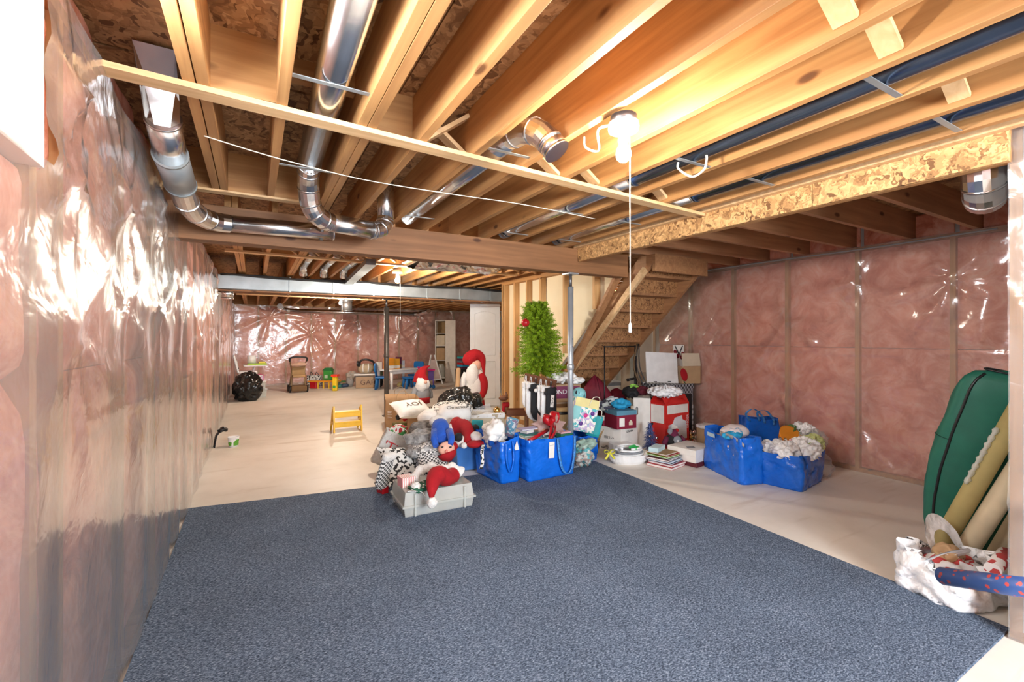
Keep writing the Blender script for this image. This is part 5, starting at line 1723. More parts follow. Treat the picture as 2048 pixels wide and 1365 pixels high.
# ------------------------------------------------------------------ beige bin, reindeer, hook rack, tree
bp_ = FZ(972, 893, 0)
bn = thing('fabric_bin', 'beige fabric storage bin with white liner and gold bauble', 'bin', (bp_.x, bp_.y, 0), -.35)
sack_mesh(.40, .30, .40, 1.06, .008, 9, .03, 10, None, .01, .02).build('body', C('beige_fabric', (.52, .45, .33), .9, bump=.2), bn)
m = sack_mesh(.425, .325, .045, 1.0, .01, 4, .03, 3, None, 0, .02, inner=False); m.f.pop(); m.sm.pop(); m.mi.pop(); m.build('liner', WCLOTH, bn, loc=(0, 0, .365))
soft('folded_cloth', 'white cloth folded inside the beige fabric bin', 'cloth', (bp_.x, bp_.y, .33), (.17, .12, .07), WCLOTH, .015, 9, 2)
ornament('large gold bauble lying in the beige fabric bin', (bp_.x + .10, bp_.y - .09, .43), .045, GOLD)
m = MB(); m.box(-.12, -.006, 0, .12, .006, .13); tag(m.build('acrylic_panel', CLEARL, loc=ATD(968, 834, 5.40), rot=(.1, -.4, -.3)), 'clear plastic panel sticking out of the beige bin', 'panel')
m = MB(); m.box(-.055, -.02, 0, .055, .02, .22); tag(m.build('box', TEAL, loc=ATD(953, 884, 4.62) , rot=(0, .05, -.4)), 'narrow teal box between the Santa plush and the beige bin', 'box')
soft('plush_toy', 'green plush frog-like toy behind the black pompom', 'plush toy', ATD(941, 858, 4.65), (.06, .05, .06), C('green_plush', (.12, .38, .12), .9), .015, 14, 3)

def reindeer():
    p = FZ(1019, 885, 0)
    t = thing('reindeer_figure', 'wooden reindeer figure with red scarf and tray body behind the blue totes', 'reindeer', (p.x, p.y, 0), -.45)
    for x, y in ((.0, -.05), (.0, .05), (.24, -.05), (.24, .05)):
        m = MB(); m.beam((x, y, 0), (x + .01, y, .36), .022, .022, up=(0, 1, 0)); m.build('leg', MIDW, t)
    m = MB(); m.box(-.04, -.09, .34, .30, .09, .36); m.box(-.04, -.09, .36, .30, -.078, .41); m.box(-.04, .078, .36, .30, .09, .41); m.box(.288, -.078, .36, .30, .078, .44); m.build('tray', MIDW, t)
    m = MB(); m.tube([(-.03, 0, .36), (-.06, 0, .50)], [.035, .028], 10); m.build('neck', MIDW, t)
    m = MB(); m.blob((-.075, -.01, .55), (.06, .035, .035), .0); m.build('head', BROWNW, t)
    for s in (-1, 1):
        m = MB(); m.blob((-.04, s * .045, .585), (.018, .03, .035), 0); m.build('ear', BROWNW, t)
    m = MB(); m.lathe([(.04, .44), (.047, .46), (.045, .49), (.033, .50)], 14, T(-.045)); m.build('scarf', RED, t)
    m = MB(); m.ribbon([(-.07, -.04, .46), (-.085, -.055, .38), (-.08, -.06, .30)], .04, .006, (1, .2, 0)); m.build('scarf_end', RED, t)
reindeer()

# tall carton, hook rack with stockings
a_, b_ = FZ(1066, 899, 0), FZ(1161, 893, 0)
tcar, wc, dc_ = carton('tall brown carton with purple printed band under the green tree', a_, b_, FZ(1064, 884), .74, CARD, flaps=True, open_=.05)
m = MB(); m.box(.02, -.004, .58, wc - .01, -.001, .725); m.build('label_band', C('plum_print', (.20, .025, .085), .6), tcar)
lettering('CONDO P', .075, WTXT, tcar, (wc * .62, -.006, .655), (PI / 2, 0, 0))
m = MB(); m.box(.02, -.0042, .52, wc - .01, -.001, .532); m.build('label_band', WTXT, tcar)
zc = .745
rk = thing('hook_rack', 'dark wooden hook rack holding black and white stockings', 'hook rack', ATD(1081, 759, 5.02), 0)
def LR(u, v, dd): return ATD(u, v, dd) - ATD(1081, 759, 5.02)
A, B = LR(1053, 754, 5.10), LR(1109, 767, 4.95)
ux = (B - A).normalized()
m = MB(); m.beam(A - ux * .02, B + ux * .02, .02, .075); m.build('board', BROWNW, rk)
SIDE = Vector((ux.y, -ux.x, 0)).normalized()
if SIDE.y > 0: SIDE = -SIDE
for k in range(6):
    q = A + (B - A) * (k + .3) / 5.6 + SIDE * .012
    m = MB(); m.tube(bez([q + Vector((0, 0, .015)), q + SIDE * .02 + Vector((0, 0, -.005)), q + SIDE * .045 + Vector((0, 0, -.005)), q + SIDE * .05 + Vector((0, 0, .02))], 4), .005, 8)
    m.blob(q + SIDE * .05 + Vector((0, 0, .022)), (.008, .008, .008), nu=8, nv=6); m.build('hook', C('nickel', (.6, .58, .55), .25, metal=1.0), rk)
    # legs so that the rack stands on the floor
for q in (A, B):
    zf = -(ATD(1081, 759, 5.02).z)
    m = MB(); m.beam(q + Vector((0, 0, -.03)) - SIDE * .02, Vector((q.x, q.y, zf)) - SIDE * .02, .03, .02, up=(1, 0, 0)); m.build('leg', BROWNW, rk)
SL_ = ('white stocking with fur cuff at the left end of the hook rack', 'long white stocking on the second hook of the rack', 'black stocking between the white ones on the hook rack', 'white stocking with name tag in the middle of the rack', 'white stocking with tag beside the black stockings', 'black stocking with white name tag at the right end of the rack')
for k in range(6):
    q = ATD(1081, 759, 5.02) + A + (B - A) * (k + .3) / 5.6 + SIDE * .058
    blk = k in (2, 5)
    mt = BLACKC if blk else WCLOTH
    t = thing('stocking', SL_[k], 'stocking', q, math.atan2(ux.y, ux.x) + 1.05, 'stockings on the hook rack')
    sc = (.72, 1.0, .98, .75, 1.04, 1.12)[k]
    m = puffy([(x * sc * .82, y * sc - .05) for x, y in STK], .034); m.build('sock', mt, t)
    m = MB(); m.bbox(-.062 * sc, -.021, -.115, .062 * sc, .021, -.045, .012); m.build('cuff', WFUR if not blk else BLACKC, t)
    m = MB(); m.tube(bez([(-.012, 0, -.05), (-.006, 0, .015), (.008, 0, .015), (.012, 0, -.05)], 4), .003, 6); m.build('hanging_loop', mt, t)
    if k in (2, 3, 5):
        m = MB(); m.blob((-.075, -.01, -.10), (.022, .022, .022), .003, 40, k, 12, 8); m.build('pompom', BLACKC if k != 3 else WFUR, t)
    if k >= 3:
        m = MB(); m.box(-.022, -.001, -.065, .022, .001, .065); tg = m.build('name_tag', WCARD, t, loc=(.0, -.0225, -.19), rot=(0, .12 * (k - 4), 0))
        link('lettering', text_mesh(('Chris', 'Mike', 'Kyle')[k - 3], .042), DRKTXT, tg, (0, -.002, 0), (PI / 2, PI / 2, 0))
soft('crumpled_cloth', 'white cloth crumpled over the carton top beside the post', 'cloth', ATD(1131, 757, 5.38), (.20, .09, .04), WCLOTH, .035, 13, 3, rz=-.5, ry=.12, nu=40, nv=24, ridge=True)

def needle_tree():
    p = ATD(1076, 743, 5.54)
    t = thing('christmas_tree', 'lime green bent-top artificial Christmas tree standing on the carton', 'christmas tree', (p.x, p.y, zc), 0)
    zb = p.z - zc
    m = MB(); m.lathe([(.06, 0), (.06, .06), (.02, .07), (.02, zb + .1)], 14); m.build('stand', BROWNW, t)
    Hh = .83
    spine = bez([(.02, 0, zb), (.02, 0, zb + .35), (-.01, 0, zb + .60), (-.03, -.01, zb + .74), (.03, -.02, zb + .80)], 10)
    m = MB(); m.tube(spine, [max(.012, .11 * (1 - i / len(spine)) ** .8) for i in range(len(spine))], 10); m.build('core', LIME2, t)
    R = random.Random(4)
    groups_ = [MB() for _ in range(10)]
    NB = 620
    for i in range(NB):
        f = (i + R.random()) / NB
        f = 1 - (1 - f) ** .60 if f < 1 else 1
        s = spine[min(len(spine) - 1, int(f * (len(spine) - 1)))]
        rad = .265 * (1 - f) ** .85 + .075 * (1 - .3 * f) * (1 + .25 * math.sin(f * 40))
        an = i * 2.399963 + R.uniform(-.3, .3)
        d = Vector((math.cos(an), math.sin(an), -.16 + .72 * f + R.uniform(-.15, .2)))
        tip = s + d * rad * R.uniform(.72, 1.1)
        st_ = s + (tip - s) * .25
        g = groups_[min(9, int(f * 10))]
        dv = (tip - st_)
        up = Vector((0, 0, 1)); sd = dv.cross(up).normalized(); up = sd.cross(dv).normalized()
        K = 7
        for k in range(K):
            b0 = st_ + dv * (k / K)
            for q in range(5):
                th = q * 2 * PI / 5 + k * .8
                rd = (sd * math.cos(th) + up * math.sin(th))
                e_ = b0 + dv.normalized() * .028 + rd * .030 * (1 - .35 * k / K)
                w_ = rd.cross(dv).normalized() * .0045
                g.add([b0 - w_, b0 + w_, e_ + w_ * .5, e_ - w_ * .5], [(0, 1, 2, 3)])
        g.add([st_ - sd * .006, st_ + sd * .006, tip], [(0, 1, 2)])
    for g in groups_:
        ob = g.build('branch_tier', LIME, t); ob['kind'] = 'stuff'
    return t, spine
tt_, sp_ = needle_tree()
ornament('large glossy red bauble hanging from the bent tree tip', ATD(1051, 646, 5.26), .047, REDG)
m = MB(); m.tube([ATD(1051, 646, 5.26) + Vector((0, 0, .05)), ATD(1060, 628, 5.42)], .002, 6); tag(m.build('ornament_hook', GOLD), 'gold wire hook holding the red bauble on the tree', 'hook')

# helmet, drum, maroon bag
dm = thing('wooden_drum', 'yellow wooden drum behind the hanging stockings and the post', 'drum', FZ(1121, 905, 0))
m = MB(); m.lathe([(.13, 0), (.14, .02), (.145, .25), (.14, .49), (.13, .50)], 24); m.build('barrel', PALEW, dm)
for z_ in (.03, .46):
    m = MB(); m.lathe([(.146, z_ - .01), (.15, z_), (.146, z_ + .02)], 24); m.build('hoop', BLACKP, dm)
hp = ATD(1158, 790, 5.26)
hl = thing('bike_helmet', 'light blue child bicycle helmet beside the grey post', 'helmet', hp, -.4)
m = MB(); m.blob((0, 0, 0), (.085, .068, .085), .004, 12, 1, 22, 16, 1); m.build('shell', LBLUE, hl)
for k in range(4):
    m = MB(); m.blob((-.045 + .03 * k, -.058 + .006 * abs(k - 1.5), .03 - .012 * k), (.010, .012, .024)); m.build('vent', BLACKP, hl)
m = MB(); m.ribbon(bez([(-.06, -.03, -.05), (-.02, -.05, -.12), (.05, -.03, -.06)], 5), .014, .003, (0, 1, 0)); m.build('chin_strap', C('pink_strap', (.65, .25, .33)), hl)
hb = carton('brown box under the light blue helmet', FZ(1145, 905), FZ(1180, 903), FZ(1143, 897), hp.z - .088, CARD, flaps=True, open_=0.0)[0]
m = MB(); m.box(0, 0, 0, .01, .01, .005)
mp_ = FZ(1203, 870, 0)
mb_ = thing('maroon_bag', 'maroon nylon camping bag slumped under the stairs', 'bag', (mp_.x, mp_.y, 0), -.3)
m = MB()
def mfn(j, i):
    t_ = j; an = i * 2 * PI
    r_ = (.27 * (1 - t_) ** .75 + .07 * (1 - t_ ** 6) ) * (1 + .16 * math.cos(an * 3 + 1 + t_ * 2) * (1 - t_ * .4))
    n_ = .018 * mnoise.noise(Vector((math.cos(an) * 3, math.sin(an) * 3, t_ * 5)))
    return ((r_ + n_) * math.cos(an) * 1.15 - .10 * t_, (r_ + n_) * math.sin(an) * .8, .80 * t_)
m.grid(mfn, 22, 34); m.build('body', MAROON, mb_)
m = MB(); m.blob((.22, -.02, .30), (.16, .12, .30), .03, 8, 4, 22, 16, .9); m.build('side_fold', MAROON, mb_)
m = MB(); m.tube([(-.02, -.22, .02), (-.06, -.17, .45), (-.09, -.05, .78)], .004, 6); m.build('seam', C('dark_maroon', (.07, .003, .01)), mb_)

# ------------------------------------------------------------------ black rack and panels by the stairs
fr = thing('garment_rack', 'thin black metal garment rack in front of the stairs', 'rack', (0, 0, 0))
p0 = FZ(1209, 886, 0); p1 = FZ(1270, 877, 0)
zt = ATD(1209, 694, 5.6).z
m = MB(); m.tube([(p0.x, p0.y, .02), (p0.x, p0.y, zt)], .008, 8); m.build('upright', BLACKP, fr)
m = MB(); m.tube([(p1.x, p1.y, .02), (p1.x, p1.y, zt)], .008, 8); m.build('upright', BLACKP, fr)
m = MB(); m.tube([(p0.x, p0.y, zt), (p1.x, p1.y, zt)], .009, 8); m.build('rail', BLACKP, fr)
for p in (p0, p1):
    m = MB(); m.tube([(p.x, p.y - (.10 if p is p0 else .01), .012), (p.x, p.y + (.07 if p is p0 else .06), .012)], .01, 8); m.build('foot', BLACKP, fr)
    m = MB(); m.blob((p.x, p.y, zt), (.014, .014, .014)); m.build('corner_joint', BLACKP, fr)
ps = FZ(1271, 866, 0)
sd_ = thing('black_stand', 'black metal equipment stand with clamp behind the printed box', 'stand', (ps.x, ps.y, 0))
m = MB(); m.tube([(0, 0, 0), (0, 0, 1.05)], .020, 12); m.build('pole', BLACKP, sd_)
m = MB(); m.tube([(-.13, 0, .73), (0, 0, .75)], .018, 10); m.blob((-.14, 0, .73), (.022, .022, .022)); m.build('side_arm', BLACKP, sd_)
m = MB(); m.blob((.03, 0, .62), (.045, .03, .035), .005); m.build('clamp', BLACKP, sd_)
m = MB(); m.box(-.09, -.09, 0, .09, .09, .02); m.build('base', BLACKP, sd_)
for k in range(3):
    a_ = ATD(1274 + k * 2, 688, 5.9); b_ = ATD(1268 + k * 6, 735, 5.85); c_ = ATD(1284 + k * 7, 790, 5.8); d_ = FZ(1290 + k * 6, 870)
    cable(('brown hose hanging behind the white board by the stairs', 'black cord hanging behind the white board by the stairs', 'dark cable hanging closest to the white board')[k], [a_, b_, c_, (c_.x + .05, c_.y + .05, .02)], .012 if k == 0 else .007, C('brown_hose', (.12, .07, .03)) if k == 0 else BLACKP)
for (ua, ub, v0, v1, dd, lb, mt) in ((1243, 1260, 711, 790, 6.9, 'tall cream board leaning behind the black stand', CARDL), (1272, 1296, 745, 792, 6.6, 'shorter cream board leaning near the wall end', CARDL), (1252, 1262, 700, 790, 7.3, 'grey board behind the tall cream board', GREYW)):
    a_, b_ = ATD(ua, v0, dd), ATD(ub, v0, dd)
    m = MB(); wv = (b_ - a_); wv.z = 0
    m.box(0, 0, 0, wv.length, .02, a_.z); tag(m.build('leaning_board', mt, loc=(a_.x, a_.y, 0), rot=(-.03, 0, math.atan2(wv.y, wv.x))), lb, 'board')
t_, w_, d_ = box_thing('storage_box', 'long white storage box on the floor under the stairs', 'storage box', FZ(1216, 848), FZ(1254, 845), FZ(1219, 838), .62, WCARD, lid=(.05, GREYF))
# insulated grey duct seen in the gap
dx = FZ(1286, 850)
dd_ = thing('round_duct', 'upright grey duct standing in the gap beside the right wall', 'duct', (6.3, 6.6, 0))
pipe_run(dd_, [('pipe', [(0, 0, 0), (0, 0, 2.15)], .2, GALVM)])

# ================================================================== HEAP BY THE RIGHT WALL
tD, wD, dD = tote('tall blue tote bag beside the white flat box', FZ(1406, 932) + (FZ(1494, 945) - FZ(1406, 932)) * .76, FZ(1406, 932), FZ(1482, 971), .395, 21, flare=.98, amp=.016, sag=.03)
tE, wE, dE = tote('broad blue tote bag full of white plastic by the pink wall', FZ(1530, 940) + Vector((.035, -.02, 0)), FZ(1510, 966) + Vector((.035, -.02, 0)), FZ(1594, 986) + Vector((.035, -.02, 0)), .30, 27, flare=1.12, amp=.02, sag=.02)
filler('pale cloth filling the tall blue tote bag', tD, wD, dD, .34, C('pale_pink_cloth', (.70, .62, .62), .9, bump=.3), 3)
filler('white plastic packing filling the broad blue tote bag', tE, wE, dE, .26, BAGW, 4)
MD = Matrix.Translation(tD.location) @ Matrix.Rotation(tD.rotation_euler.z, 4, 'Z')
ME = Matrix.Translation(tE.location) @ Matrix.Rotation(tE.rotation_euler.z, 4, 'Z')
soft('pale_cushion', 'pale pink cushion in the tall blue tote bag', 'cushion', MD @ Vector((-.02 * wD, .15 * dD, .40)), (.14, .10, .07), MATS['pale_pink_cloth'], .01, 8, 3, rz=-.4)
soft('crumpled_cloth', 'sky blue cloth at the rim of the tall blue tote bag', 'cloth', MD @ Vector((.12 * wD, -.2 * dD, .385)), (.10, .06, .03), CYAN, .015, 14, 4, ridge=True)
m = MB(); m.ribbon(bez([MD @ Vector((.0 * wD, -.50 * dD, .40)), MD @ Vector((.30 * wD, -.5 * dD, .395)), MD @ Vector((.52 * wD, -.4 * dD, .35))], 5), .03, .004, (0, 0, 1)); tag(m.build('bag_strap', C('grey_strap', (.36, .34, .34))), 'grey strap folded along the tall blue tote rim', 'strap')
m = MB(); m.box(-.06, -.003, -.018, .06, .003, .018); m.build('label', C('pale_label', (.45, .60, .68)), tD, loc=(-wD * .22, -dD / 2 - .018, .352), rot=(.1, 0, 0))
# second blue bag nested behind with handles
q = ATD(1517, 870, 4.82)
tF = thing('blue_tote_bag', 'folded blue tote bag with looped handles behind the two full bags', 'bag', (q.x, q.y, .0), -.55, 'big blue plastic tote bags')
sack_mesh(.34, .22, .46, 1.0, .012, 33, .03, 10, None, .02, .02).build('body', BLUEB, tF)
strap_loop(tF, [(-.15, -.12, .44), (-.20, -.15, .52), (-.13, -.16, .57), (-.04, -.15, .50), (.0, -.13, .42)], .024)
strap_loop(tF, [(-.05, -.12, .44), (-.08, -.14, .53), (.0, -.15, .55), (.08, -.14, .46), (.09, -.13, .40)], .024)
# contents of the broad bag
for k, (x, y, z, r, mt, lb, sd) in enumerate(((-.30, -.2, .30, (.10, .09, .055), BAGW, 'crumpled white plastic bag at the left of the broad tote', 4), (.05, -.25, .30, (.16, .10, .06), BAGW, 'crumpled white plastic bag over the front rim of the broad tote', 6),
                                              (.32, .0, .32, (.14, .11, .08), BAGW, 'white plastic bag bulging at the right of the broad tote', 8), (.32, .40, .37, (.10, .09, .08), CLEARL, 'clear plastic wrap over the broad tote', 9),
                                              (.42, .16, .36, (.07, .07, .06), C('pale_yellow_green', (.55, .60, .25), .7), 'pale green tissue in the broad tote', 10), (.04, .50, .40, (.11, .045, .09), BAGW, 'upright white plastic sheet behind the orange bowl', 12),
                                              (-.18, .42, .40, (.06, .05, .05), C('leaf_green', (.08, .16, .05), .8), 'dark green foliage pick behind the orange bowl', 14))):
    soft('plastic_bag' if mt is BAGW else 'packing', lb, 'plastic bag' if mt is BAGW else 'packing', ME @ Vector((x * wE, y * dE, z)), r, mt, .034, 16, sd, ridge=True, rz=.3 * k, nu=44, nv=28)
ob_ = thing('orange_bowl', 'bright orange ribbed bowl tipped in the broad blue tote', 'bowl', ME @ Vector((-.10 * wE, .18 * dE, .395)))
for k in range(5):
    m = MB(); r_ = .105 - .007 * k; z_ = -.016 * k
    m.lathe([(r_ - .012, z_ - .004), (r_, z_), (r_ + .003, z_ + .006), (r_ - .008, z_ + .004)], 24, T(0, 0, 0, .85, .15, -.5)); m.build('ring', ORANGE, ob_)
m = MB(); m.lathe([(.02, -.085), (.075, -.075), (.098, -.01), (.092, -.01), (.07, -.068), (.02, -.078)], 24, T(0, 0, 0, .85, .15, -.5)); m.build('basin', C('dark_orange', (.45, .12, .01)), ob_)
for k in range(3):
    q = ME @ Vector(((-.24 + .13 * k) * wE, -.08 * dE, .325))
    fg = thing('figurine', ('silver bird figurine left of the orange bowl', 'silver bird figurine under the orange bowl', 'pink-headed figurine under the orange bowl')[k], 'figurine', q)
    m = MB(); m.blob((0, 0, .02), (.018, .018, .032)); m.build('body', SILVER if k < 2 else WFUR, fg)
    m = MB(); m.blob((0, -.004, .06), (.013, .013, .013)); m.build('head', SILVER if k < 2 else C('pink_felt', (.7, .4, .42)), fg)
hnd = [ME @ Vector((x * wE, y * dE, z)) for x, y, z in ((.10, -.50, .30), (.16, -.56, .34), (.26, -.54, .33), (.30, -.5, .27), (.24, -.52, .22))]
hnd_ob = MB(); hnd_ob.ribbon(bez(hnd, 6), .035, .004, (.2, .2, .9)); tag(hnd_ob.build('carrier_strip', BAGW), 'white plastic strip hanging over the broad tote rim', 'strip')
soft('plastic_bag', 'clear plastic bag slumped on the floor behind the broad tote', 'plastic bag', FZ(1648, 962) + Vector((.10, .10, .10)), (.10, .12, .11), CLEARL, .025, 12, 5, ridge=True)

# ------------------------------------------------------------------ cartons, books and ornaments
a_, b_, c_ = FZ(1242, 907), FZ(1275, 897), FZ(1201, 897)
o = a_; 
wcx, ww, wd = carton('white carton with printed arrows under the juice boxes', a_, b_, c_, .265, WCARD, flaps=True, open_=.02)
m = MB(); m.box(.004, -.0015, 0, .1, 0, .006)
lettering('12 Bottles', .036, DRKTXT, wcx, (ww * .5, -.003, .225), (PI / 2, 0, 0))
lettering('1012 ->', .045, DRKTXT, wcx, (-.003, wd * .55, .15), (PI / 2, 0, -PI / 2))
for k in range(3):
    m = MB(); m.box(-.002, wd * .35, .02 + .014 * k, -.0005, wd * (.9 - .1 * k), .027 + .014 * k); m.build('printed_line', DRKTXT, wcx)
ZB = .272
jb, jw, jd = box_thing('juice_carton', 'maroon printed carton with blue top on the white carton', 'box', ATD(1234, 861, 5.08), ATD(1273, 858, 5.18), ATD(1228, 855, 5.35), .155, C('maroon_card', (.22, .012, .035), .5), ZB)
m = MB(); m.box(-.002, -.002, .155, jw + .002, jd + .002, .205); m.build('top_band', C('steel_blue_card', (.10, .26, .36), .5), jb)
m = MB(); m.box(jw * .12, -.003, .03, jw * .38, -.001, .125); m.build('label', WCARD, jb)
m = MB(); m.prism([(0, 0), (.05, 0), (.05, .035), (.025, .06), (0, .035)], 0, .002, Matrix.Translation((jw * .6, -.001, .04)) @ Matrix.Rotation(PI / 2, 4, 'X')); m.build('emblem', CARDL, jb)
ty = thing('can_tray', 'maroon tray of white-lidded jars on the white carton', 'tray', ATD(1206, 850, 5.30), jb.rotation_euler.z - .0)
ty.location.z = ZB
m = shell(.22, .16, 0, .06, .004); m.build('tray', MATS['maroon_card'], ty)
for i in range(3):
    j_ = thing('jar', 'white-lidded jar standing in the maroon tray', 'jar', ty.matrix_world @ Vector((0, 0, 0)), 0, 'white jars in the maroon tray')
    ca, sa = math.cos(ty.rotation_euler.z), math.sin(ty.rotation_euler.z)
    lx, ly = .045 + .066 * i, .045
    j_.location = (ty.location.x + lx * ca - ly * sa, ty.location.y + lx * sa + ly * ca, ZB + .005)
    m = MB(); m.lathe([(.028, 0), (.030, .01), (.030, .075), (.026, .082)], 16); m.build('glass', WPLAST, j_)
    m = MB(); m.lathe([(.032, .08), (.032, .105), (.028, .108)], 16); m.build('lid', PORC, j_)
for k, (u, v, dd, r, mt, lb) in enumerate(((1213, 812, 5.35, (.13, .11, .06), CLOTHD, 'dark printed clothing heap on the jar tray'), (1243, 809, 5.3, (.11, .09, .05), CYAN, 'bright blue clothing crumpled over the maroon carton'), (1225, 802, 5.4, (.09, .07, .035), C('pale_grey_cloth', (.55, .60, .62), .9), 'pale grey clothing on top of the dark heap'),
                                           (1262, 785, 5.6, (.14, .09, .06), BLACKC, 'black bag with straps behind the blue clothing'), (1284, 782, 5.55, (.09, .07, .04), C('dark_wine_cloth', (.10, .01, .02), .9), 'dark wine clothing beside the black bag'), (1266, 775, 5.62, (.07, .04, .02), C('neon_green', (.30, .65, .10), .6), 'neon green strap on the black bag'))):
    soft('clothing', lb, 'clothing', ATD(u, v, dd), r, mt, .022, 12, k + 2, ridge=True, rz=.3 * k)
m = MB(); m.blob((0, 0, 0), (.15, .12, .20), .02, 7, 4, 24, 16, .85, None, None)
cs = ATD(1291, 850, 6.30); tag(m.build('duffel_bag', BLACKC, loc=(cs.x, cs.y, .21)), 'black duffel bag standing behind the maroon carton', 'bag')
m = MB(); m.blob((0, 0, 0), (.13, .11, .21), .02, 7, 9, 24, 16, .85)
cs = ATD(1243, 850, 6.62); tag(m.build('duffel_bag', C('dark_wine_cloth', (.1, .01, .02)), loc=(cs.x, cs.y, .22)), 'dark wine duffel bag standing behind the white tall box', 'bag')
# red and white printed boxes
a_, b_, c_ = FZ(1331, 901), FZ(1378, 892), FZ(1299, 893)
rb, rw, rd = carton('red and white printed appliance carton with open top', a_, b_, c_, .52, C('red_card', (.62, .025, .02), .5), flaps=True, open_=1.0)
m = MB(); m.box(.03, -.003, .41, rw - .02, -.001, .51); m.build('white_panel', WCARD, rb)
m = MB(); m.prism([(.06, .10), (rw - .04, .10), (rw - .05, .30), (rw - .12, .33), (rw - .13, .38), (.16, .36), (.12, .29), (.05, .28)], 0, .002, Matrix.Rotation(PI / 2, 4, 'X')); m.build('printed_appliance', C('pale_print', (.72, .74, .78), .5), rb)
m = MB(); m.box(.12, -.004, .15, .2, -.0025, .22); m.build('printed_panel', C('blue_print', (.05, .2, .45), .5), rb)
lettering('SINGER', .05, WTXT, rb, (rw - .03, -.004, .30), (PI / 2, -PI / 2, 0))
m = MB(); m.box(-.003, .02, .30, -.001, rd - .02, .51); m.build('white_panel', WCARD, rb)
m = MB(); m.prism([(.05, .05), (.14, .08), (.17, .30), (.10, .32)], 0, .002, Matrix.Rotation(-PI / 2, 4, 'Z') @ Matrix.Rotation(PI / 2, 4, 'X')); m.build('printed_panel', WCARD, rb)
a_, b_, c_ = FZ(1267, 893), FZ(1301, 895), FZ(1265, 880)
wb, wbw, wbd = carton('tall white carton beside the red and white carton', a_, b_, c_, .575, WCARD, flaps=True, open_=.03)
m = MB()
for i in range(2):
    m.tube(bez([(.03 + .02 * i, -.004, .39), (.03 + .02 * i, -.004, .46)], 2), .004, 6)
m.tube([(.03, -.004, .46), (.04, -.004, .475), (.05, -.004, .46)], .004, 6); m.tube([(.03, -.004, .39), (.04, -.004, .375), (.05, -.004, .39)], .004, 6); m.build('printed_clip', DRKTXT, wb)
soft('plastic_sheet', 'crumpled white plastic sheet over the red and white carton', 'plastic', ATD(1330, 784, 5.33), (.18, .14, .035), BAGW, .04, 13, 5, ridge=True, rz=-.3, nu=44, nv=26)
cl = thing('wire_clip', 'white wire hook on the crumpled plastic sheet', 'hook', ATD(1332, 777, 5.22))
m = MB(); m.tube(bez([(-.03, 0, -.02), (-.02, 0, .03), (0, 0, .035), (.01, 0, -.02), (.03, 0, -.01)], 6), .005, 6); m.build('wire', WPLAST, cl)
# dark lattice chest with board, panel, flap box
a_, b_, c_ = [q_ + Vector((0, .075, 0)) for q_ in (FZ(1345, 888), FZ(1396, 879), FZ(1299, 874))]
tk, tw, td = box_thing('lattice_chest', 'black chest with pale lattice print behind the red carton', 'chest', a_, b_, c_, .66, LATT)
m = MB(); m.box(.015, -.004, .03, tw - .03, -.001, .58); m.build('dark_panel', BLACKC, tk)
m = MB(); m.box(-.006, -.006, .65, tw + .006, td + .006, .71); m.build('lid', LATT, tk)
for k in range(6):
    m = MB(); m.box(tw - .028, -.006, .04 + .07 * k, tw - .004, -.001, .085 + .07 * k); m.build('printed_panel', C('lattice_white', (.55, .56, .58), .5), tk)
zt_ = .711
wbp = ATD(1325, 770, 5.90)
wbb = thing('white_board', 'blank white board leaning back on the lattice chest', 'board', (wbp.x, wbp.y, zt_ + .005), -.40)
m = MB(); m.bbox(-.215, -.006, 0, .215, .006, .40, .003); m.build('panel', WPLAST, wbb, rot=(-.22, .05, 0))
for x in (-.10, .09):
    m = MB(); m.box(x - .02, -.012, .01, x + .02, .0, .02); m.build('clip', BLACKP, wbb)
pn = ATD(1357, 745, 6.12)
cd = thing('canvas_sign', 'narrow white sign panel with berry twig standing behind the board', 'sign', (pn.x, pn.y, zt_), -.45)
m = MB(); m.bbox(-.075, -.008, 0, .075, .008, .49, .003); m.build('panel', WCARD, cd)
m = MB()
m.tube(bez([(-.055, -.015, .48), (-.02, -.015, .41), (.0, -.015, .35)], 4), .007, 6); m.tube(bez([(.05, -.015, .48), (.02, -.015, .41), (.0, -.015, .35)], 4), .007, 6); m.build('twig', BLACKP, cd)
for k, (x, z) in enumerate(((-.055, .40), (.05, .37), (.035, .33), (-.02, .34), (-.045, .33))):
    m = MB(); m.blob((x, -.02, z), (.024, .018, .03), .006, 30, k); m.build('berry', C('dark_red_felt', (.20, .01, .02), .8), cd)
fb = ATD(1383, 770, 5.87)
fl_ = thing('cardboard_box', 'opened brown carton with raised flaps on the lattice chest', 'box', (fb.x, fb.y, zt_), -.42)
m = MB(); m.box(-.13, -.003, 0, .12, .003, .22); m.build('panel', CARD, fl_); m = MB(); m.box(-.12, -.002, .0, .12, .004, .17); m.build('flap', CARDL, fl_, loc=(.01, .01, .222), rot=(-.25, 0, 0))
m = MB(); m.box(-.13, .003, 0, -.124, .12, .22); m.build('panel', CARD, fl_); m = MB(); m.box(.114, .003, 0, .12, .12, .22); m.build('panel', CARD, fl_)
m = MB(); m.box(-.124, .114, 0, .114, .12, .2); m.build('panel', CARD, fl_)
lf = thing('red_leaf', 'red felt poinsettia leaf hanging at the white sign', 'leaf', ATD(1368, 750, 5.83), -.4)
m = MB(); m.blob((0, 0, 0), (.045, .012, .085), .004); m.build('blade', RED, lf, rot=(0, -.25, 0)); m = MB(); m.tube([(0, 0, -.08), (.02, 0, -.12)], .004, 6); m.build('stem', GREENC, lf)

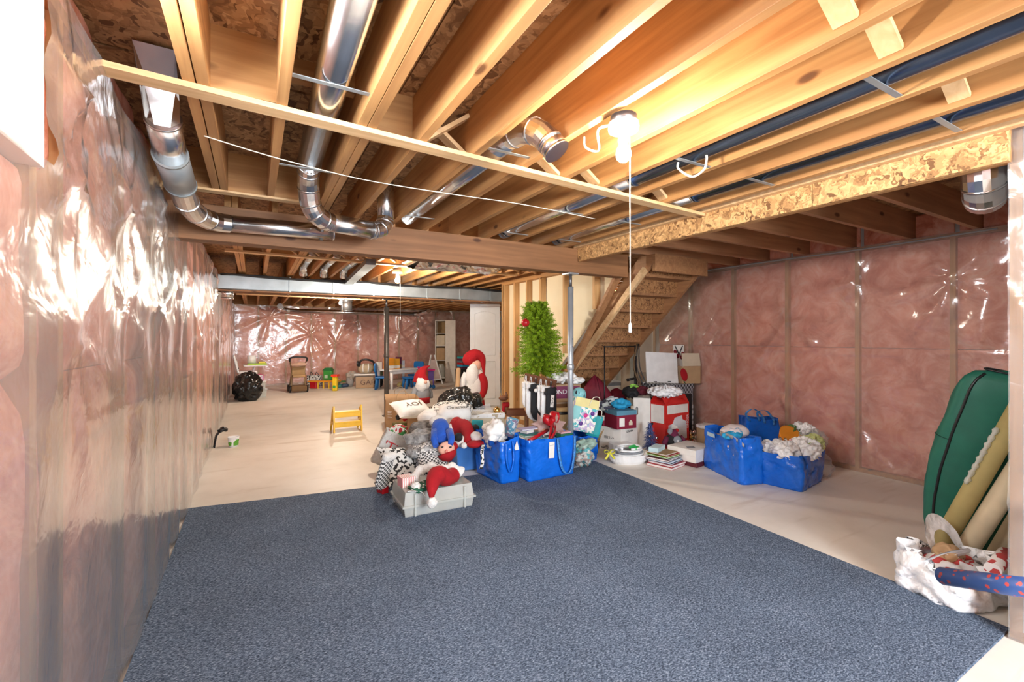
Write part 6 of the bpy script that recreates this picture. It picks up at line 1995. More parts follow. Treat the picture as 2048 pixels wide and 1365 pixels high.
# tinsel tree, dark gnome, baubles, round box, wreath
tp = FZ(1300, 906)
ti = thing('tinsel_tree', 'small blue tinsel Christmas tree before the red carton', 'christmas tree', (tp.x, tp.y, 0))
m = MB(); m.lathe([(.05, 0), (.05, .03), (.012, .035), (.012, .33)], 12); m.build('stand', SILVER, ti)
R = random.Random(9)
for tier in range(6):
    m = MB(); z_ = .06 + tier * .05; r_ = .115 - .017 * tier
    for k in range(70):
        an = R.uniform(0, 2 * PI); e_ = Vector((math.cos(an) * r_ * R.uniform(.7, 1.15), math.sin(an) * r_ * R.uniform(.7, 1.15), z_ + R.uniform(-.04, .03)))
        b0 = Vector((0, 0, z_ + .03)); sd = Vector((-math.sin(an), math.cos(an), R.uniform(-.5, .5))) * .005
        m.add([b0 + (e_ - b0) * .3 - sd, b0 + (e_ - b0) * .3 + sd, e_ + sd * .5, e_ - sd * .5], [(0, 1, 2, 3)])
    ob = m.build('tinsel_tier', C('blue_tinsel', (.14, .20, .46), .3, metal=.4, var=.7, scale=120), ti); ob['kind'] = 'stuff'
for k, (x, z) in enumerate(((.01, .33), (-.02, .06), (.05, .17), (-.05, .2))):
    m = MB(); m.blob((x, -.09 + .2 * z, z), (.016, .01, .016)); m.build('ornament', SILVER if k else DRKTXT, ti)
gp_ = FZ(1347, 911)
dg = thing('gnome_figure', 'dark plush gnome with round belly before the red carton', 'gnome', (gp_.x, gp_.y, 0), -.3)
m = MB(); m.blob((0, 0, .07), (.06, .055, .07), .004, 10, 1, 18, 14, 1, None, 0.0); m.build('legs', C('denim_blue', (.03, .08, .20), .85), dg)
m = MB(); m.blob((0, 0, .17), (.095, .075, .075), .008, 16, 2, 20, 14); m.build('body', BLACKC, dg)
m = MB(); m.blob((0.01, -.05, .17), (.055, .035, .055), .003, 16, 2, 16, 12); m.build('belly', GREYF, dg)
m = MB(); m.blob((.0, -.085, .175), (.012, .006, .012)); m.build('button', WPLAST, dg)
m = MB(); m.tube(bez([(0, 0, .21), (.01, 0, .25), (.03, 0, .29)], 4), [.06, .058, .055, .052, .046, .038, .030, .02, .008], 14); m.build('hat', C('plum_felt', (.13, .015, .05), .9), dg)
m = MB(); m.blob((.035, -.01, .275), (.022, .02, .022)); m.build('pompom', RED, dg)
m = MB(); m.blob((-.05, -.01, .27), (.03, .025, .035), .006, 30, 3); m.build('ear', GREYF, dg)
for s in (-1, 1):
    m = MB(); m.tube([(s * .08, 0, .2), (s * .12, -.02, .15), (s * .11, -.03, .11)], [.03, .03, .025], 10); m.build('arm', C('plum_felt', (.13, .015, .05)), dg)
R = random.Random(5)
bc = FZ(1384, 888)
bo_ = thing('wire_bowl', 'shallow silver wire bowl under the shiny baubles', 'bowl', (bc.x, bc.y, 0))
m = MB()
for z, r in ((.006, .06), (.03, .085), (.055, .10)):
    m.tube([(r * math.cos(k * PI / 12), r * math.sin(k * PI / 12), z) for k in range(25)], .004, 6)
for k in range(8):
    an = k * PI / 4; m.tube([(.06 * math.cos(an), .06 * math.sin(an), .006), (.1 * math.cos(an), .1 * math.sin(an), .055)], .003, 6)
m.build('wires', SILVER, bo_)
for k in range(12):
    lv = 0 if k < 6 else (1 if k < 10 else 2)
    an = (k * PI / 3, k * PI / 2 + .3, k * PI)[lv]; rr = (.057, .041, .029)[lv]
    ornament('shiny silver bauble heaped in the wire bowl beside the round box' if k % 3 else 'shiny gold bauble heaped in the wire bowl beside the round box', (bc.x + rr * math.cos(an), bc.y + rr * math.sin(an), .045 + .047 * lv), .0275, SILVER if k % 3 else GOLD, 'baubles in the wire bowl')
rp2 = FZ(1413, 900)
rbx = thing('round_box', 'round brown box with white lid and paper sheet beside the blue tote', 'box', (rp2.x, rp2.y, 0))
m = MB(); m.lathe([(.105, 0), (.107, .27)], 26); m.build('body', CARD, rbx)
m = MB(); m.lathe([(.112, .26), (.116, .265), (.116, .285), (.10, .292), (.0005, .292)], 26); m.build('lid', WPLAST, rbx)
m = MB(); m.box(-.05, -.07, .2925, .10, .06, .2955, T(rz=.4)); m.build('paper_sheet', WCARD, rbx)
wp = FZ(1414, 886)
wr = thing('spiky_wreath', 'grey-green spiky plant standing against the pink wall', 'plant', (wp.x, wp.y, 0))
m = MB(); m.lathe([(.07, 0), (.09, .18), (.085, .18), (.0005, .16)], 16); m.build('pot', GREYF, wr)
m = MB()
for k in range(90):
    an = R.uniform(0, 2 * PI); el = R.uniform(.25, 1.3); Lh = R.uniform(.08, .15)
    d = Vector((math.cos(an) * math.cos(el), math.sin(an) * math.cos(el), math.sin(el)))
    b0 = Vector((math.cos(an) * .03, math.sin(an) * .03, .17)); sd = d.cross(Vector((0, 0, 1))).normalized() * .004
    m.add([b0 - sd, b0 + sd, b0 + d * Lh + Vector((0, 0, -.02))], [(0, 1, 2)])
ob = m.build('foliage', C('grey_green', (.14, .17, .13), .8, var=.4), wr); ob['kind'] = 'stuff'
# white flat box on dark red box
a_, b_, c_ = FZ(1394, 937), FZ(1430, 925), FZ(1360, 923)
fb_, fw_, fd_ = box_thing('flat_box', 'dark red flat box under the white box', 'box', a_, b_, c_, .045, C('dark_red_card', (.11, .012, .02), .6))
a_, b_, c_ = FZ(1391, 937), FZ(1429, 925), FZ(1348, 920)
wf, ww_, wd_ = box_thing('flat_box', 'white shallow gift box lying on the dark red box', 'box', a_, b_, c_, .125, WCARD, .045, lid=(.06, WCARD))
m = MB(); m.prism([(.03, .10), (.10, .06), (.16, .12), (.07, .15)], .130, .1315); m.build('printed_mark', GREYF, wf)
# books
cb = FZ(1346, 942); ab = rect(FZ(1346, 942), FZ(1376, 931), FZ(1303, 921))[1]
BL = (('dark red hardback at the bottom of the book stack', REDG, .27, .22, .025), ('glossy red annual second from the bottom of the stack', C('crimson_cover', (.40, .01, .03), .3), .26, .22, .022), ('thin navy book in the middle of the stack', C('navy_cover', (.02, .03, .10), .4), .25, .21, .012),
      ('pale blue picture book in the middle of the stack', C('pale_blue_cover', (.45, .58, .70), .4), .26, .20, .012), ('maroon book with white pages in the stack', C('maroon_cover', (.16, .02, .03), .4), .24, .21, .018), ('grey patterned book near the top of the stack', GREYF, .25, .20, .01),
      ('lime green book near the top of the stack', C('lime_cover', (.20, .45, .03), .4), .22, .19, .012), ('red and white thin book on top of the stack', RED, .22, .20, .01), ('brown paperback on the very top of the stack', TAN, .23, .18, .012))
z_ = 0.0
for k, (lb, mt, w_, d_, h_) in enumerate(BL):
    dx_, rz_ = R.uniform(-.02, .02), R.uniform(-.10, .10)
    q = cb + Vector((math.cos(ab + PI / 2), math.sin(ab + PI / 2), 0)) * (.01 * k)
    book(lb, (q.x + dx_, q.y), ab + rz_, w_, d_ * 1.25, h_, mt, z_); z_ += h_ + .0005
m = MB(); m.bbox(0, 0, 0, .21, .10, .045, .003); tag(m.build('box', C('pale_blue_card', (.50, .66, .70), .5), loc=(cb.x - .02, cb.y + .17, z_), rot=(0, 0, ab + .2)), 'pale blue slim box lying across the book stack', 'box')
# white basket with hoses
kp = FZ(1258, 925)
bk_ = thing('white_basket', 'oval white basket of coiled white hoses on the concrete floor', 'basket', (kp.x, kp.y + .0, 0), -.25)
m = MB()
prof = [(.72, 0), (.86, .03), (.96, .075), (1.03, .10), (1.0, .10), (.92, .07), (.82, .03), (.70, .008)]
vs, fs = [], []
N_ = 60
for (r, z) in prof:
    for k in range(N_):
        an = 2 * PI * k / N_; rib = 1 + (.012 if k % 2 else 0)
        vs.append((r * .235 * math.cos(an) * rib, r * .15 * math.sin(an) * rib, z))
for i in range(len(prof) - 1):
    for k in range(N_): fs.append((i * N_ + k, i * N_ + (k + 1) % N_, (i + 1) * N_ + (k + 1) % N_, (i + 1) * N_ + k))
fs.append(list(range(N_))[::-1]); fs.append([(len(prof) - 1) * N_ + k for k in range(N_)])
m.add(vs, fs); m.build('basket', WPLAST, bk_)
for k in range(6):
    m = MB(); ph = k * .9
    pts = [Vector((.17 * math.cos(ph + s * 1.1) * (1 - .05 * k), .10 * math.sin(ph + s * 1.1), .026 + .0225 * k + .001 * math.sin(s * 1.3 + k))) for s in range(6)]
    m.tube(bez(pts, 5), .011, 10); o_ = m.build('hose', WPLAST if k % 3 else GREYF, loc=(kp.x, kp.y, .02), rot=(0, 0, -.25))
    tag(o_, 'coiled white hose lying in the oval white basket', 'hose', 'hoses in the white basket')
bow('yellow ribbon bow at the left rim of the white basket', ATD(1219, 905, 4.55) , .42, C('yellow_ribbon', (.65, .60, .05), .4), -.3)
soft('green_foil', 'crumpled green foil on the white hoses', 'foil', ATD(1268, 897, 4.72), (.05, .04, .025), C('green_foil_', (.03, .40, .09), .3), .012, 20, 3, ridge=True)
m = MB(); m.bbox(0, 0, 0, .26, .14, .07, .004); q = ATD(1226, 912, 4.96); tag(m.build('box', WCARD, loc=(q.x, q.y, 0), rot=(0, 0, -.35)), 'white flat carton behind the oval white basket', 'box')
m = MB(); m.bbox(0, 0, 0, .24, .13, .06, .004); tag(m.build('box', WPLAST, loc=(q.x + .01, q.y + .005, .07), rot=(0, 0, -.30)), 'upper white flat carton behind the oval white basket', 'box')

# ================================================================== RIGHT EDGE: GREEN BAG, ROLLS, SHOPPING BAG
g0, g1 = FZ(1836, 1088), Vector((3.62, .985, 1.03))
g0 = Vector((g0.x, g0.y, .03))
gb = thing('green_bag', 'long dark green zipped storage bag leaning behind the partition end', 'bag', g0)
ax = (g1 - g0); Lg = ax.length; ax.normalize()
vd = Vector((g0.x, g0.y, 0)).normalized()
wd = ax.cross(vd).normalized()          # across the view
if wd.x < 0: wd = -wd
dpd = wd.cross(ax).normalized()
GRB = C('bottle_green_nylon', (.012, .13, .085), .55, var=.12, bump=.12, bscale=6)
def gpt(s, tt):
    an = tt * 2 * PI
    e = max(0.0, 1 - abs(2 * s - 1) ** 12) ** .5
    W_, D_ = .22 * (.45 + .55 * math.sin(min(1, s * 1.7 + .10) * PI / 2)) * (1 - .25 * max(0, s - .6)), .075
    ca, sa = math.cos(an), math.sin(an)
    ca = math.copysign(abs(ca) ** .75, ca); sa = math.copysign(abs(sa) ** .75, sa)
    n_ = .008 * mnoise.noise(Vector((s * 9, ca * 2, sa * 2)))
    return ax * (s * Lg * 1.12 - .0) + wd * ((W_ * e + n_) * ca + .15) + dpd * ((D_ * e + n_) * sa)
m = MB(); m.grid(gpt, 30, 36); m.build('body', GRB, gb)
pts = [gpt(s, .40) for s in [i / 24 for i in range(1, 25)]]
best = .62
vc = (Vector((0, 0, H)) - g0)
m = MB()
def side_pt(s, tt):
    p = gpt(s, tt); c_ = gpt(s, tt + .5); return p + (p - c_).normalized() * .003
TT = None
# piping on the side that faces the camera, about a third in from the left edge
cands = [(gpt(.5, k / 36), k / 36) for k in range(36)]
front = [c for c in cands if (c[0] - (ax * .5 * Lg * 1.12 + wd * .15)).dot(vc.normalized()) > 0]
front.sort(key=lambda c: c[0].dot(wd))
TT = front[max(0, int(len(front) * .30))][1]
m.tube([side_pt(s / 30, TT) for s in range(1, 30)], .007, 8); m.build('piping', BLACKP, gb)
for s_ in (.985, .03):
    m = MB(); m.tube([side_pt(s_, k / 18) for k in range(19)], .006, 6); m.build('piping', BLACKP, gb)
m = MB(); m.tube([side_pt(.60, TT + (k / 10) * .22) for k in range(11)], .0025, 6); m.build('seam', C('green_seam', (.006, .06, .04)), gb)
WT = Vector((3.30, .74, 0))
for k, (u, v, tu, tv, dd, r, mt, lb) in enumerate(((1866, 1128, 2050, 799, 2.40, .046, C('olive_backing', (.42, .33, .13), .8), 'olive-backed carpet roll leaning in front of the green bag'), (1912, 1142, 2080, 872, 2.37, .048, C('cream_backing', (.66, .54, .36), .8), 'cream carpet roll leaning beside the olive roll'), (1982, 1136, 2100, 930, 2.40, .040, C('tan_backing', (.60, .47, .30), .8), 'short tan carpet roll lowest of the leaning rolls'))):
    a_ = FZ(u, v); b_ = ATD(tu, tv, dd)
    t = thing('carpet_roll', lb, 'carpet roll', a_, 0, 'carpet rolls leaning by the partition')
    dv = b_ - a_
    m = MB(); m.tube([dv * 0 + Vector((0, 0, .026)), dv], r, 20); m.build('roll', mt, t)
    m = MB()
    n_ = 40; nd = dv.normalized(); s1 = nd.orthogonal().normalized(); s2 = nd.cross(s1)
    m.tube([dv * 1.001 + (s1 * math.cos(i * .5) + s2 * math.sin(i * .5)) * r * .9 * i / n_ for i in range(1, n_)], .003, 5); m.build('spiral_edge', TAN, t)
m = MB()
ra_, rb_ = FZ(1866, 1128) + Vector((0, 0, .026)), ATD(2050, 799, 2.40)
m.tube([ra_ + (rb_ - ra_) * (.48 + .34 * k / 24) + Vector((-CT, ST, 0)) * (.052 + .004 * (k % 2)) + Vector((0, 0, .012)) for k in range(25)], [.008 + .004 * ((k * 7) % 3) for k in range(25)], 8)
tag(m.build('foil_fringe', CLEARB), 'crinkled clear film edge between the green bag and olive roll', 'film')

# white shopping bag
sc_ = FZ(1895, 1190, CZ)
sp = thing('shopping_bag', 'crumpled white plastic shopping bag with loose handles on the carpet edge', 'plastic bag', (sc_.x + .05, sc_.y - .0, CZ), -.35)
BAGF = C('white_bag_film', (.80, .80, .82))
m = sack_mesh(.40, .33, .19, .86, .04, 3, .09, 14, None, .06, .06, 8); m.build('body', BAGF, sp)
def handle_sheet(x0, x1, z1, lean, seed):
    mm = MB()
    def fn(s, t):
        an = s * PI
        cx = (x0 + x1) / 2; rx = (x1 - x0) / 2
        ro, ri = 1.0, .55
        r = ri + (ro - ri) * t
        x = cx - rx * r * math.cos(an); z = .17 + z1 * r * math.sin(an)
        y = lean * math.sin(an) * r + .02 * mnoise.noise(Vector((x * 12 + seed, z * 12, seed)))
        return (x, y, z)
    mm.grid(fn, 24, 6); mm.grid(lambda s, t: (lambda p: (p[0], p[1] + .004, p[2]))(fn(1 - s, t)), 24, 6)
    return mm
handle_sheet(-.17, .05, .10, -.10, 2).build('handle', BAGF, sp)
handle_sheet(-.02, .20, .16, .08, 7).build('handle', BAGF, sp, loc=(.0, .08, 0))
soft('crumpled_paper', 'patterned red and white tissue inside the shopping bag', 'paper', (sc_.x + .07, sc_.y, CZ + .11), (.13, .11, .06), pattern('red_white_tissue', (.45, .05, .05), (.75, .72, .70), 30, 'patch', third=(.75, .72, .70)), .025, 12, 4, ridge=True)
soft('crumpled_paper', 'brown paper wad in the back of the shopping bag', 'paper', (sc_.x + .08, sc_.y + .022, CZ + .17), (.05, .045, .045), CARD, .02, 14, 6, ridge=True)
a_, b_ = ATD(1886, 1153, 2.08), ATD(2110, 1184, 1.66)
wt_ = thing('wrapping_paper_roll', 'blue wrapping paper roll with red print sticking out of the shopping bag', 'wrapping paper', a_)
m = MB(); m.tube([Vector((0, 0, 0)), b_ - a_], .038, 24); m.build('roll', WRAPP, wt_)
m = MB(); m.tube([(b_ - a_) * -.004, (b_ - a_) * .0005], .020, 16); m.build('core', CARD, wt_)
a_, b_ = ATD(1985, 1140, 2.05), ATD(2012, 1108, 2.15)
m = MB(); m.tube([a_, b_], .03, 16); tag(m.build('wrapping_paper_roll', MATS['red_white_tissue']), 'short red and white wrapping roll behind the blue one', 'wrapping paper')

# ================================================================== DOOR BY THE STAIR WALL
a_, b_ = FZ(940, 814), FZ(1000, 813)
dv = b_ - a_
DW = dv.length; DA = math.atan2(dv.y, dv.x)
DH = min(ONY(970, 599, (a_.y + b_.y) / 2).z, 1.94)
dr_ = thing('door_1', 'white two-panel interior door standing open beside the stud wall', 'door', a_, DA, kind='structure')
m = MB(); m.bbox(0, 0, .01, DW, .035, DH, .003); m.build('leaf', WHITEP, dr_)
def panel_frame(x0, x1, z0, z1, arch):
    mm = MB()
    pts = [(x0, z0), (x1, z0), (x1, z1)]
    if arch: pts += [(x1 + (x0 - x1) * k / 10, z1 + .05 * math.sin(PI * k / 10)) for k in range(1, 10)]
    pts += [(x0, z1)]
    P = [Vector((x, -.002, z)) for x, z in pts]
    for i in range(len(P)): mm.tube([P[i], P[(i + 1) % len(P)]], .007, 6)
    return mm
panel_frame(DW * .16, DW * .84, DH * .50, DH * .90, True).build('panel_moulding', WHITEP, dr_)
panel_frame(DW * .16, DW * .84, DH * .08, DH * .44, False).build('panel_moulding', WHITEP, dr_)
m = MB(); m.tube([(.045, -.0, DH * .47), (.045, -.045, DH * .47)], .010, 10); m.blob((.045, -.055, DH * .47), (.030, .022, .030)); m.lathe([(.03, 0), (.03, .006)], 16, T(.045, 0, DH * .47, PI / 2)); m.build('knob', GOLD, dr_)
for z in (.2, DH * .5, DH - .2):
    m = MB(); m.tube([(DW + .004, .0, z - .05), (DW + .004, .0, z + .05)], .008, 8); m.build('hinge', GOLD, dr_)

# ================================================================== OBJECTS ON THE OPEN CONCRETE FLOOR
a_, b_ = FZ(667, 868), FZ(725, 862)
o, an, w, _ = rect(a_, b_, a_)
ss = thing('step_stool', 'yellow painted two-step wooden stool on the concrete floor', 'step stool', a_ + Vector((0, 0, .007)), an)
w = (b_ - a_).length
for x in (0, w - .02):
    m = MB()
    m.beam((x + .01, .01, 0), (x + .01, .045, .355), .02, .05, up=(0, 1, 0)); m.build('front_post', YELLOW, ss)
    m = MB(); m.beam((x + .01, .26, 0), (x + .01, .10, .31), .02, .04, up=(0, 1, 0)); m.build('back_leg', YELLOW, ss)
    m = MB(); m.beam((x + .01, .03, .12), (x + .01, .20, .12), .018, .035); m.build('side_rail', YELLOW, ss)
for z, y0, y1 in ((.255, .015, .15), (.12, .005, .17)):
    m = MB(); m.bbox(.02, y0, z, w - .02, y1, z + .02, .004); m.build('tread', YELLOW, ss)
    m = MB(); m.bbox(.02, y0 - .002, z - .055, w - .02, y0 + .014, z, .003); m.build('apron', YELLOW, ss)
tb = thing('plastic_tub', 'small white plastic tub with green label on the concrete', 'tub', FZ(467, 894), .3)
m = MB(); m.lathe([(.048, 0), (.060, .115), (.063, .12), (.058, .12), (.046, .004)], 22); m.build('pot', WPLAST, tb)
m = MB(); m.lathe([(.0505, .02), (.0595, .09)], 22, caps=False); m.build('label', pattern('green_label', (.10, .32, .03), (.80, .80, .78), 14, 'patch', third=(.80, .80, .78)), tb)
p = FZ(428, 896)
bf = thing('black_offcut', 'bent black plastic offcut leaning at the foot of the left wall', 'offcut', (p.x, p.y, 0))
m = MB(); m.ribbon(bez([(0, 0, .003), (.01, .01, .08), (.03, .03, .15), (.09, .04, .20)], 6), .07, .008, (.3, -1, 0)); m.build('strip', BLACKP, bf)
m = MB(); m.blob((.085, .04, .195), (.05, .04, .03), .01, 20, 3, 14, 10, 1, None, None, True); m.build('crumpled_end', BLACKP, bf)

# ------------------------------------------------------------------ far corner on the left
p = FZ(489, 803)
trash_bag('black garbage bag slumped in the corner beside the clear bins', (p.x + .05, p.y + .10), (.26, .25, .29), 13, .04, None, True)
c0, c1, c2 = FZ(506, 797), FZ(534, 795), FZ(505, 786)
o, an, w, d = rect(c0, c1, c2); d = .36
cb_ = thing('storage_box', 'clear plastic bin of papers behind the black garbage bag', 'storage box', (o.x, o.y, 0), an)
shell(w, d, 0, .17, .005, -.012, .0).build('base', CLEARB, cb_); m = MB(); m.bbox(-.01, -.01, .165, w + .01, d + .01, .185, .004); m.build('lid', CLEARB, cb_)
cb2 = thing('storage_box', 'clear bin stacked under the pink toy box', 'storage box', (o.x - .08, o.y + .02, .186), an)
shell(w + .06, d, 0, .16, .005, -.012, .0).build('base', CLEARB, cb2); m = MB(); m.bbox(-.01, -.01, .155, w + .07, d + .01, .172, .004); m.build('lid', WPLAST, cb2)
for k, z in enumerate((.006, .192)):
    m = MB(); m.bbox(.03, .03, 0, w - .03, d - .05, .13, .01); tag(m.build('paper_stack', WCARD if k else CARDL, loc=(o.x - .06 * k, o.y + .02 * k, z), rot=(0, 0, an)), ('tan papers inside the lower clear bin', 'white papers inside the upper clear bin')[k], 'papers')
pk = thing('toy_box', 'hot pink and white toy box on top of the clear bins', 'box', (o.x - .18, o.y + .03, .360), an)
m = MB(); m.bbox(0, 0, 0, w + .12, .3, .13, .004); m.build('body', PINKC, pk)
m = MB(); m.box(.02, -.002, .09, w + .1, 0, .125); m.build('label', WCARD, pk); m = MB(); m.box(w + .06, -.002, .02, w + .11, 0, .11); m.build('label', C('lilac_print', (.6, .45, .6)), pk)

# high chair
p = FZ(497, 793)
hc = thing('high_chair', 'white plastic high chair with tray behind the black bag', 'high chair', (p.x, p.y + .15, 0), .05)
for (x, y) in ((-.26, -.24), (.26, -.24), (-.26, .24), (.26, .24)):
    m = MB(); m.tube([(x, y, 0), (x * .5, y * .55, .52)], [.016, .02], 10); m.build('leg', WPLAST, hc)
m = MB(); m.bbox(-.20, -.16, .46, .17, .16, .56, .04); m.build('seat', WPLAST, hc)
m = MB(); m.bbox(-.02, -.17, 0, .02, .17, .40, .018); m.build('backrest', WPLAST, hc, loc=(-.20, 0, .52), rot=(0, -.22, 0))
m = MB(); m.bbox(-.006, -.10, .06, .006, .10, .30, .004); m.build('cushion', BWPAT, hc, loc=(-.172, 0, .52), rot=(0, -.22, 0))
m = MB(); m.bbox(-.10, -.24, .66, .36, .24, .69, .012); m.build('tray', WPLAST, hc)
m = MB(); m.tube([(.12, -.15, .66), (.08, -.14, .54)], .014, 8); m.tube([(.12, .15, .66), (.08, .14, .54)], .014, 8); m.build('tray_support', WPLAST, hc)
L0 = Vector((p.x, p.y + .15, 0))
m = MB(); m.bbox(-.02, -.2, .692, .36, .2, .725, .006); tag(m.build('picture_book', C('lime_print', (.35, .55, .05), .4), loc=L0), 'lime green box lying on the high chair tray', 'box')
m = MB(); m.bbox(.2, -.18, .726, .33, .1, .76, .006); tag(m.build('picture_book', C('yellow_print', (.75, .62, .05), .4), loc=L0), 'yellow box on the lime box on the high chair', 'box')
m = MB(); m.lathe([(.085, .726), (.085, .90), (.02, .90), (.02, .89)], 22, T(.06, .02)); pr = tag(m.build('paper_roll', WPLAST, loc=L0), 'white paper towel roll standing on the high chair tray', 'roll')

# stroller
p = FZ(597, 785)
st_ = thing('stroller', 'tan folding doll stroller with black handle against the far wall', 'stroller', (p.x, p.y, 0), .05)
TF = C('tan_tube', (.30, .20, .10), .4, metal=.4)
for s in (-1, 1):
    m = MB(); m.tube(bez([(s * .15, .0, .10), (s * .14, .05, .40), (s * .16, .10, .66), (s * .19, .02, .76)], 5), .016, 8); m.build('frame_tube', TF, st_)
    m = MB(); m.tube([(s * .17, .25, .08), (s * .15, .05, .45)], .014, 8); m.build('frame_tube', TF, st_)
    m = MB(); m.lathe([(.0005, -.02), (.07, -.02), (.085, -.012), (.085, .012), (.07, .02), (.0005, .02)], 18, T(s * .19, -.02, .085, 0, PI / 2)); m.build('wheel', BLACKP, st_)
    m = MB(); m.lathe([(.0005, -.02), (.07, -.02), (.085, -.012), (.085, .012), (.07, .02), (.0005, .02)], 18, T(s * .19, .28, .085, 0, PI / 2)); m.build('wheel', BLACKP, st_)
m = MB(); m.tube(bez([(-.19, .02, .74), (-.17, .0, .82), (0, -.02, .84), (.17, 0, .82), (.19, .02, .74)], 6), .022, 10); m.build('handle', BLACKP, st_)
m = MB(); m.bbox(-.14, .02, .40, .14, .05, .68, .02); m.build('seat_back', TAN, st_)
m = MB(); m.bbox(-.14, -.14, .36, .14, .05, .42, .02); m.build('seat', TAN, st_)
m = MB(); m.bbox(-.17, -.16, .03, .17, .12, .17, .03); m.build('basket', C('brown_weave', (.16, .09, .04), .8), st_)
m = MB(); m.blob((0, -.02, .66), (.18, .10, .06), .015, 12, 3); m.build('folded_hood', C('rose_tan', (.50, .32, .24), .85), st_)

# toys along the far wall
def toybox(name, label, cat, u0, u1, v0, v1, dep, mat, z0=0.0):
    a_ = FZ(u0, v1); b_ = FZ(u1, v1)
    hh = (v1 - v0) * DEP(a_) / FPX
    w_ = (b_ - a_).length
    t = thing(name, label, cat, (a_.x, a_.y, z0), math.atan2((b_ - a_).y, (b_ - a_).x))
    m = MB(); m.bbox(0, 0, 0, w_, dep, hh, min(.02, hh * .2)); m.build('body', mat, t)
    return t, w_, hh
t, w_, h_ = toybox('patterned_bag', 'black and white patterned tote beside the stroller', 'bag', 613, 641, 751, 772, .15, BWPAT)
for s in (.3, .7):
    m = MB(); m.tube(bez([(w_ * s - .05, .07, h_), (w_ * s - .02, .06, h_ + .08), (w_ * s + .04, .07, h_)], 5), .008, 6); m.build('handle', BLACKC, t)
t, w_, h_ = toybox('toy_garage', 'red and orange toy garage with open legs', 'toy', 619, 633, 764, 778, .2, REDG)
for k in range(4):
    m = MB(); m.box(w_ + .02 + .14 * k, 0, 0, w_ + .05 + .14 * k, .03, .17); m.build('leg', YELLOW, t)
m = MB(); m.box(-.05, -.01, .17, w_ + .55, .22, .20); m.build('deck', ORANGE, t)
t, w_, h_ = toybox('toy_house', 'bright green toy house on the toy garage', 'toy', 646, 663, 757, 776, .16, C('toy_green', (.05, .33, .06), .4), .20)
m = MB(); m.box(.04, -.004, .05, w_ - .1, -.001, .13); m.build('window', C('toy_pale', (.5, .65, .5)), t); m = MB(); m.prism([(-.02, h_), (w_ + .02, h_), (w_ * .8, h_ + .07), (w_ * .2, h_ + .07)], 0, .16, Matrix.Translation((0, .16, 0)) @ Matrix.Rotation(PI / 2, 4, 'X')); m.build('roof', C('toy_dark_green', (.02, .18, .05), .4), t)
t, w_, h_ = toybox('toy_tower', 'yellow toy tower with red top', 'toy', 664, 673, 754, 783, .12, C('toy_yellow', (.80, .55, .02), .4))
m = MB(); m.box(-.02, -.02, h_, w_ + .02, .14, h_ + .05); m.build('top', C('toy_red', (.70, .05, .02), .4), t); m = MB(); m.box(.02, -.003, .08, w_ - .02, -.001, .14); m.build('door', C('toy_green', (.05, .33, .06)), t)
for k, (u, v, r, mt, lb) in enumerate(((677, 770, (.08, .07, .06), C('toy_teal', (.03, .15, .14), .4), 'dark teal toy truck body in the toy row'), (691, 772, (.10, .08, .05), C('toy_navy', (.03, .06, .12), .4), 'navy toy car in the toy row'), (684, 764, (.13, .06, .025), C('toy_grass', (.06, .16, .05), .6), 'dark green toy on the navy car'))):
    q = FZ(u, 776); q.z = max(r[2] * .95, 0) if k < 2 else .14
    soft('toy_vehicle', lb, 'toy', q + Vector((0, .1 * k, 0)), r, mt, .012, 12, k, .7)
a_, b_ = FZ(690, 775), ATD(681, 757, 11.9)
m = MB(); m.beam((a_.x + .06, a_.y + .30, .02), (b_.x, b_.y + .38, .22), .07, .015); tag(m.build('wooden_ramp', PALEW), 'pale wooden toy ramp leaning on the toy row', 'toy')
# clear bin with the lettered box and pile
c0, c1, c2 = FZ(709, 778), FZ(749, 777), FZ(707, 768)
o, an, w, d = rect(c0, c1, c2); d = .42
gp = thing('storage_box', 'clear bin holding a cardboard box lettered in black', 'storage box', (o.x, o.y, 0), an)
shell(w, d, 0, .34, .006, -.02, .0).build('base', CLEARX, gp); m = MB(); m.bbox(-.015, -.015, .335, w + .015, d + .015, .37, .008); m.build('lid', WPLAST, gp)
m = MB(); m.bbox(0, 0, 0, w - .06, d - .06, .29, .003); gi = thing('cardboard_box', 'brown cardboard box with dark lettering inside the clear bin', 'box', Vector((o.x, o.y, .008)) + Matrix.Rotation(an, 3, 'Z') @ Vector((.03, .022, 0)), an); m.build('body', CARD, gi)
lettering('GAP', .19, C('brown_print', (.10, .03, .015)), gi, (w * .58, -.004, .14), (PI / 2, 0, 0))
cs_ = thing('car_seat', 'folded baby car seat with black straps on the clear bin', 'car seat', Vector((o.x, o.y, .37)) + Matrix.Rotation(an, 3, 'Z') @ Vector((w * .55, .2, 0)), an)
m = MB(); m.blob((0, 0, .13), (.20, .16, .13), .02, 8, 3, 24, 16, .85, None, 0.0); m.build('seat', C('beige_pad', (.45, .36, .25), .85), cs_)
m = MB(); m.tube(bez([(-.17, -.05, .18), (-.12, -.08, .34), (.05, -.09, .36), (.18, -.05, .30), (.20, -.03, .2)], 6), .026, 10); m.build('carry_handle', BLACKP, cs_)
m = MB(); m.lathe([(.0005, -.03), (.06, -.03), (.075, 0), (.06, .03), (.0005, .03)], 16, T(-.20, -.06, .26, 0, PI / 2)); m.build('wheel', BLACKP, cs_)
for s in (-.06, .06):
    m = MB(); m.ribbon([(s, -.165, .05), (s * 1.2, -.16, .15), (s, -.10, .26)], .03, .006, (1, 0, 0)); m.build('strap', WCLOTH, cs_)
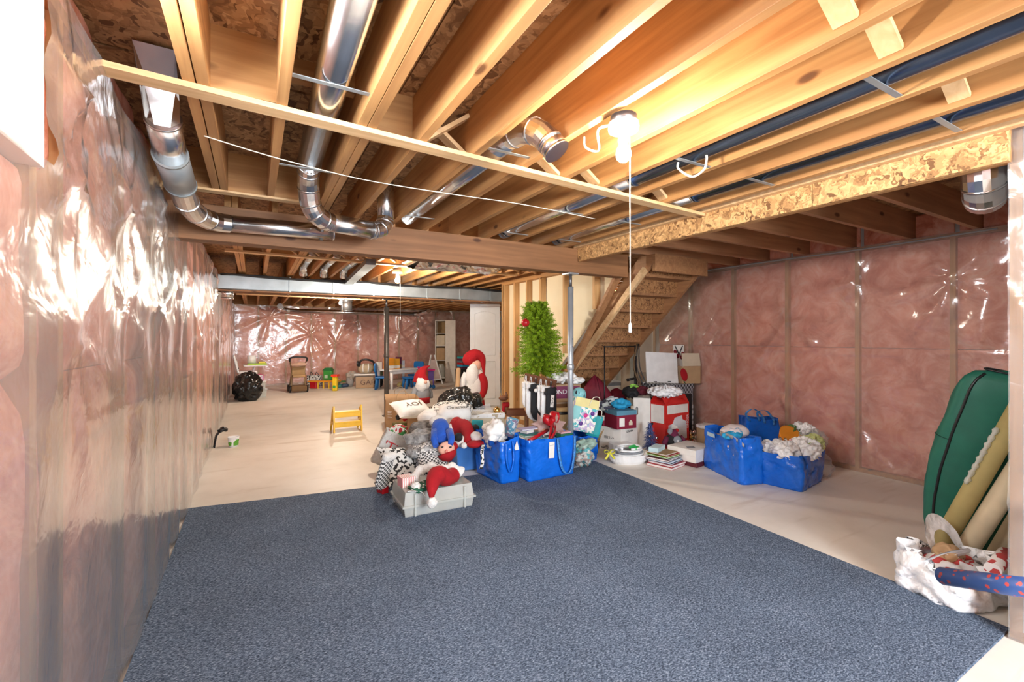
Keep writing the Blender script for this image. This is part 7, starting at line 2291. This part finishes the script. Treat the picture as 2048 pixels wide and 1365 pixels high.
for k, (u, v, dd, r, mt, lb) in enumerate(((703, 751, 12.05, (.13, .13, .09), C('greige_cloth', (.45, .40, .35), .9), 'greige blanket draped at the left of the clear bin'), (758, 746, 11.95, (.09, .10, .10), C('dark_olive_cloth', (.08, .09, .04), .9), 'dark olive bag at the right of the clear bin'), (758, 763, 11.95, (.09, .1, .15), BLACKC, 'black bag standing right of the clear bin'))):
    q = ATD(u, v, dd); q.z = max(q.z, r[2]) if k != 0 else q.z
    soft('soft_bundle', lb, 'bundle', q, r, mt, .03, 8, k + 4, ridge=True)
m = MB(); m.blob((0, 0, 0), (.10, .12, .17), .015, 8, 2, 20, 14, .8); q = FZ(702, 775); tag(m.build('soft_bundle', C('grey_stripe', (.35, .33, .32)), loc=(q.x, q.y + .15, .16)), 'grey bundle under the greige blanket', 'bundle')

# children's table and chairs
KB = C('toy_blue', (.01, .14, .42), .4)
def kid_chair(label, x, y, rz):
    t = thing('child_chair', label, 'chair', (x, y, 0), rz, 'blue plastic child chairs')
    for (a, b) in ((-.13, -.12), (.13, -.12), (-.13, .12), (.13, .12)):
        m = MB(); m.tube([(a * 1.1, b * 1.1, 0), (a * .85, b * .85, .29)], [.028, .036], 12); m.build('leg', KB, t)
    m = MB(); m.bbox(-.17, -.15, .28, .17, .15, .33, .02); m.build('seat', KB, t)
    for s in (-.09, .0, .09):
        m = MB(); m.tube([(s, .13, .32), (s, .15, .48)], .018, 8); m.build('spindle', KB, t)
    m = MB(); m.prism([(-.15, .46), (-.12, .44), (.12, .44), (.15, .46), (.16, .60), (.12, .66), (-.12, .66), (-.16, .60)], -.018, .018, Matrix.Translation((0, .155, 0)) @ Matrix.Rotation(PI / 2, 4, 'X')); m.build('backrest', KB, t)
    return t
p = FZ(770, 779); kid_chair('blue child chair with tall back beside the dark post', p.x - .08, p.y, 1.2)
p = FZ(830, 775); kid_chair('blue child chair behind the white table', p.x + .1, p.y + .25, -.9)
p = FZ(818, 777); t = thing('child_stool', 'blue plastic child stool under the white table', 'stool', (p.x, p.y, 0), .1)
for (a, b) in ((-.10, -.10), (.10, -.10), (-.10, .10), (.10, .10)):
    m = MB(); m.tube([(a * 1.25, b * 1.25, 0), (a * .85, b * .85, .26)], [.028, .036], 12); m.build('leg', KB, t)
m = MB(); m.bbox(-.15, -.14, .25, .15, .14, .30, .02); m.build('seat', KB, t)
a_, b_ = FZ(783, 780), FZ(836, 773)
an = math.atan2((b_ - a_).y, (b_ - a_).x); w = (b_ - a_).length
kt = thing('child_table', 'white plastic child table with chunky legs', 'table', a_, an)
for (x, y) in ((.04, .04), (w - .04, .04), (.04, .5), (w - .04, .5)):
    m = MB(); m.tube([(x, y, 0), (x, y, .45)], [.03, .042], 12); m.build('leg', WPLAST, kt)
m = MB(); m.bbox(-.03, -.03, .45, w + .03, .57, .495, .02); m.build('tabletop', WPLAST, kt)
m = MB(); m.box(.06, .02, .38, w - .06, .05, .45); m.build('apron', WPLAST, kt)
MT = Matrix.Translation(a_) @ Matrix.Rotation(an, 4, 'Z')
for k, (x, y, w_, d_, h_, mt, lb) in enumerate(((.02, .15, .22, .15, .28, ORANGE, 'tall orange box on the white child table'), (.25, .18, .22, .15, .26, C('amber_card', (.78, .36, .03), .5), 'amber box beside the tall orange box'), (.50, .22, .08, .15, .30, C('plum_card', (.10, .015, .05), .5), 'dark plum book box on the child table'), (.59, .24, .12, .14, .20, C('white_blue_card', (.55, .62, .70), .5), 'white and blue jar box on the child table'), (-.02, .44, .12, .1, .18, WCARD, 'white small box at the end of the child table'))):
    if x + w_ > w + .05: x = w + .03 - w_
    q = MT @ Vector((x, y, .495))
    t = thing('product_box', lb, 'box', q, an)
    m = MB(); m.bbox(0, 0, 0, w_, d_, h_, .004); m.build('body', mt, t)
    m = MB(); m.box(.01, -.002, .02, w_ - .01, -.0005, h_ * .35); m.build('label', WCARD if k != 2 else GOLD, t)
soft('toy', 'small yellow toy on the floor beside the child table', 'toy', FZ(838, 785) + Vector((0, 0, .05)), (.09, .06, .05), C('toy_yellow', (.8, .55, .02)), .01, 12, 2)
soft('toy', 'yellow and white toy under the child table', 'toy', FZ(799, 774) + Vector((0, .0, .06)), (.07, .06, .06), C('toy_lemon', (.75, .62, .25)), .01, 12, 3)
# toy push trike, orange figure, easel, cabinet
p = FZ(855, 778)
tk = thing('toy_trolley', 'purple and pink toy shopping trolley near the white easel', 'toy', (p.x, p.y, 0), .2)
m = MB(); m.bbox(-.14, -.1, .22, .14, .1, .46, .03); m.build('basket', C('toy_purple', (.16, .10, .42), .4), tk)
m = MB(); m.tube([(-.16, -.08, .46), (-.24, -.08, .56), (-.24, .08, .56), (-.16, .08, .46)], .016, 8); m.build('handle', PINKC, tk)
for (x, y) in ((-.12, -.09), (.12, -.09), (-.12, .09), (.12, .09)):
    m = MB(); m.tube([(x, y, .06), (x * .9, y, .24)], .014, 8); m.build('leg', C('toy_purple', (.16, .1, .42)), tk)
    m = MB(); m.lathe([(.0005, -.015), (.05, -.012), (.05, .012), (.0005, .015)], 14, T(x, y, .05, PI / 2)); m.build('wheel', C('toy_blue', (.01, .14, .42)), tk)
m = MB(); m.bbox(-.16, -.12, .46, .16, .12, .50, .015); m.build('rim', PINKC, tk)
p = FZ(848, 781); soft('toy', 'rust orange plush behind the small gnome hat', 'plush toy', (p.x, p.y, .30), (.11, .09, .29), C('rust_plush', (.45, .12, .06), .9), .02, 8, 6)
a_ = FZ(868, 769)
ez = thing('toy_easel', 'white child drawing easel leaning before the tall cabinet', 'easel', a_, .1)
for s in (-1, 1):
    m = MB(); m.beam((s * .26, 0, 0), (s * .05, .08, .82), .03, .03); m.build('leg', WPLAST, ez)
m = MB(); m.add([(-.22, .008, .12), (.22, .008, .12), (.08, .066, .68), (-.08, .066, .68), (-.22, .02, .12), (.22, .02, .12), (.08, .078, .68), (-.08, .078, .68)], [(0, 1, 2, 3), (7, 6, 5, 4), (0, 4, 5, 1), (1, 5, 6, 2), (2, 6, 7, 3), (3, 7, 4, 0)]); m.build('board', C('pale_pink_board', (.66, .52, .50), .5), ez)
m = MB(); m.beam((-.22, -.02, .13), (.22, -.02, .13), .05, .03); m.build('tray', WPLAST, ez)
a_, b_ = FZ(870, 764), FZ(911, 764)
wv = (b_ - a_); an = math.atan2(wv.y, wv.x); W_ = wv.length
hC = ATD(890, 641, DEP(a_)).z
cbn = thing('tall_cabinet', 'tall white open wardrobe cabinet near the far wall', 'cabinet', a_, an)
dC_ = .36; xl = W_ * .0
CW = C('cabinet_white', (.78, .74, .68), .5)
# turned so that one side panel faces the camera
m = MB(); m.bbox(W_ * .50, 0, 0, W_, .02, hC, .003); m.build('side_panel', CW, cbn)
m = MB(); m.bbox(0, .02, 0, .02, dC_, hC, .003); m.build('side_panel', CW, cbn)
m = MB(); m.bbox(0, dC_, 0, W_ * .5, dC_ + .012, hC, .003); m.build('back_panel', TAN, cbn)
m = MB(); m.bbox(0, .02, hC - .02, W_ * .52, dC_, hC, .003); m.build('top_panel', CW, cbn)
m = MB(); m.bbox(W_ * .5, .02, 0, W_ * .52, dC_, hC, .003); m.build('side_panel', CW, cbn)
for z in (.10, .62, 1.05, 1.42):
    m = MB(); m.box(.02, .03, z, W_ * .5, dC_, z + .018); m.build('shelf', CW, cbn)
MC = Matrix.Translation(a_) @ Matrix.Rotation(an, 4, 'Z')
for z, h_, mt, lb in ((.64, .36, CARD, 'brown box on the middle shelf of the tall cabinet'), (1.07, .30, CARDL, 'pale carton on the upper shelf of the tall cabinet')):
    m = MB(); m.bbox(.03, .05, 0, W_ * .5 - .02, dC_ - .03, h_, .004); tag(m.build('cardboard_box', mt, loc=MC @ Vector((0, 0, z)), rot=(0, 0, an)), lb, 'box')
m = MB(); m.lathe([(.10, 0), (.11, .02), (.11, .30), (.08, .36), (.08, .40)], 20); tag(m.build('glass_jar', CLEARB, loc=MC @ Vector((W_ * .25, .2, .119))), 'big clear jar on the bottom shelf of the tall cabinet', 'jar')
# books piled beside the cabinet
p = FZ(928, 770)
for k in range(6):
    m = MB(); m.bbox(-.16, -.11, 0, .16, .11, .055, .004)
    tag(m.build('board_game', (MATS['plum_card'], CYAN, REDG, C('slate_card', (.12, .16, .2)), MATS['plum_card'], TEAL)[k], loc=(p.x, p.y, .45 + .056 * k), rot=(0, 0, .3 + .05 * (k % 3))), ('plum board game box at the bottom of the pile', 'blue board game box second in the pile', 'red board game box in the middle of the pile', 'slate board game box above the red one', 'dark plum board game box near the top', 'teal board game box on top of the pile')[k] + ' beside the cabinet', 'board game', 'board games piled beside the cabinet')
bb = thing('storage_crate', 'dark crate under the board games beside the tall cabinet', 'crate', (p.x, p.y, 0), .3)
m = MB(); m.bbox(-.2, -.14, 0, .2, .14, .45, .01); m.build('body', BLACKC, bb); m = MB(); m.box(-.21, -.15, .38, .21, -.14, .44); m.build('rim', BLACKP, bb)

# ================================================================== SOFT THINGS GIVE WAY TO WHAT THEY PRESS AGAINST
from mathutils.bvhtree import BVHTree
bpy.context.view_layer.update()


def _parts(o):
    out = [o] if o.type == 'MESH' else []
    for c in o.children: out += _parts(c)
    return out


def _inside(b, p):
    d = Vector((.371, .529, .763)).normalized()
    n, q = 0, p.copy()
    for _ in range(30):
        h = b.ray_cast(q, d)
        if h[0] is None: break
        n += 1; q = h[0] + d * 1e-5
    return n % 2 == 1


def press(soft_name, *others, only=None):
    """move the vertices of a soft thing out of its neighbours, onto their surfaces"""
    so = bpy.data.objects[soft_name]
    for m in _parts(so):
        if not (only and not m.name.startswith(only)) and not m.get('fine') and 40 < len(m.data.polygons) < 2200:
            bm = bmesh.new(); bm.from_mesh(m.data)
            bmesh.ops.subdivide_edges(bm, edges=bm.edges[:], cuts=1, use_grid_fill=True, smooth=.6)
            bm.to_mesh(m.data); bm.free(); m['fine'] = 1
            m.data.polygons.foreach_set('use_smooth', [True] * len(m.data.polygons))
    tg = []
    for nm in others:
        for m in _parts(bpy.data.objects[nm]):
            if m.get('kind') == 'stuff': continue
            vs = [m.matrix_world @ v.co for v in m.data.vertices]
            lo = [min(v[k] for v in vs) for k in range(3)]; hi = [max(v[k] for v in vs) for k in range(3)]
            tg.append((BVHTree.FromPolygons(vs, [tuple(p.vertices) for p in m.data.polygons]), lo, hi))
    for m in _parts(so):
        if only and not m.name.startswith(only): continue
        W_ = m.matrix_world; Wi = W_.inverted()
        for v in m.data.vertices:
            p = W_ @ v.co; moved = False
            for b, lo, hi in tg:
                if all(lo[k] <= p[k] <= hi[k] for k in range(3)) and _inside(b, p):
                    h = b.find_nearest(p)
                    dv = h[0] - p
                    p = h[0] + (dv.normalized() * .002 if dv.length > 1e-6 else Vector()); moved = True
            if moved: v.co = Wi @ p
        m.data.update()




def settle(*names, rounds=2):
    """neighbouring soft things squeeze one another until neither cuts into the other"""
    for _ in range(rounds):
        for i in range(len(names)):
            for j in range(len(names)):
                if i != j: press(names[i], names[j])


# near heap
press('laundry_sack', 'gift_bag', 'floor'); settle('laundry_sack', 'laundry_sack.001')
press('sweatshirt', 'laundry_sack.001', only='cloth'); press('sweatshirt.001', 'laundry_sack.001', only='cloth')
settle('sweatshirt', 'sweatshirt.001', 'blanket.001', 'blanket')
press('garbage_bag', 'storage_case', 'blanket', 'blanket.001', only='body')
press('fur_blanket.001', 'plush_doll'); press('fur_blanket', 'plush_doll'); press('cushion.001', 'plush_doll'); press('cushion', 'gift_box.001', 'stocking')
settle('fur_blanket.002', 'fur_blanket', 'fur_blanket.001', 'cushion.001', 'cushion')
press('cushion', 'gift_box.001', 'stocking'); press('cushion.001', 'plush_doll')
for k_ in ('plush_toy', 'plush_toy.001', 'plush_toy.002', 'plush_toy.003', 'plush_toy.004'):
    press(k_, 'santa_hat.001', 'bauble', 'fleece_strip', 'pompom.002', 'pompom.003')
press('plush_toy.001', 'plush_toy'); press('plush_toy.005', 'box.001'); press('fleece_bundle', 'box.001', 'plastic_tub'); press('pompom.003', 'santa_hat.001')
press('santa_hat', 'gift_box', 'star_cloth', only='fur_brim'); press('fur_ball', 'star_cloth', 'storage_box')
press('santa_hat', 'star_cloth', only='cone')
settle('toy', 'toy.001', 'toy.002', 'toy.003', 'toy.004', rounds=1)
# tote bags
press('lace_cloth', 'folded_cloth.004', 'paper_cup'); press('pale_cushion', 'folded_cloth.007'); settle('crumpled_cloth.001', 'pale_cushion')
_pk = ('plastic_bag', 'plastic_bag.001', 'plastic_bag.002', 'packing', 'packing.001', 'plastic_bag.003', 'packing.002')
settle(*_pk)
for k_ in _pk: press(k_, 'folded_cloth.008', 'orange_bowl', 'figurine', 'figurine.001', 'figurine.002')
press('plastic_bag.004', 'floor'); press('wrapped_bundle', 'floor', 'carpet', 'support_post'); settle('wrapped_bundle', 'wrapped_bundle.001')
# clothing on the cartons
press('clothing', 'juice_carton', 'can_tray'); press('clothing.001', 'juice_carton'); settle('clothing', 'clothing.001', 'clothing.002')
press('clothing.003', 'cardboard_box.004'); press('clothing.004', 'cardboard_box.004'); settle('clothing.003', 'clothing.004', 'clothing.005')
press('plastic_sheet.004', 'cardboard_box.003'); press('crumpled_cloth', 'cardboard_box')
settle('crumpled_paper', 'crumpled_paper.001'); press('crumpled_paper', 'wrapping_paper_roll'); press('green_foil', 'hose.005', 'hose.004')
# far end
press('garbage_bag.001', 'storage_box.003', 'storage_box.002', 'toy_box', 'floor', only='body')
press('soft_bundle.003', 'toy_vehicle.001', 'floor'); press('soft_bundle', 'storage_box.004', 'cardboard_box.006'); settle('soft_bundle', 'soft_bundle.003')
press('soft_bundle.002', 'floor', 'storage_box.004'); press('soft_bundle.001', 'storage_box.004'); settle('soft_bundle.001', 'soft_bundle.002')
settle('toy_vehicle', 'toy_vehicle.001'); press('toy_vehicle', 'floor'); press('toy_vehicle.001', 'floor')
